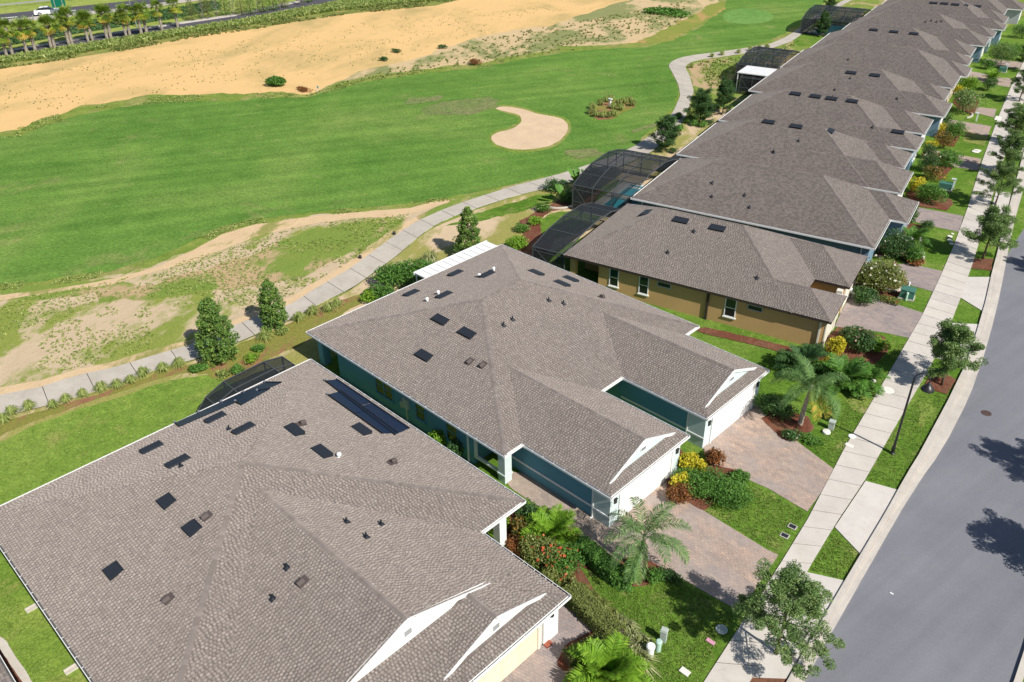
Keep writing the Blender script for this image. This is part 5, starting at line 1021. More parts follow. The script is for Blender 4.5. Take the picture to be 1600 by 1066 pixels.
solar("lower blue solar mat, second from the gutter facing the teal villa", roofpts([(1, 5.22, 18.85, 3.4, 0.0, 0.2961, 0.9552), (1, 10.93, 18.77, 3.43, 0.0, 0.2961, 0.9552), (1, 11.26, 19.63, 3.16, 0.0, 0.2961, 0.9552), (1, 5.08, 19.94, 3.06, 0.0, 0.2961, 0.9552)]), nstrip=2)
solar("long dark solar mat along the rear gutter of the cream house", roofpts([(1, 0.01, 11.08, 2.75, -0.3048, 0.0, 0.9524), (1, 1.02, 10.94, 3.08, -0.3048, 0.0, 0.9524), (1, 1.83, 17.62, 3.33, -0.3048, 0.0, 0.9524), (1, 0.4, 17.18, 2.88, -0.3048, 0.0, 0.9524)]), nstrip=2)
solar("short dark solar mat just inside the rear gutter of the cream house", roofpts([(1, 1.31, 14.56, 3.17, -0.3048, 0.0, 0.9524), (1, 2.37, 14.46, 3.51, -0.3048, 0.0, 0.9524), (1, 1.97, 16.69, 3.38, -0.3048, 0.0, 0.9524), (1, 1.23, 16.16, 3.14, -0.3048, 0.0, 0.9524)]), nstrip=2)
# --- pool screens
def cage(label, hid, u0, v0, v1, prof, nb, extra=None, out_h=None, mansard=0.0):
    """screen room behind a house: u from u0 to the eave, profile of (v fraction, height)"""
    ox, oy, ang, _ = HB[hid]; t = thing("pool_screen", label, "screen enclosure", (ox, oy, 0), R_(ang), "dark pool screen enclosures")
    us = [u0+(-0.05-u0)*k/nb for k in range(nb+1)]; pv = [(v0+(v1-v0)*f, h) for f, h in prof]
    def Z(u, h): return h if u > u0+mansard*0.5 else h
    for u in us:
        for a, c in zip(pv, pv[1:]): MB().bar((u, a[0], a[1]), (u, c[0], c[1]), .06, .09).build("beam", "dark_bronze", t)
        for v, h in (pv[0], pv[-1]):
            MB().box((u-.045, v-.045, 0), (u+.045, v+.045, h)).build("post", "dark_bronze", t)
    for v, h in pv: MB().bar((us[0], v, h), (us[-1], v, h), .06, .09).build("purlin", "dark_bronze", t)
    for v, h in pv[1:-1]: MB().box((u0-.04, v-.04, 0), (u0+.04, v+.04, h)).build("post", "dark_bronze", t)
    def hv(v):
        for a, c in zip(pv, pv[1:]):
            if a[0] <= v <= c[0]: return a[1]+(c[1]-a[1])*(v-a[0])/(c[0]-a[0])
        return 0
    for zz in (1.0, 2.3):
        ok = [v0+(v1-v0)*k/60 for k in range(61) if hv(v0+(v1-v0)*k/60) >= zz]
        if len(ok) > 4: MB().bar((u0, ok[0], zz), (u0, ok[-1], zz), .05, .08).build("rail", "dark_bronze", t)
        for v, h in (pv[0], pv[-1]):
            if h > zz+.1: MB().bar((u0, v, zz), (us[-1], v, zz), .05, .08).build("rail", "dark_bronze", t)
    for i in range(nb):
        for a, c in zip(pv, pv[1:]):
            m = MB(); m.poly([(us[i], a[0], a[1]+.01), (us[i+1], a[0], a[1]+.01), (us[i+1], c[0], c[1]+.01), (us[i], c[0], c[1]+.01)]); m.build("screen_panel", "screen_mesh", t)
        for v in (v0, v1):
            h = pv[0][1] if v == v0 else pv[-1][1]
            m = MB(); m.poly([(us[i], v, .05), (us[i+1], v, .05), (us[i+1], v, h), (us[i], v, h)]); m.build("screen_panel", "screen_mesh", t)
    for a, c in zip(pv, pv[1:]):
        m = MB(); m.poly([(u0, a[0], .05), (u0, c[0], .05), (u0, c[0], c[1]), (u0, a[0], a[1])]); m.build("screen_panel", "screen_mesh", t)
    b1 = MB(); b1.bar((u0, v0, pv[0][1]), (us[1], v0, .1), .05, .05); b1.bar((us[-1], v0, pv[0][1]), (us[-2], v0, .1), .05, .05); b1.build("brace", "dark_bronze", t)
    return t
DOME = [(0, 2.75), (.16, 3.35), (.34, 3.75), (.66, 3.75), (.84, 3.35), (1, 2.75)]
cage("large domed dark pool screen over the turquoise pool", 4, -6.6, .2, 12.4, DOME, 3)
cage("curved dark screen along the back of the tan house", 3, -3.2, .3, 11.6, [(0, 2.6), (.25, 3.2), (.5, 3.4), (.8, 3.2), (1, 2.6)], 1)
cage("small low screen room behind the cream house, partly below its eave", 1, -2.7, 13.2, 20.3, [(0, .5), (.16, 1.7), (.36, 2.25), (.8, 2.35), (1, 2.1)], 2)
cage("rounded dark pool screen beside the flat white patio roof", 8, -6.2, -1.5, 10.5, DOME, 3)
cage("dark pool screen over the far pool at the top of the row", 11, -9.5, -6, 7, DOME, 4)
cage("low dark screen by the white patio roof", 7, -3.6, 7.2, 12.4, [(0, 2.4), (.5, 2.5), (1, 2.4)], 2)
ox, oy, ang, _ = HB[8]; pr = thing("patio_roof", "bright white flat patio roof next to the rounded far screen", "patio roof", (ox, oy, 0), R_(ang))
for k in range(7): q = MB(); v0 = -6.2+k*.66; q.box((-4.6, v0, 2.72), (-.1, v0+.64, 2.80)); q.box((-4.6, v0, 2.80), (-.1, v0+.05, 2.84)); q.build("roof_pan", "white_trim", pr)
for v_ in (-6.1, -1.7): MB().box((-4.5, v_-.05, 0), (-4.4, v_+.05, 2.72)).build("post", "white_trim", pr)
# --- pools
def pool(label, hid, u0, u1, v0, v1, spa=None):
    ox, oy, ang, _ = HB[hid]; t = thing("pool", label, "pool", (ox, oy, 0), R_(ang), "pools under the screens")
    d = MB(); d.prism([(u0-1.1, v0-1.1), (u1+.9, v0-1.1), (u1+.9, v1+.8), (u0-1.1, v1+.8)], .02, .07); d.build("deck", "edging_concrete", t)
    c = MB(); w = .32
    c.box((u0-w, v0-w, .072), (u1+w, v0, .12)); c.box((u0-w, v1, .072), (u1+w, v1+w, .12)); c.box((u0-w, v0, .072), (u0, v1, .12)); c.box((u1, v0, .072), (u1+w, v1, .12)); c.build("coping", "pool_tile", t)
    m = MB(); m.box((u0, v0, .074), (u1, v1, .085)); m.build("water", "pool_water", t)
    if spa:
        a, b_, c_, d_ = spa; s = MB(); s.box((a, c_, .086), (b_, c_+.3, .42)); s.box((a, d_-.3, .086), (b_, d_, .42)); s.box((a, c_+.3, .086), (a+.3, d_-.3, .42)); s.box((b_-.3, c_+.3, .086), (b_, d_-.3, .42)); s.build("spa_wall", "pool_tile", t)
        m = MB(); m.box((a+.3, c_+.3, .087), (b_-.3, d_-.3, .34)); m.build("spa_water", "pool_water", t)
pool("turquoise pool with pale spa under the large domed screen", 4, -4.3, -1.0, 1.2, 9.4, (-4.28, -1.1, 5.2, 8.2))
pool("blue pool under the far screen at the top of the row", 11, -7.5, -2, -4.5, 4.5)

# ================================================================== TREES AND PLANTS
def leaf_cards(rng, P, L, Wd, upbias=0.0, spread=0.35, nrm=None):
    n = len(P); a = rng.normal(size=(n, 3)); a /= np.linalg.norm(a, axis=1)[:, None]
    b = rng.normal(size=(n, 3)); b[:, 2] += 0
    nn = rng.normal(size=(n, 3)); nn[:, 2] = np.abs(nn[:, 2])+upbias
    if nrm is not None: nn = nn*0.6+nrm*1.3
    nn /= np.linalg.norm(nn, axis=1)[:, None]
    a -= nn*(a*nn).sum(1)[:, None]; a /= np.linalg.norm(a, axis=1)[:, None]
    b = np.cross(nn, a); s = rng.uniform(1-spread, 1+spread, n)[:, None]
    return np.stack([P-a*L*s/2, P+b*Wd*s/2, P+a*L*s/2, P-b*Wd*s/2], 1)
def in_ball(rng, n, shell=0.5):
    d = rng.normal(size=(n, 3)); d /= np.linalg.norm(d, axis=1)[:, None]
    return d*(rng.uniform(shell**3, 1, n)**(1/3))[:, None], d
def clump_cloud(rng, centres, radii, per, L, Wd, shell=0.3, upbias=0.3, tone_sd=0.2):
    V, T = [], []
    for c, r in zip(centres, radii):
        p, d = in_ball(rng, per, shell); p = p*np.array(r)+c
        V.append(leaf_cards(rng, p, L, Wd, upbias)); T.append(np.clip(rng.normal(.45, tone_sd, per)+rng.normal(0, .10), 0, 1))
    return np.concatenate(V), np.concatenate(T)
def make_oak(seed, h=5.2, spread=2.1, clear=1.5, leaves=17000, mat="leaf_oak", bark="bark_brown", fill=0, cl_r=1.0, leaf=(.14, .055)):
    rng = np.random.default_rng(seed); rnd = random.Random(seed); T = MB()
    T.tube([(0, 0, -.1), (.03, .02, clear*.6), (0, 0, clear), (.06, -.04, h*.62), (.0, .05, h*.86)], [.11, .085, .075, .05, .015], 8)
    C, Rr = [], []
    nl = 15
    for k in range(nl):
        f = k/(nl-1); z0 = clear+(h*.80-clear)*f; az = k*2.4+rnd.uniform(-.4, .4)
        ln = spread*(0.62+0.55*math.sin(math.pi*(0.22+0.68*f)))*rnd.uniform(.72, 1.15)*(1-.45*f); el = math.radians(8+55*f+rnd.uniform(-10, 10))
        d = Vector((math.cos(az)*math.cos(el), math.sin(az)*math.cos(el), math.sin(el))); p0 = Vector((0, 0, z0)); p1 = p0+d*ln*.55+Vector((0, 0, .05)); p2 = p0+d*ln+Vector((0, 0, .1))
        T.tube([p0, p1, p2], [.035, .022, .006], 5)
        for j in range(6):
            t = .30+.14*j+rnd.uniform(-.05, .05); q = p0.lerp(p2, min(1.05, t)); a2 = az+rnd.uniform(-1.3, 1.3)
            s = Vector((math.cos(a2), math.sin(a2), rnd.uniform(-.15, .5)))*ln*rnd.uniform(.16, .40); e = q+s
            T.tube([q, e], [.012, .004], 4)
            C.append(np.array(e)); rr = rnd.uniform(.30, .52)*(spread/2.1)*cl_r; Rr.append((rr, rr, rr*.7))
        C.append(np.array(p2)); Rr.append((.3, .3, .22))
    for k in range(5): C.append(np.array((rnd.uniform(-.4, .4), rnd.uniform(-.4, .4), h*rnd.uniform(.70, .92)))); Rr.append((.42, .42, .4))
    for k in range(fill):
        p, _ = in_ball(rng, 1, .1); p = p[0]; C.append(np.array((p[0]*spread*.72, p[1]*spread*.72, clear+(h-clear)*(.47+.40*p[2])))); q = rnd.uniform(.32, .5); Rr.append((q, q, q*.75))
    per = max(12, leaves//len(C))
    V, t = clump_cloud(rng, C, Rr, per, leaf[0], leaf[1], .10, .5, .24)
    return T.mesh("trunk", bark, smooth=True), quads_mesh("crown", V, mat, t)
def make_cone(seed, h=5.0, r=1.6, leaves=9000, mat="leaf_cone", base=.25):
    rng = np.random.default_rng(seed); rnd = random.Random(seed); T = MB(); T.tube([(0, 0, -.1), (0, 0, h*.5), (0, 0, h*.93)], [.10, .06, .01], 7)
    C, R2 = [], []
    lay = int(h/.26)
    for k in range(lay):
        f = k/(lay-1); z = base+(h*.97-base)*f; rad = r*(min(1, .72+f*1.3) if f < .22 else (1-(f-.22)/.78)**.52)+.06; nb = max(3, int(3+rad*6.0)); a0 = rnd.uniform(0, 6.28)
        for j in range(nb):
            a = a0+6.283*j/nb+rnd.uniform(-.25, .25); q = rad*rnd.uniform(.55, 1.18)
            C.append(np.array((math.cos(a)*q*.82, math.sin(a)*q*.82, z+rnd.uniform(-.12, .16)))); s = rnd.uniform(.20, .33)*(0.75+rad*.25); R2.append((s, s, s*.9))
            if k % 2 == 0 and j % 2 == 0: T.tube([(0, 0, z-.15), (math.cos(a)*q*.8, math.sin(a)*q*.8, z)], [.02, .006], 4)
    per = max(10, leaves//len(C)); V, t = clump_cloud(rng, C, R2, per, .17, .085, .25, .4, .2)
    return T.mesh("trunk", "bark_brown", smooth=True), quads_mesh("crown", V, mat, t)
def plant_tree(name, label, cat, xy, meshes, rz=0, sc=1.0, group=None):
    t = thing(name, label, cat, (xy[0], xy[1], 0.02), rz, group); t.scale = (sc,)*3 if not hasattr(sc, "__len__") else sc
    link_mesh("trunk", meshes[0], t); link_mesh("crown", meshes[1], t); return t
OAKS = [make_oak(s, 5.2, sp, cl, lv, fill=(22 if s == 3 else 46), cl_r=(.72 if s == 3 else 1.0), leaf=((.13, .036) if s == 3 else (.14, .055))) for s, sp, cl, lv in ((3, 2.05, 1.15, 30000), (8, 1.85, 1.4, 26000), (21, 1.9, 1.35, 26000))]
G_ST = "young street trees in the grass strip"
for k, (xy, m, rz, sc, lb) in enumerate((
    ([(-9.24, 26.98)], 0, .4, 1.06, "spreading street tree at the bottom, shading the pavement by the utility posts"),
    ([(-12.06, 55.03)], 1, 2.0, .98, "street tree in red mulch just beyond the curved street lamp"),
    ([(-16.95, 77.57)], 2, .8, .98, "street tree opposite the lawn with pale stepping stones"),
    ([(-20.28, 90.87)], 0, 3.9, .97, "street tree whose shadow crosses the lawn by the white post box stand"),
    ([(-22.78, 101.41)], 1, 5.2, .95, "street tree standing fourth along the strip, counted from the lamp"),
    ([(-25.50, 112.44)], 2, 2.7, .95, "street tree fifth along the strip, counted from the lamp"),
    ([(-30.55, 132.02)], 0, 1.7, .93, "street tree at the right edge where the pavement bends, beyond the brown lawn"),
    ([(-35.30, 150.28)], 1, .7, .9, "topmost street tree at the right edge of the frame"))):
    plant_tree("street_tree", lb, "tree", xy[0], OAKS[m], rz, sc, G_ST)
for k, (xy, m, rz) in enumerate((((-1.6, 50.0), 0, 1.1), ((0.7, 42.3), 2, 4.0), ((-9.0, 79.0), 1, .3))):
    plant_tree("street_tree", ["tree across the street casting the upper of the two road shadows", "tree across the street casting the lower of the two road shadows", "tree across the street casting the small shadow at the right edge"][k], "tree", xy, OAKS[m], rz, 1.05, "trees across the street")
CON = [make_cone(5, 5.2, 1.55, 11000), make_cone(6, 4.1, 1.05, 7000), make_cone(9, 4.6, 1.2, 8000)]
plant_tree("evergreen_tree", "broad cone shaped evergreen by the low screen room", "tree", [(-52.44, 21.69)][0], CON[0], 0, 1.02, "cone shaped evergreens by the cart path")
plant_tree("evergreen_tree", "slim cone shaped evergreen beside the path, left of the teal villa's corner", "tree", [(-53.43, 27.02)][0], CON[1], 1, 1.04, "cone shaped evergreens by the cart path")
plant_tree("evergreen_tree", "dense evergreen behind the flat white patio roof", "tree", [(-51.38, 46.33)][0], CON[2], 2, 1.06, "cone shaped evergreens by the cart path")
GO = [make_oak(31, 4.6, 1.75, .2, 24000, "leaf_dark", fill=60), make_oak(32, 4.9, 1.5, .2, 24000, "leaf_dark", fill=60)]
for xy, m, sc, lb in (([(-55.06, 82.45)], 0, .95, "grey green bushy tree where the path meets the domed screen"), ([(-57.93, 94.10)], 0, 1.02, "bushy tree on the path, left of a twin that stands by the hedge"),
                      ([(-58.29, 100.25)], 1, 1.0, "upright bushy tree close to the roof corner, right of its twin"), ([(-70.49, 153.04)], 1, .95, "dark upright tree beside the far bend of the path"), ([(-79.05, 173.31)], 0, .8, "round topped tree above the dark upright one at the far path")):
    plant_tree("garden_tree", lb, "tree", xy[0], GO[m], sc*7, sc, "bushy trees along the cart path")

# shrubs -------------------------------------------------------------------------
def shrub_mesh(seed, rx, ry, h, n, L, Wd, lumps=9, mat="leaf_green", flowers=None, nf=0, shell=.45):
    rng = np.random.default_rng(seed); C, Rr = [], []
    for k in range(lumps):
        a = rng.uniform(0, 6.283); q = math.sqrt(rng.uniform(0, 1))*.62; s = rng.uniform(.42, .62)
        z = h*(.50+.28*(1-q*q))*rng.uniform(.75, 1.08)
        C.append(np.array((math.cos(a)*q*rx, math.sin(a)*q*ry, z*.82))); Rr.append((rx*s, ry*s, max(.08, h*.36*rng.uniform(.8, 1.2))))
    C.append(np.array((0, 0, h*.34))); Rr.append((rx*.82, ry*.82, h*.34))
    V, t = clump_cloud(rng, C, Rr, n//len(C), L, Wd, shell, .5, .22)
    keep = V[:, :, 2].min(1) > 0.0; V, t = V[keep], t[keep]; mi = np.zeros(len(V), int); ms = [mat]
    if flowers:
        ms.append(flowers); i = rng.integers(0, len(C)-1, nf); p, d = in_ball(rng, nf, .95); p[:, 2] = np.abs(p[:, 2])
        P = np.array(C)[i]+p*np.array(Rr)[i]; F = leaf_cards(rng, P, L*1.15, L*.95, 1.0)
        V = np.concatenate([V, F]); t = np.concatenate([t, rng.uniform(0, 1, nf)]); mi = np.concatenate([mi, np.ones(nf, int)])
    return quads_mesh("leaves", V, ms, t, mi)
def stems_mesh(seed, rx, ry, h, n=6):
    rnd = random.Random(seed); b = MB()
    for k in range(n):
        a = 6.283*k/n+rnd.uniform(-.4, .4); q = rnd.uniform(.3, .62)
        b.tube([(rnd.uniform(-.06, .06), rnd.uniform(-.06, .06), 0), (math.cos(a)*q*rx*.5, math.sin(a)*q*ry*.5, h*.42), (math.cos(a)*q*rx, math.sin(a)*q*ry, h*.74)], [.025, .016, .006], 5)
    return b.mesh("stems", "bark_brown")
SEED = [100]
def shrub(label, xy, rx, ry, h, mat="leaf_green", n=1300, L=.15, Wd=.08, flowers=None, nf=0, rz=0, lumps=9, cat="shrub", name="shrub", group=None, z=.06):
    rx, ry, h, n = rx*1.12, ry*1.12, h*1.08, int(n*1.25)
    SEED[0] += 1; t = thing(name, label, cat, (xy[0], xy[1], z), rz, group)
    link_mesh("stems", stems_mesh(SEED[0], rx, ry, h), t); link_mesh("leaves", shrub_mesh(SEED[0], rx, ry, h, n, L, Wd, lumps, mat, flowers, nf), t); return t
def hedge(label, pts, w, h, mat, n, L=.12, Wd=.07, group=None):
    rng = np.random.default_rng(len(label)); x0, y0 = pts[0]; t = thing("hedge", label, "hedge", (x0, y0, .06), 0, group)
    P = [(p[0]-x0, p[1]-y0) for p in pts]; tot = plen(P); s = rng.uniform(0, tot, n); Q = []; N_ = []
    for q in s:
        c = along(P, q); c2 = along(P, min(tot, q+.05)); c1 = along(P, max(0, q-.05)); d = Vector((c2[0]-c1[0], c2[1]-c1[1])).normalized(); nn = Vector((-d.y, d.x))
        f = rng.uniform(0, 1); bump_ = 1+.07*noise.noise(Vector((q*1.3, 0, len(label))))
        if f < .45: o_, z, nv = rng.uniform(-.5, .5)*w, h*bump_, (0, 0, 1)
        elif f < .72: o_, z, nv = -.5*w*bump_, rng.uniform(.03, 1)*h, (-nn.x, -nn.y, .3)
        else: o_, z, nv = .5*w*bump_, rng.uniform(.03, 1)*h, (nn.x, nn.y, .3)
        j = rng.normal(0, .04, 3); Q.append((c[0]+nn.x*o_+j[0], c[1]+nn.y*o_+j[1], z+j[2])); N_.append(nv)
    V = leaf_cards(rng, np.array(Q), L, Wd, .3, .35, np.array(N_)); tn = np.clip(rng.normal(.45, .22, n), 0, 1)
    core = MB(); core.prism(ribbon(P, w*.82), 0, h*.90); core.build("stems", "soil_dark", t)  # no real stems: solid dark core added for the shade inside the hedge
    link_mesh("leaves", quads_mesh("leaves", V, mat, tn), t); return t
def clump_mesh(seed, h, r, n, w, mat):
    rng = np.random.default_rng(seed); a = rng.uniform(0, 6.283, n); d = np.c_[np.cos(a), np.sin(a), np.zeros(n)]; s = np.c_[-np.sin(a), np.cos(a), np.zeros(n)]*(w*rng.uniform(.6, 1.3, n))[:, None]/2
    B = d*rng.uniform(0, .14, n)[:, None]*r/.5; out = rng.uniform(.25, 1.0, n)*r; hh = h*np.sqrt(np.clip(1-(out/r)**2*.75, .05, 1))*rng.uniform(.75, 1.1, n)
    M = B+d*(out*.45)[:, None]; M[:, 2] = hh*.92; E_ = B+d*out[:, None]; E_[:, 2] = hh*.80-out*.28
    E_[:, 2] = np.maximum(E_[:, 2], .03)
    V = np.concatenate([np.stack([B-s, B+s, M+s*.9, M-s*.9], 1), np.stack([M-s*.9, M+s*.9, E_+s*.2, E_-s*.2], 1)]); t = np.clip(rng.normal(.5, .22, n), 0, 1)
    return quads_mesh("blades", V, mat, np.concatenate([t, t+.08]))
CLM = {}
def grass_clump(label, xy, h=.75, r=.6, kind="leaf_clump", group="grass clumps along the cart path", n=170, w=.035, name="grass_clump", cat="grass clump", rz=0.0, seed=1):
    key = (round(h, 2), round(r, 2), kind, n, seed)
    if key not in CLM: CLM[key] = clump_mesh(seed*13+n, h, r, n, w, kind)
    t = link_mesh(name, CLM[key]); t.location = (xy[0], xy[1], .05); t.rotation_euler = (0, 0, rz); return tag(t, label, cat, group)
ORD = ["first", "second", "third", "fourth", "fifth", "sixth", "seventh", "eighth", "ninth", "tenth", "eleventh", "twelfth", "thirteenth", "fourteenth", "fifteenth", "sixteenth", "seventeenth", "eighteenth", "nineteenth", "twentieth"]
for k, (xy, s) in enumerate(zip([(-56.07, 7.66), (-56.61, 8.33), (-56.36, 9.37), (-55.31, 10.57), (-55.32, 11.49), (-55.16, 12.58), (-54.90, 13.78), (-54.49, 14.71), (-54.30, 15.66), (-54.50, 16.71), (-54.10, 18.00), (-53.80, 19.10)], (.55, .6, .6, .35, .5, .4, .72, .5, .5, .72, .6, .72))):
    grass_clump(f"grass clump beside the back lawn, {ORD[k]} along the path from the left edge", xy, .55+.35*s, .35+.45*s, rz=k*1.3, seed=1+k % 4)
for k, (xy, s) in enumerate(zip([(-52.45, 25.55), (-52.98, 28.94), (-52.98, 30.35), (-52.45, 31.56), (-52.57, 32.48)], (.9, .7, .7, .8, .6))):
    grass_clump(f"grass clump in the mulch by the teal villa's rear corner, {ORD[k]} from the slim evergreen", xy, .5+.5*s, .4+.5*s, rz=k*2.1, seed=1+k % 4)
for k, (xy, s) in enumerate(zip([(-75.40, 118.13), (-76.71, 126.14), (-76.15, 128.43), (-74.78, 131.47), (-74.28, 134.38), (-73.38, 135.80), (-72.87, 137.51)], (.7, .5, .55, .5, .7, .8, .7))):
    grass_clump(f"grass clump on the far bend of the path, {ORD[k]} from the bend", xy, .5+.5*s, .4+.5*s, rz=k*2.1, seed=1+k % 4, kind="leaf_olive" if k > 4 else "leaf_clump", group="grass clumps on the far bend of the path")
ISL = [(-71.40, 88.09), (-69.95, 87.43), (-69.13, 87.78), (-68.49, 88.36), (-68.33, 89.27), (-72.80, 90.05), (-72.98, 91.96), (-73.30, 93.79), (-73.22, 94.72), (-70.91, 93.40), (-71.08, 94.93), (-70.86, 95.97), (-69.44, 94.71), (-69.32, 91.95), (-70.68, 91.95)]
for k, xy in enumerate(ISL):
    grass_clump(f"tall grass clump in the golf island, {ORD[k]} counted round from its near end", xy, .95, .8, kind="leaf_clump" if k % 3 else "leaf_olive", group="grass clumps of the golf island", rz=k, seed=2+k % 3, n=150, w=.06)
sheet("island_bed", [(-71.79, 87.74), (-73.26, 90.47), (-73.90, 94.11), (-72.60, 96.14), (-70.45, 96.34), (-68.74, 94.52), (-68.41, 90.77), (-67.76, 87.86), (-68.86, 86.50)], .048, "bare_mulch", .2, .4, .6)
for k, xy in enumerate([(-60.92, 92.14), (-61.26, 94.10), (-59.33, 93.21), (-57.97, 92.97), (-58.17, 89.92), (-56.86, 93.24)]):
    grass_clump(f"green clump between the path and the roofs below the twin trees, {ORD[k]} in the row", xy, .9, .8, "leaf_green", "leafy clumps below the twin trees", 160, .07, rz=k, seed=3)
# front garden shrubs ------------------------------------------------------------
S = shrub
S("dark bronze shrub at the porch column of the cream house", [(-23.36, 24.23)][0], .8, .8, 1.1, "leaf_croton", 1100, .16, .07)
S("low bronze leaved shrub right beside the white porch column", [(-22.73, 22.97)][0], .75, .75, .8, "leaf_bronze", 900, .15, .07)
S("large croton with red flower heads between the two houses", [(-21.12, 23.29)][0], 1.3, 1.15, 1.5, "leaf_olive", 2600, .15, .07, "flower_red", 34)
S("second croton with orange tips nearer the lawn between the two houses", [(-20.13, 23.93)][0], 1.1, 1.0, 1.35, "leaf_green", 2200, .15, .07, "flower_red", 36)
S("yellowish bushy shrub at the gutter corner of the cream house", [(-19.51, 22.82)][0], .95, .8, 1.0, "leaf_olive", 1500, .15, .07, "flower_red", 12)
S("dark shrub in the shade under the cream house's porch eave", [(-23.89, 25.32)][0], .9, .8, 1.2, "leaf_dark", 1200, .15, .08)
S("green bush on the far side of the porch column", [(-24.75, 23.59)][0], .7, .7, 1.3, "leaf_lime", 900, .16, .08)
S("dark green bush under the window on the teal side wall", [(-31.22, 26.25)][0], .6, .5, 1.2, "leaf_dark", 800, .14, .08)
S("lime leafed bush below the teal side wall", [(-32.89, 26.33)][0], .6, .5, 1.0, "leaf_lime", 700, .16, .08)
hedge("curved clipped hedge of mixed green and gold along the villa's front walk", [tuple(p) for p in smooth_pts([(-20.34, 25.51), (-19.42, 25.49), (-18.11, 25.24), (-17.17, 25.24), (-16.85, 25.54)], 2, False)], .85, .85, "leaf_green", 5200, .12, .07)
hedge("clipped hedge between the brick drive and the variegated border", [(-18.76, 22.72), (-15.38, 22.23), (-15.15, 22.14)], .95, .9, "leaf_olive", 5600, .10, .06)
hedge("short clipped hedge along the corner of the brick drive", [(-15.50, 21.49), (-16.07, 19.55)], .7, .7, "leaf_olive", 2600, .10, .06)
S("upright lime green bush at the foot of the near palm", [(-16.86, 25.71)][0], .55, .55, 1.5, "leaf_lime", 1000, .15, .07)
S("low dark shrub in the mulch to the right of the near palm", [(-16.29, 26.62)][0], .6, .55, .55, "leaf_green", 700, .12, .06)
S("low dark creeping shrub on the drive edge near the palm", [(-15.63, 27.25)][0], .7, .5, .4, "leaf_dark", 600, .12, .06)
for k, (xy, s) in enumerate(zip([(-18.44, 23.43), (-17.69, 23.40), (-17.02, 23.36), (-16.36, 23.31), (-15.81, 23.18), (-15.30, 23.14), (-14.81, 22.87), (-14.20, 22.83)], (.75, .8, .8, .7, .7, .9, .95, 1))):
    grass_clump(f"striped border grass beside the clipped hedge, {ORD[k]} from the gutter corner", xy, .55*s, .75*s, "leaf_variegated" if k > 3 else "leaf_olive", "striped border grasses by the clipped hedge", 130, .055, "border_grass", "border grass", k*1.7, 3+k % 2)
grass_clump("large cream striped grass at the right of the bright palm shrub", [(-13.72, 21.79)][0], .8, 1.15, "leaf_variegated", None, 210, .06, "border_grass", "border grass", 0, 7)
grass_clump("cream striped grass at the bottom edge by the brick drive", [(-15.00, 19.23)][0], .7, .8, "leaf_variegated", None, 150, .06, "border_grass", "border grass", 1, 8)
S("rust brown low shrub at the bottom edge by the brick drive", [(-14.96, 18.95)][0], .6, .6, .7, "leaf_croton", 600, .2, .05)
S("yellow leaved shrub against the courtyard wall of the teal villa", [(-19.67, 35.19)][0], .95, .8, 1.25, "leaf_yellow", 1500, .16, .09)
S("yellow leaved shrub at the white garage corner, nearer the camera", [(-19.23, 33.46)][0], .6, .6, 1.1, "leaf_yellow", 900, .16, .09)
S("rust red shrub at the foot of the left white garage", [(-18.80, 32.57)][0], .72, .72, .95, "leaf_bronze", 1100, .15, .08)
S("rust brown shrub by the right white garage corner", [(-19.20, 36.96)][0], .7, .65, .85, "leaf_bronze", 1000, .15, .08)
S("large mounded green hedge bush between the two driveways", [(-17.68, 34.24)][0], 2.1, 1.45, 1.05, "leaf_green", 8000, .14, .055, lumps=16, rz=.25)
S("small round green bush beside the large mounded one", [(-17.10, 36.50)][0], .62, .62, .62, "leaf_green", 1500, .12, .055)
S("dark green hedge shrub along the right villa's side", [(-18.89, 43.78)][0], 1.5, .8, 1.3, "leaf_dark", 2400, .15, .08)
S("low dark bed shrub with yellow blossoms under the far palm", [(-16.78, 42.57)][0], .7, .6, .5, "leaf_dark", 700, .13, .07, "flower_white", 6)
S("low spreading groundcover by the right driveway", [(-15.70, 43.05)][0], .8, .6, .3, "leaf_green", 700, .13, .05)
S("tall yellow shrub at the tan house's front corner", [(-19.27, 53.34)][0], .65, .65, 1.7, "leaf_yellow", 1500, .15, .08)
S("smaller yellow shrub below the tall yellow one", [(-18.70, 51.08)][0], .6, .6, 1.2, "leaf_yellow", 1100, .15, .08)
S("camellia like bush with pink and white blooms by the grey drive", [(-18.36, 55.41)][0], 1.1, 1.0, 1.8, "leaf_dark", 2600, .15, .09, "flower_pink", 16)
S("yellow green round bush beside the blooming one", [(-17.31, 56.15)][0], .85, .8, 1.1, "leaf_lime", 1300, .15, .08)
S("small dark bush at the tan garage corner", [(-19.95, 56.42)][0], .4, .4, .9, "leaf_dark", 500, .13, .07)
S("large pale flowering bush overhanging the tan house's front", [(-21.47, 65.27)][0], 2.0, 1.75, 2.8, "leaf_olive", 6800, .18, .08, "flower_white", 150, lumps=18)
S("dark leafy shrub under the pale flowering bush", [(-21.26, 62.61)][0], 1.2, .9, 1.2, "leaf_dark", 1800, .16, .08)
S("low reddish hedge shrub beside the green utility box", [(-19.66, 64.11)][0], .9, .5, .5, "leaf_olive", 900, .12, .06, "flower_red", 10)
S("tall dark bush with white blossoms by the blue house front", [(-23.15, 72.52)][0], 1.5, 1.3, 2.4, "leaf_dark", 3800, .17, .09, "flower_white", 26, lumps=12)
S("second dark bush against the blue house, nearer the street corner", [(-25.47, 80.01)][0], 1.3, 1.2, 2.2, "leaf_dark", 2800, .17, .09)
S("small clipped ball bush by the blue house's drive", [(-23.19, 80.68)][0], .7, .6, .9, "leaf_dark", 1000, .12, .06)
S("green upright bush just above the orange bed", [(-21.39, 72.75)][0], .9, .85, 1.5, "leaf_green", 1700, .26, .06)
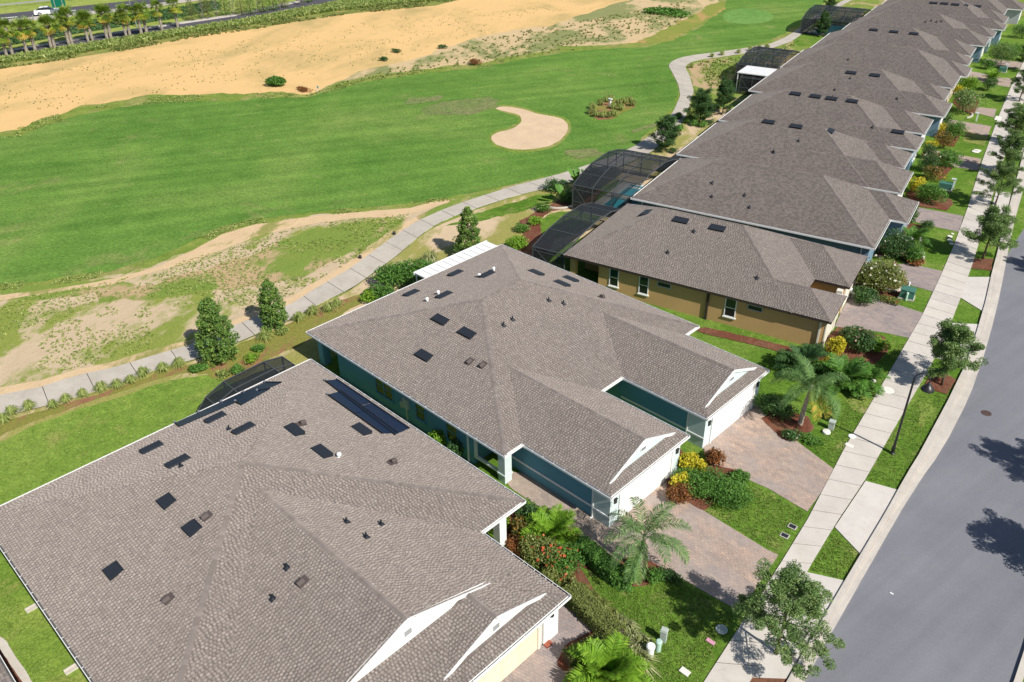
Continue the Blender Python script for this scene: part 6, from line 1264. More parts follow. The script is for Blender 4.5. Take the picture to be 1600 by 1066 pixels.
S("orange and red croton bed inside the white curved edging", [(-20.93, 72.48)][0], .75, .6, .55, "leaf_bronze", 900, .18, .07)
S("blue green bush near the low white stand", [(-25.51, 87.43)][0], 1.5, 1.2, 1.9, "leaf_green", 2400, .28, .07)
S("yellow bush at the gutter corner of the second grey roof", [(-27.69, 89.23)][0], .9, .8, 1.6, "leaf_yellow", 1200, .17, .09)
S("reddish mixed shrub by the second grey roofed house", [(-27.74, 94.23)][0], 1.2, 1.0, 1.4, "leaf_croton", 1500, .16, .08, "flower_pink", 12)
S("dark bush with pale flowers beside the reddish mixed shrub", [(-29.49, 96.37)][0], 1.2, 1.1, 2.0, "leaf_dark", 1700, .16, .08, "flower_white", 14)
S("large round green bush on the third driveway", [(-28.12, 99.29)][0], 1.5, 1.3, 1.9, "leaf_green", 2200, .24, .07)
S("dark bush between the roof corner and the round green bush", [(-30.87, 100.81)][0], 1.0, .9, 1.7, "leaf_dark", 1200, .16, .08)
S("low yellow bush next to the dark corner bush", [(-31.88, 104.76)][0], .8, .7, .9, "leaf_yellow", 800, .16, .09)
S("olive bush with bronze tips beside the brown lawn", [(-30.92, 105.62)][0], 1.1, 1.0, 1.9, "leaf_croton", 1400, .16, .08)
S("green feathery tree like bush by the brown lawn", [(-31.43, 109.66)][0], 1.3, 1.2, 2.2, "leaf_green", 1800, .26, .07)
S("yellow bush at the fourth gutter corner", [(-33.40, 110.56)][0], .8, .7, 1.4, "leaf_yellow", 800, .16, .09)
S("dark bush at the fourth house's front corner", [(-33.91, 113.58)][0], 1.1, 1.0, 2.0, "leaf_dark", 1200, .16, .08)
S("big crepe myrtle like bush of green and brown in front of the fifth house", [(-34.47, 122.03)][0], 2.2, 1.9, 3.0, "leaf_oak", 3200, .2, .09, "flower_pink", 30, lumps=14)
S("yellow green bush above the big brown green one", [(-37.87, 133.35)][0], 1.3, 1.2, 2.2, "leaf_lime", 1400, .25, .08)
S("dark round bush on the lawn past the brown green one", [(-35.76, 135.23)][0], 1.2, 1.1, 1.8, "leaf_dark", 1200, .18, .08)
S("yellow shrub at the far roof corner", [(-38.09, 130.46)][0], .9, .8, 1.3, "leaf_yellow", 700, .17, .09)
S("big green tree like bush before the pale blue far wall", [(-40.23, 152.41)][0], 2.4, 2.0, 3.4, "leaf_oak", 2600, .22, .1, lumps=14)
S("green bush behind the big far tree like bush", [(-39.53, 157.57)][0], 1.7, 1.5, 2.4, "leaf_green", 1500, .25, .08)
S("low blue green shrub by the far blue wall", [(-40.31, 147.98)][0], 1.3, 1.1, 1.4, "leaf_green", 1000, .25, .08)
S("rounded bush at the right edge near the top", [(-43.15, 174.63)][0], 1.8, 1.6, 2.4, "leaf_dark", 1200, .25, .09)
# shrubs behind the houses ----------------------------------------------------------
S("mass of green shrubs behind the teal villa, by the white patio roof", [(-51.33, 39.02)][0], 2.7, 1.5, 1.9, "leaf_green", 5600, .22, .09, lumps=18, rz=.9)
S("low broad leaved shrub left of the shrub mass behind the teal villa", [(-50.97, 36.06)][0], 1.7, 1.1, 1.2, "leaf_green", 1800, .22, .09)
S("lime edged shrub at the rear gutter of the teal villa", [(-51.41, 35.05)][0], 1.1, .8, .8, "leaf_lime", 1300, .2, .08)
grass_clump("tall pale arching grass at the end of the white patio roof", [(-52.60, 42.70)][0], 1.5, 1.4, "leaf_variegated", None, 120, .07, "border_grass", "border grass", 0, 9)
for k, (xy, s, m) in enumerate(zip([(-52.37, 19.63), (-52.11, 20.11), (-50.08, 20.64), (-49.85, 21.65), (-50.42, 23.10), (-51.42, 24.36), (-52.21, 26.95)], (.55, .4, .5, .55, .7, .5, .5), ("leaf_green", "leaf_green", "leaf_clump", "leaf_green", "leaf_lime", "leaf_green", "leaf_clump"))):
    S(f"small green shrub in the mulch by the broad evergreen, {ORD[k]} from the left", xy, s, s, s*.9, m, 500, .13, .07, group="small shrubs near the broad evergreen")
def tropical(label, xy, h, r, n, mat="leaf_green", seed=1):
    rng = np.random.default_rng(seed); t = thing("tropical_plant", label, "plant", (xy[0], xy[1], .06), 0, "big leaved plants by the pool screen")
    for k in range(n):
        a = k*2.4; el = rng.uniform(.5, 1.25); L = h*rng.uniform(.75, 1.1); d = Vector((math.cos(a), math.sin(a), 0)); s = Vector((-d.y, d.x, 0)); b = MB()
        p = [Vector((0, 0, .05))+d*(r*f*(1-.0*f)*math.cos(el)*1.6)+Vector((0, 0, L*math.sin(el)*(f-.42*f*f)*1.5)) for f in (0, .35, .6, .8, 1)]; w = [.03, .05, .24, .26, .03]; w = [x*h/2.2 for x in w]
        for i in range(4):
            b.poly([p[i]-s*w[i], p[i]+Vector((0, 0, -.04)), p[i+1]+Vector((0, 0, -.04)), p[i+1]-s*w[i+1]], 0, .35+rng.uniform(0, .5)); b.poly([p[i]+Vector((0, 0, -.04)), p[i]+s*w[i], p[i+1]+s*w[i+1], p[i+1]+Vector((0, 0, -.04))], 0, .35+rng.uniform(0, .5))
        b.build("leaf", mat, t, tone=True)
tropical("tallest bird of paradise plant in the tropical bed", [(-54.76, 65.64)][0], 2.9, 1.5, 11, "leaf_green", 1)
tropical("bird of paradise plant left of the tallest one", [(-53.51, 61.69)][0], 2.4, 1.4, 10, "leaf_green", 2)
tropical("dark big leaved plant against the pool screen", [(-54.54, 67.11)][0], 2.3, 1.3, 9, "leaf_dark", 3)
S("dark low shrub at the back of the tropical bed", [(-56.14, 63.63)][0], 1.3, 1.0, 1.2, "leaf_dark", 1400, .2, .08)
S("dark shrub between the tropical plants", [(-52.77, 62.37)][0], 1.2, 1.0, 1.3, "leaf_dark", 1400, .2, .08)
S("dark shrub at the screen post behind the tall plant", [(-55.03, 68.47)][0], 1.2, 1.1, 1.7, "leaf_dark", 1400, .2, .08)
S("bluish mixed low shrub at the tip of the tropical bed", [(-53.62, 58.83)][0], .9, .8, .7, "leaf_green", 900, .18, .07, "flower_pink", 8)
S("lime leaved low shrub by the curved bed grass", [(-51.92, 56.03)][0], .8, .7, .6, "leaf_lime", 700, .18, .07)
S("lime leaved bush at the ridge end of the teal villa", [(-49.53, 50.63)][0], 1.2, 1.0, 1.2, "leaf_lime", 1500, .22, .08)
S("low green plant in the bark strip behind the teal villa", [(-51.73, 53.70)][0], .8, .7, .7, "leaf_green", 700, .18, .07)
S("green bush alone on the pale sand at the fairway edge", [(-116.90, 66.85)][0], 1.6, 1.2, 1.3, "leaf_green", 2600, .3, .15, lumps=12)
S("flat green weed patch far off on the sandy waste", [(-104.02, 152.02)][0], 5.5, 3.0, .8, "leaf_green", 1600, .5, .25, lumps=12)
for k, xy in enumerate([(-119.95, 93.21), (-116.00, 100.52), (-116.86, 87.93)]): S(f"dark weed tuft on the far scrub, {ORD[k]} from the brush pile", xy, 1.0, .8, .6, "leaf_dark", 300, .25, .12, group="weed tufts on the far scrub")
S("brown dead brush pile at the fairway edge", [(-102.92, 96.12)][0], 1.3, .9, .9, "leaf_bronze", 500, .4, .06)
S("brown brush heap where the fairway nips into the sand", [(-110.75, 67.99)][0], 1.6, .7, .5, "leaf_bronze", 400, .4, .08)
S("low hedge shrub row behind the rounded far screen", [(-60.46, 124.93)][0], 1.2, .8, 1.0, "leaf_dark", 700, .2, .1)
for k, xy in enumerate([(-72.26, 167.37), (-71.21, 170.70), (-70.42, 173.85), (-72.38, 164.09)]): S(f"low shrub below the far pool screen, {ORD[k]} in the row", xy, 1.6, 1.1, 1.1, "leaf_dark" if k % 2 else "leaf_olive", 600, .25, .12, group="low shrubs below the far pool screen")

# palms ---------------------------------------------------------------------------
def frond_mesh(seed, L, el, bend, n=34, leaf=.60, w=.036, droop=.8, mat="leaf_palm", dry=0.0):
    rng = np.random.default_rng(seed); pts = [np.zeros(3)]; a = el; st = L/n; V, T = [], []
    for k in range(n): pts.append(pts[-1]+np.array([math.cos(a), 0, math.sin(a)])*st); a -= bend/n*(0.5+1.0*k/n)
    pts = np.array(pts)
    for k in range(n+1):
        f = k/n; d = pts[min(k+1, n)]-pts[max(k-1, 0)]; d /= np.linalg.norm(d); up = np.array([-d[2], 0, d[0]])
        if k < n: wr = .022*(1-f)+.006; y = np.array([0, wr, 0]); V.append([pts[k]-y, pts[k]+y, pts[k+1]+y*.8, pts[k+1]-y*.8]); T.append(.75)
        if f < .10: continue
        ll = leaf*(math.sin(math.pi*min(1, .12+.80*f))**.7)*rng.uniform(.85, 1.1)
        for sg in (-1, 1):
            for j in range(2):
                v = np.array([0, sg, 0])*.80+d*(.55+rng.uniform(-.12, .12))+up*(rng.uniform(-.05, .42)); v /= np.linalg.norm(v)
                p0 = pts[k]+d*rng.uniform(-.5, .5)*st; p1 = p0+v*ll*.55; v2 = v+np.array([0, 0, -droop*rng.uniform(.7, 1.5)]); v2 /= np.linalg.norm(v2); p2 = p1+v2*ll*.45
                s = np.cross(v, up); s = s/np.linalg.norm(s)*w/2; t = float(np.clip(rng.normal(.45+dry, .2), 0, 1))
                V.append([p0-s*.5, p0+s*.5, p1+s, p1-s]); T.append(t); V.append([p1-s, p1+s, p2+s*.15, p2-s*.15]); T.append(t)
    return quads_mesh("frond", np.array(V), mat, T)
FR = [(frond_mesh(1, 2.5, R_(76), R_(95))), (frond_mesh(2, 2.8, R_(55), R_(110))), (frond_mesh(3, 2.9, R_(34), R_(105))), (frond_mesh(4, 2.8, R_(12), R_(85))), (frond_mesh(5, 2.4, R_(-12), R_(55), dry=.1)), frond_mesh(6, 2.4, R_(5), R_(100), mat="leaf_sabal", dry=.35)]
def palm(label, xy, top, h, fr, lean=(0, 0), sc=1.0):
    t = thing("palm_tree", label, "palm", (xy[0], xy[1], .06), 0, "feather palms in the front gardens"); b = MB(); n = 14; pts = []; rad = []
    for k in range(n+1):
        f = k/n; pts.append((lean[0]*f*f, lean[1]*f*f, h*f)); rad.append((.175-.06*f)*(1.0+(.07 if k % 2 else 0)))
    b.tube(pts, rad, 12); b.build("trunk", "palm_bark", t, smooth=False)
    c = MB(); tp = Vector(pts[-1]); c.tube([tp-Vector((0, 0, .05)), tp+Vector((0, 0, .45)), tp+Vector((.02, 0, .85))], [.105, .09, .03], 10); c.build("crownshaft", "pale_green" if False else "palm_bark", t)
    for k, (m, az) in enumerate(fr):
        o_ = link_mesh("frond", FR[m], t); o_.location = tp+Vector((0, 0, .55-.05*m)); o_.rotation_euler = (0, 0, az); o_.scale = (sc,)*3
    return t
def fr_set(seed, n0=2, n1=4, n2=5, n3=4, n4=1, dry=None):
    rnd = random.Random(seed); L = []
    for m, n in ((0, n0), (1, n1), (2, n2), (3, n3), (4, n4)):
        a0 = rnd.uniform(0, 6.28); L += [(m, a0+6.283*k/max(1, n)+rnd.uniform(-.25, .25)) for k in range(n)]
    if dry: L += [(5, a) for a in dry]
    return L
palm("feather palm in front of the left white garage, nearest the camera", [(-17.07, 26.60)][0], None, 2.25, fr_set(4, 2, 4, 4, 3, 1), (.12, -.05), .98)
palm("feather palm with yellowing lower fronds beside the right driveway", [(-17.08, 44.14)][0], None, 2.6, fr_set(9, 2, 4, 5, 4, 0, (-.8, -.35)), (.15, .1), .98)
def areca(label, xy, mats, n, sc, seed):
    t = thing("palm_shrub", label, "palm shrub", (xy[0], xy[1], .06), 0, "bushy feather palms in the beds"); rnd = random.Random(seed)
    b = MB()
    for k in range(7): a = k*.9; b.tube([(.12*math.cos(a), .12*math.sin(a), 0), (.22*math.cos(a), .22*math.sin(a), .5*sc)], [.04, .025], 6)
    b.build("stems", "palm_bark", t)
    for k in range(n):
        m = AR[mats][k % 3]; o_ = link_mesh("frond", m, t); a = k*2.4+rnd.uniform(-.3, .3); o_.location = (.12*math.cos(a), .12*math.sin(a), .10); o_.rotation_euler = (0, 0, a); s_ = sc*rnd.uniform(.8, 1.1); o_.scale = (s_, s_, s_)
    return t
AR = {m: [frond_mesh(11+k, 2.0, R_(e), R_(bd), 22, .55, .06, .35, "leaf_"+m) for k, (e, bd) in enumerate(((82, 70), (66, 95), (44, 90)))] for m in ("lime", "green", "dark")}
areca("lime green feathery palm shrub against the teal villa's side wall", [(-21.95, 25.03)][0], "lime", 30, 1.0, 1)
areca("big bright green feathery palm shrub at the bottom beside the brick drive", [(-14.25, 20.23)][0], "lime", 44, 1.0, 2)
areca("dense green feathery palm shrub beside the tan house corner", [(-17.20, 50.08)][0], "green", 40, 1.12, 3)
areca("darker feathery palm shrub behind the far palm against the tan wall", [(-20.16, 49.94)][0], "dark", 26, 1.1, 4)
areca("green feathery palm shrub right of the far palm below the yellow shrubs", [(-16.05, 50.94)][0], "green", 28, .9, 5)
areca("feathery palm shrub in the curved bed of the blue house", [(-22.87, 76.09)][0], "green", 26, .95, 6)
areca("lime palm shrub beside the far dark round bush", [(-37.11, 140.61)][0], "lime", 20, .95, 7)
# far sabal palms along the frontage road
def sabal_meshes(seed, h):
    rng = np.random.default_rng(seed); b = MB(); n = 8; b.tube([(math.sin(seed)*.25*(k/n)**2, 0, h*k/n) for k in range(n+1)], [.24 if k % 2 else .21 for k in range(n)]+[.3], 8); V, T = [], []
    top = np.array([math.sin(seed)*.25, 0, h])
    for k in range(44):
        el = rng.uniform(-.9, 1.35); a = k*2.4+rng.uniform(-.3, .3); L = rng.uniform(1.1, 1.6); d = np.array([math.cos(a)*math.cos(el), math.sin(a)*math.cos(el), math.sin(el)]); c = top+d*L*.6; s = np.array([-math.sin(a), math.cos(a), 0]); u = np.cross(d, s)
        tn = np.clip(rng.normal(.42, .15)+(.35 if el < -.35 else 0), 0, 1)
        for j in range(-4, 5):
            th = j*.34; v = d*math.cos(th)+s*math.sin(th); e = c+v*L*.62*(1-.05*abs(j))+np.array([0, 0, -.18-.04*abs(j)]); w = np.cross(v, u)*.085
            V.append([c-w*.4, c+w*.4, e+w*.5, e-w*.5]); T.append(float(np.clip(tn+rng.normal(0, .1), 0, 1)))
        V.append([top-s*.03, top+s*.03, c+s*.02, c-s*.02]); T.append(.6)
    return b.mesh("trunk", "palm_bark"), quads_mesh("crown", np.array(V), "leaf_sabal", T)
SAB = [sabal_meshes(s, h) for s, h in ((1, 3.4), (2, 3.9), (3, 3.6))]
for k, (x, y, m) in enumerate(((12, 90, 1), (20, 85, 0), (43, 83, 0), (56, 80, 2), (81, 76, 1), (86, 74, 2), (108, 69, 1), (113, 68, 0), (138, 64, 2), (145, 63, 1), (168, 61, 0), (174, 61, 1), (198, 59, 2), (204, 58, 0), (222, 56, 1), (230, 54, 2), (254, 49, 0), (278, 42, 1))):
    pass
for k, xy in enumerate([(-168.55, 44.99), (-170.45, 46.48), (-169.45, 48.63), (-169.87, 50.21), (-169.75, 52.96), (-170.37, 53.76), (-171.08, 56.57), (-171.17, 57.19), (-171.05, 60.11), (-170.95, 60.91), (-169.90, 63.27), (-169.89, 64.00), (-168.73, 66.48), (-168.72, 67.22), (-168.12, 69.23), (-168.48, 70.43), (-169.00, 73.82), (-170.13, 77.61)]):
    plant_tree("sabal_palm", f"cabbage palm on the roadside, {ORD[k]} in the row from the left edge", "palm", xy, SAB[k % 3], k*1.9, 1.12+.05*(k % 4), "cabbage palms along the frontage road")
CF = [make_cone(41, 5.2, 1.5, 2600, "leaf_cone"), make_cone(42, 4.8, 1.3, 2200, "leaf_olive"), make_oak(43, 4.6, 1.2, .4, 700, "leaf_grey", "bark_grey")]
for k, (xy, m) in enumerate(zip([(-173.86, 82.73), (-173.35, 84.89), (-173.77, 86.28), (-173.56, 88.23), (-173.46, 90.11), (-172.09, 91.28), (-171.45, 92.73), (-171.22, 94.74), (-171.21, 96.60), (-170.99, 97.72), (-171.19, 100.38), (-171.40, 102.12), (-171.83, 103.70), (-171.81, 107.67), (-173.16, 110.60)], (1, 2, 1, 2, 0, 2, 1, 0, 2, 0, 0, 2, 1, 2, 0))):
    plant_tree("roadside_tree", f"roadside tree in the thin screen after the palms, {ORD[k]} from the last palm", "tree", xy, CF[m], k*1.1, .95, "thin roadside trees after the palms")
hedge("long dark hedge between the highway and the frontage road", [(-180.24, 43.14), (-180.37, 50.94), (-181.12, 59.49), (-181.05, 66.99), (-180.84, 74.18), (-180.48, 80.54), (-181.08, 86.34), (-182.17, 92.97)], 3.0, 1.5, "leaf_dark", 9000, .45, .3)

# ================================================================== STREET THINGS
def lamp_post(label, xy, h=5.9, rz=0.0):
    t = thing("street_lamp", label, "street lamp", (xy[0], xy[1], .02), rz); b = MB()
    b.lathe([(.17, 0), (.17, .06), (.12, .12), (.11, .55), (.085, .62), (.075, 1.0)], n=14); b.tube([(0, 0, .9), (0, 0, h)], [.075, .058], 12); b.build("pole", "black_iron", t, smooth=False)
    a = MB(); r = .42; a.tube([(0, 0, h-.05)]+[(r-r*math.cos(x), 0, h+r*math.sin(x)*1.05) for x in [math.pi*k/12 for k in range(13)]]+[(2*r, 0, h-.12)], .04, 8); a.build("arm", "black_iron", t)
    s = MB(); s.lathe([(.06, 0), (.10, -.06), (.13, -.16), (.20, -.22), (.30, -.33), (.38, -.47), (.385, -.52)][::-1], (2*r, 0, h-.10), 20); s.build("lamp_shade", "black_iron", t, smooth=True)
    g = MB(); g.lathe([(.12, -.60), (.15, -.54), (.15, -.50)], (2*r, 0, h-.10), 14); g.build("bulb", "bulb_glass", t); return t
lamp_post("black curved neck street lamp standing in the grass strip", [(-11.46, 45.40)][0], 5.75, R_(22))
tag(MB().lathe([(.33, 0), (.33, .012), (.30, .018), (.05, .018)], n=24).build("manhole_cover", "iron_rust", loc=(*[(-8.67, 53.82)][0], .012)), "round rust brown manhole cover in the street", "manhole cover")
def puck(name, xy, r, h, mat, label, cat, group=None, z=.06, dome=.0):
    o_ = MB().lathe([(r, 0), (r, h*.7), (r*.93, h), (r*.1, h+dome)], n=20).build(name, mat, loc=(xy[0], xy[1], z)); return tag(o_, label, cat, group)
def rod_cap(name, xy, r, h, mat, mat2, label, cat):
    t = thing(name, label, cat, (xy[0], xy[1], .04)); MB().lathe([(r*.92, 0), (r*.92, h*.78)], n=16).build("post", mat, t); MB().lathe([(r*1.1, h*.76), (r*1.1, h*.92), (r*.8, h), (r*.1, h*1.01)], n=16).build("cap", mat2, t); return t
rod_cap("utility_pedestal", [(-13.52, 22.68)][0], .20, .82, "white_plastic", "white_plastic", "white round utility post, leftmost of three on the front lawn", "utility post")
rod_cap("utility_pedestal", [(-13.42, 23.22)][0], .15, .72, "pale_green", "pale_green", "pale green round utility post between the white and grey ones", "utility post")
t = thing("utility_pedestal", "grey square utility post behind the pale green one", "utility post", (*[(-13.57, 23.85)][0], .04), .3)
b = MB(); b.box((-.15, -.13, 0), (.15, .13, .72)); b.build("post", "utility_grey", t); b = MB(); b.hexa([(-.18, -.16, .72), (.18, -.16, .72), (.18, .16, .72), (-.18, .16, .72), (-.15, -.13, .86), (.15, -.13, .86), (.15, .13, .86), (-.15, .13, .86)]); b.build("cap", "utility_grey", t)
puck("valve_cover", [(-11.87, 26.37)][0], .30, .03, "utility_grey", "round grey valve cover in tree shade at the pavement edge", "valve cover", dome=.01)
tag(MB().box((-.22, -.11, 0), (.22, .11, .05)).build("marker_flag", "pink_flag", loc=(*[(-11.86, 25.38)][0], .05)), "pinkish marker lying at the lawn edge by the valve cover", "marker")
tag(MB().box((-.24, -.16, 0), (.24, .16, .05)).build("paver_stone", "stone_white", loc=(*[(-11.80, 23.11)][0], .04)), "pale flat stone in the lawn near the bottom", "stone")
def meter_lid(xy, label):
    t = thing("meter_lid", label, "meter lid", (xy[0], xy[1], .045), .1, "black meter lids at the pavement"); MB().box((-.24, -.19, 0), (.24, .19, .02)).build("frame", "edging_concrete", t); MB().box((-.19, -.14, .02), (.19, .14, .032)).build("lid", "vent_metal", t); return t
meter_lid([(-12.82, 35.23)][0], "black meter lid at the pavement, the farther of two"); meter_lid([(-12.79, 34.30)][0], "black meter lid at the pavement, the nearer of two")
t = thing("utility_pedestal", "grey green utility post on the lawn in the lamp's shadow", "utility post", (*[(-15.39, 45.08)][0], .04), .2); b = MB(); b.box((-.17, -.15, 0), (.17, .15, .55)); b.build("post", "utility_grey", t); b = MB(); b.box((-.20, -.18, .55), (.20, .18, .66)); b.build("cap", "utility_grey", t)
puck("valve_cover", [(-14.03, 45.26)][0], .24, .03, "white_plastic", "white round lid where the lamp's shadow meets the pavement", "valve cover")
puck("valve_cover", [(-14.53, 51.85)][0], .42, .03, "stone_white", "large pale round lid at the pavement beyond the right driveway", "valve cover")
puck("valve_cover", [(-15.81, 52.25)][0], .25, .03, "stone_white", "small pale lid in the lawn by the feathery bushes", "valve cover")
tag(MB().box((-.26, -.15, 0), (.26, .15, .04)).build("paver_stone", "stone_white", loc=(*[(-13.74, 44.28)][0], .04)), "pale rectangular lid at the pavement left of the lamp", "lid")
puck("rock", [(-15.42, 44.50)][0], .26, .12, "stone_white", "pale flat rock beside the grey green utility post", "rock", dome=.03)
for k, (xy, s) in enumerate(zip([(-20.94, 81.26), (-20.90, 80.51), (-20.58, 79.64), (-20.20, 78.94)], (.15, .24, .26, .20))):
    puck("stepping_stone", xy, s, .04, "stone_white", f"pale stepping stone in the lawn, {ORD[k]} of four counted from the top", "stepping stone", "stepping stones in the lawn")
for k, xy in enumerate([(-27.63, 106.76), (-27.62, 107.37)]): puck("valve_cover", xy, .42, .04, "stone_white", ["pale lid on the far lawn, lower of two", "pale lid on the far lawn, upper of two"][k], "valve cover", "pale lids on the far lawn")
t = thing("transformer", "dark green transformer box by the grey paved drive", "transformer", (*[(-19.02, 65.89)][0], .04), R_(14)); MB().box((-.62, -.5, 0), (.62, .5, .14)).build("base", "edging_concrete", t)
b = MB(); b.hexa([(-.55, -.45, .14), (.55, -.45, .14), (.55, .45, .14), (-.55, .45, .14), (-.52, -.42, .86), (.52, -.42, .80), (.52, .42, .80), (-.52, .42, .86)]); b.build("cabinet", "utility_green", t); b = MB(); b.hexa([(-.58, -.47, .86), (.57, -.47, .80), (.57, .47, .80), (-.58, .47, .86), (-.56, -.45, .92), (.55, -.45, .86), (.55, .45, .86), (-.56, .45, .92)]); b.build("lid", "utility_green", t)
rod_cap("utility_pedestal", [(-18.88, 65.42)][0], .10, .75, "pale_green", "pale_green", "pale green post standing in front of the transformer", "utility post")
rod_cap("utility_pedestal", [(-19.53, 67.39)][0], .09, .7, "white_plastic", "white_plastic", "white post just behind the transformer", "utility post")
def stand(label, xy, h, rz):
    t = thing("white_stand", label, "post", (xy[0], xy[1], .04), rz, "white posts on the far lawns"); MB().box((-.08, -.08, 0), (.08, .08, h)).build("post", "white_plastic", t); MB().box((-.35, -.1, h), (.12, .1, h+.12)).build("arm", "white_plastic", t)
stand("white post with a short arm on the lawn beyond the stepping stones", [(-25.16, 92.78)][0], 1.1, .2); stand("thin white post on the lawn of the fourth house", [(-31.81, 119.10)][0], 1.0, .2); stand("small white post on the far lawn near the pale blue wall", [(-37.42, 148.41)][0], 1.0, .2)
t = thing("utility_box", "blue grey low utility box beside the white post with arm", "utility box", (*[(-25.83, 92.41)][0], .04), R_(13)); MB().box((-.75, -.5, 0), (.75, .5, .10)).build("base", "edging_concrete", t); MB().box((-.65, -.42, .1), (.65, .42, .72)).build("cabinet", "utility_green", t)
t = thing("utility_box", "dark green small utility box by the far white post", "utility box", (*[(-37.73, 147.61)][0], .04), R_(13)); MB().box((-.6, -.45, 0), (.6, .45, .10)).build("base", "edging_concrete", t); MB().box((-.5, -.4, .1), (.5, .4, .75)).build("cabinet", "utility_green", t)
t = thing("flower_pot", "square terracotta pot with a green plant beside the cream garage", "flower pot", (*[(-17.96, 20.17)][0], .05), .25); MB().hexa([(-.2, -.2, 0), (.2, -.2, 0), (.2, .2, 0), (-.2, .2, 0), (-.28, -.28, .42), (.28, -.28, .42), (.28, .28, .42), (-.28, .28, .42)]).build("pot", "terracotta", t); pl = link_mesh("leaves", clump_mesh(77, .45, .35, 60, .05, "leaf_green"), t); pl.location = (0, 0, .42)
tag(MB().box((-.32, -.2, 0), (.32, .2, .10)).build("door_mat", "terracotta", loc=(*[(-17.65, 19.79)][0], .04)), "red brown slab lying beside the terracotta pot", "slab")
t = thing("golf_post", "short white marker in the middle of the golf island", "marker", (*[(-71.78, 92.62)][0], .04)); MB().box((-.12, -.12, 0), (.12, .12, .9)).build("post", "white_plastic", t); MB().box((-.3, -.16, .9), (.3, .16, 1.02)).build("cap", "white_plastic", t)
for k, xy in enumerate([(-60.35, 44.72), (-58.58, 39.28)]): tag(MB().lathe([(.16, 0), (.15, .25), (.08, .32), (.01, .33)], n=10).build("path_light", "vent_metal", loc=(*xy, .03)), ["small dark bollard at the sandy side of the path, farther one", "small dark bollard at the sandy side of the path, nearer one"][k], "bollard", "small dark bollards by the path")
t = thing("golf_post", "small white and green flag marker at the fairway edge by the brush heap", "marker", (*[(-109.29, 69.29)][0], .03)); MB().tube([(0, 0, 0), (0, 0, .8)], .05, 8).build("post", "white_plastic", t); MB().box((.03, -.03, .5), (.5, .03, .85)).build("flag", "pale_green", t)
tag(MB().box((-.09, -.04, 0), (.09, .04, .03)).build("litter", "white_plastic", loc=(*[(-6.79, 34.39)][0], .014)), "tiny white scrap lying on the street", "litter")
for k, xy in enumerate([(-38.13, 2.94), (-32.93, 2.89)]):
    t = thing("splash_block", ["pale concrete splash block under the side eave, farther one", "pale concrete splash block under the side eave, nearer one"][k], "splash block", (xy[0], xy[1], .03), R_(-90), "splash blocks by the side wall"); MB().box((-.6, -.17, 0), (.15, -.11, .09)).box((-.6, .11, 0), (.15, .17, .09)).build("rim", "edging_concrete", t); MB().box((-.6, -.11, 0), (.15, .11, .04)).build("base", "edging_concrete", t)

# highway: guard rail, sign, poles and the passing car --------------------------------
gp = [(-221.96, 50.57), (-221.68, 60.93), (-219.85, 68.58), (-217.94, 76.53), (-214.83, 87.41), (-212.19, 102.54)]
t = thing("guard_rail", "long grey guard rail along the highway median", "guard rail", (0, 0, 0))
P3 = [Vector((p[0], p[1], 0)) for p in gp]
for a, c in zip(P3, P3[1:]):
    MB().bar(a+Vector((0, 0, .62)), c+Vector((0, 0, .62)), .10, .34).build("rail", "galvanised", t)
    n = max(1, int((c-a).length/3.8))
    for k in range(n): q = a.lerp(c, k/n); MB().box((q.x-.16, q.y-.07, 0), (q.x-.06, q.y+.07, .8)).build("post", "galvanised", t)
gp = [(-201.45, 54.38), (-200.51, 61.64), (-198.42, 68.80), (-196.26, 76.22)]
for k in range(14):
    q = along([tuple(p) for p in gp], plen(gp)*k/14); tag(MB().box((-.09, -.09, 0), (.09, .09, 1.0)).build("marker_post", "grey_metal", loc=(q[0], q[1], .02)), f"short grey post along the highway shoulder, {ORD[k]} from the left", "post", "short shoulder posts")
sx, sy = [(-200.18, 66.39)][0]
t = thing("road_sign", "green highway sign on two posts beside the white car", "road sign", (sx, sy, 0), R_(-20))
for d in (-.75, .75): MB().box((-.07, d-.07, 0), (.07, d+.07, 3.9)).build("post", "galvanised", t)
MB().box((-.10, -1.35, 1.9), (-.07, 1.35, 4.4)).build("board", "sign_green", t); MB().box((-.067, -1.35, 1.9), (-.04, 1.35, 4.4)).build("back_plate", "sign_green", t)
tag(MB().tube([(0, 0, 0), (0, 0, 5.6)], [.14, .10], 8).build("utility_pole", "grey_metal", loc=(*[(-177.16, 72.36)][0], .02)), "thin leaning grey pole among the palms", "pole").rotation_euler = (R_(4), 0, 0)
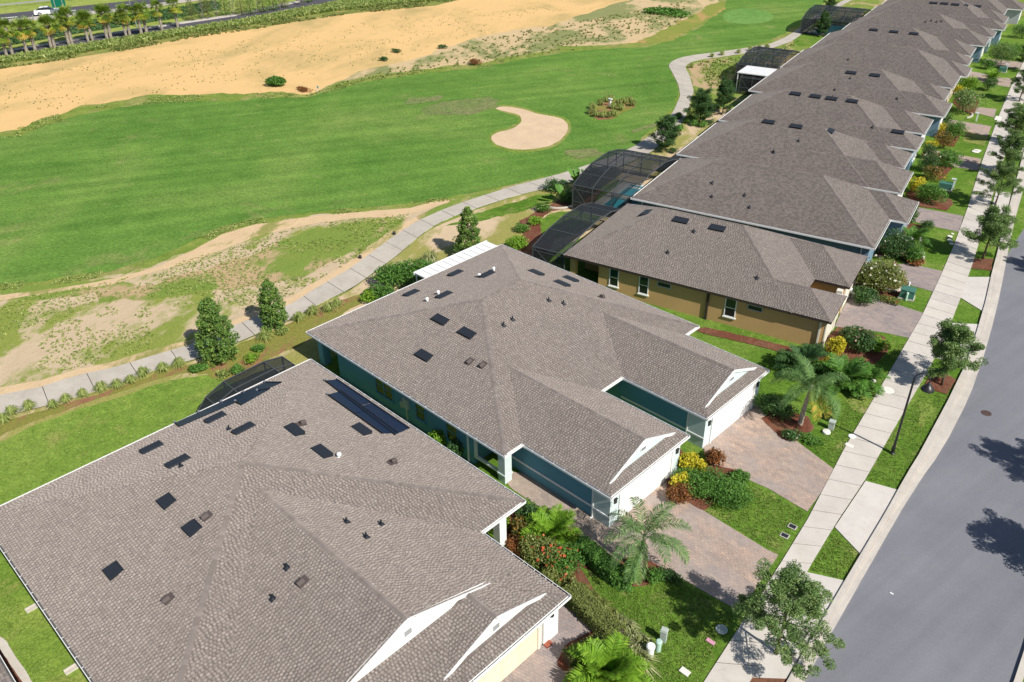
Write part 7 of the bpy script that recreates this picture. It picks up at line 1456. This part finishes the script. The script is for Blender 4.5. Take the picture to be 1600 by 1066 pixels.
# white saloon car
cx, cy = [(-204.65, 65.32)][0]; c0 = Vector((*[(-205.80, 63.14)][0], 0)); c1 = Vector((*[(-203.65, 67.85)][0], 0)); hd = math.atan2((c1-c0).y, (c1-c0).x)
t = thing("car", "white saloon car driving on the highway beside the green sign", "car", (cx, cy, .035), hd); t.scale = (1.16, 1.12, 1.12)
def loft(mb, secs, m=0, t_=0.0):
    n = len(secs[0]); i0 = len(mb.v)
    for s_ in secs: mb.v += [tuple(p) for p in s_]
    for k in range(len(secs)-1):
        for j in range(n): a = i0+k*n; mb.f.append((a+j, a+(j+1) % n, a+n+(j+1) % n, a+n+j)); mb.m.append(m); mb.t.append(t_)
    mb.f.append(tuple(i0+j for j in reversed(range(n)))); mb.m.append(m); mb.t.append(t_); mb.f.append(tuple(i0+(len(secs)-1)*n+j for j in range(n))); mb.m.append(m); mb.t.append(t_)
b = MB(); S_ = []
for x, zt, w in ((-2.35, .72, .74), (-2.25, .92, .84), (-1.5, .98, .90), (0, .96, .92), (1.1, .92, .91), (1.9, .80, .86), (2.28, .66, .76), (2.36, .5, .66)):
    S_.append([(x, -w, .24), (x, w, .24), (x, w+.01, zt*.75), (x, w*.90, zt), (x, -w*.90, zt), (x, -w-.01, zt*.75)])
loft(b, S_); body = b.build("body", "car_paint", t, smooth=False)
b = MB(); S_ = []
for x, zt, w in ((-1.95, .97, .72), (-1.25, 1.36, .62), (-.5, 1.45, .62), (.15, 1.42, .62), (1.05, .96, .72)): S_.append([(x, -w-.06, .93), (x, w+.06, .93), (x, w, zt), (x, -w, zt)])
loft(b, S_); b.build("window", "car_glass", t)
b = MB(); b.hexa([(-1.30, -.60, 1.37), (.18, -.60, 1.43), (.18, .60, 1.43), (-1.30, .60, 1.37), (-1.2, -.56, 1.45), (.1, -.56, 1.48), (.1, .56, 1.48), (-1.2, .56, 1.45)]); b.build("roof", "car_paint", t)
for x in (-1.42, 1.40):
    for y in (-.86, .86):
        w = MB(); w.tube([(x, y-.11, .33), (x, y+.11, .33)], .335, 18); wh = w.build("wheel", "tyre_rubber", t); w = MB(); w.tube([(x, y-.118, .33), (x, y+.118, .33)], .21, 12); w.build("rim", "galvanised", wh)
for y in (-.6, .6): MB().box((2.24, y-.17, .55), (2.34, y+.17, .68)).build("headlight", "bulb_glass", t); MB().box((-2.36, y-.2, .68), (-2.27, y+.2, .82)).build("tail_light", "flower_red", t)
MB().box((.7, -1.06, .92), (.86, -.9, 1.05)).build("mirror", "car_paint", t); MB().box((.7, .9, .92), (.86, 1.06, 1.05)).build("mirror", "car_paint", t)
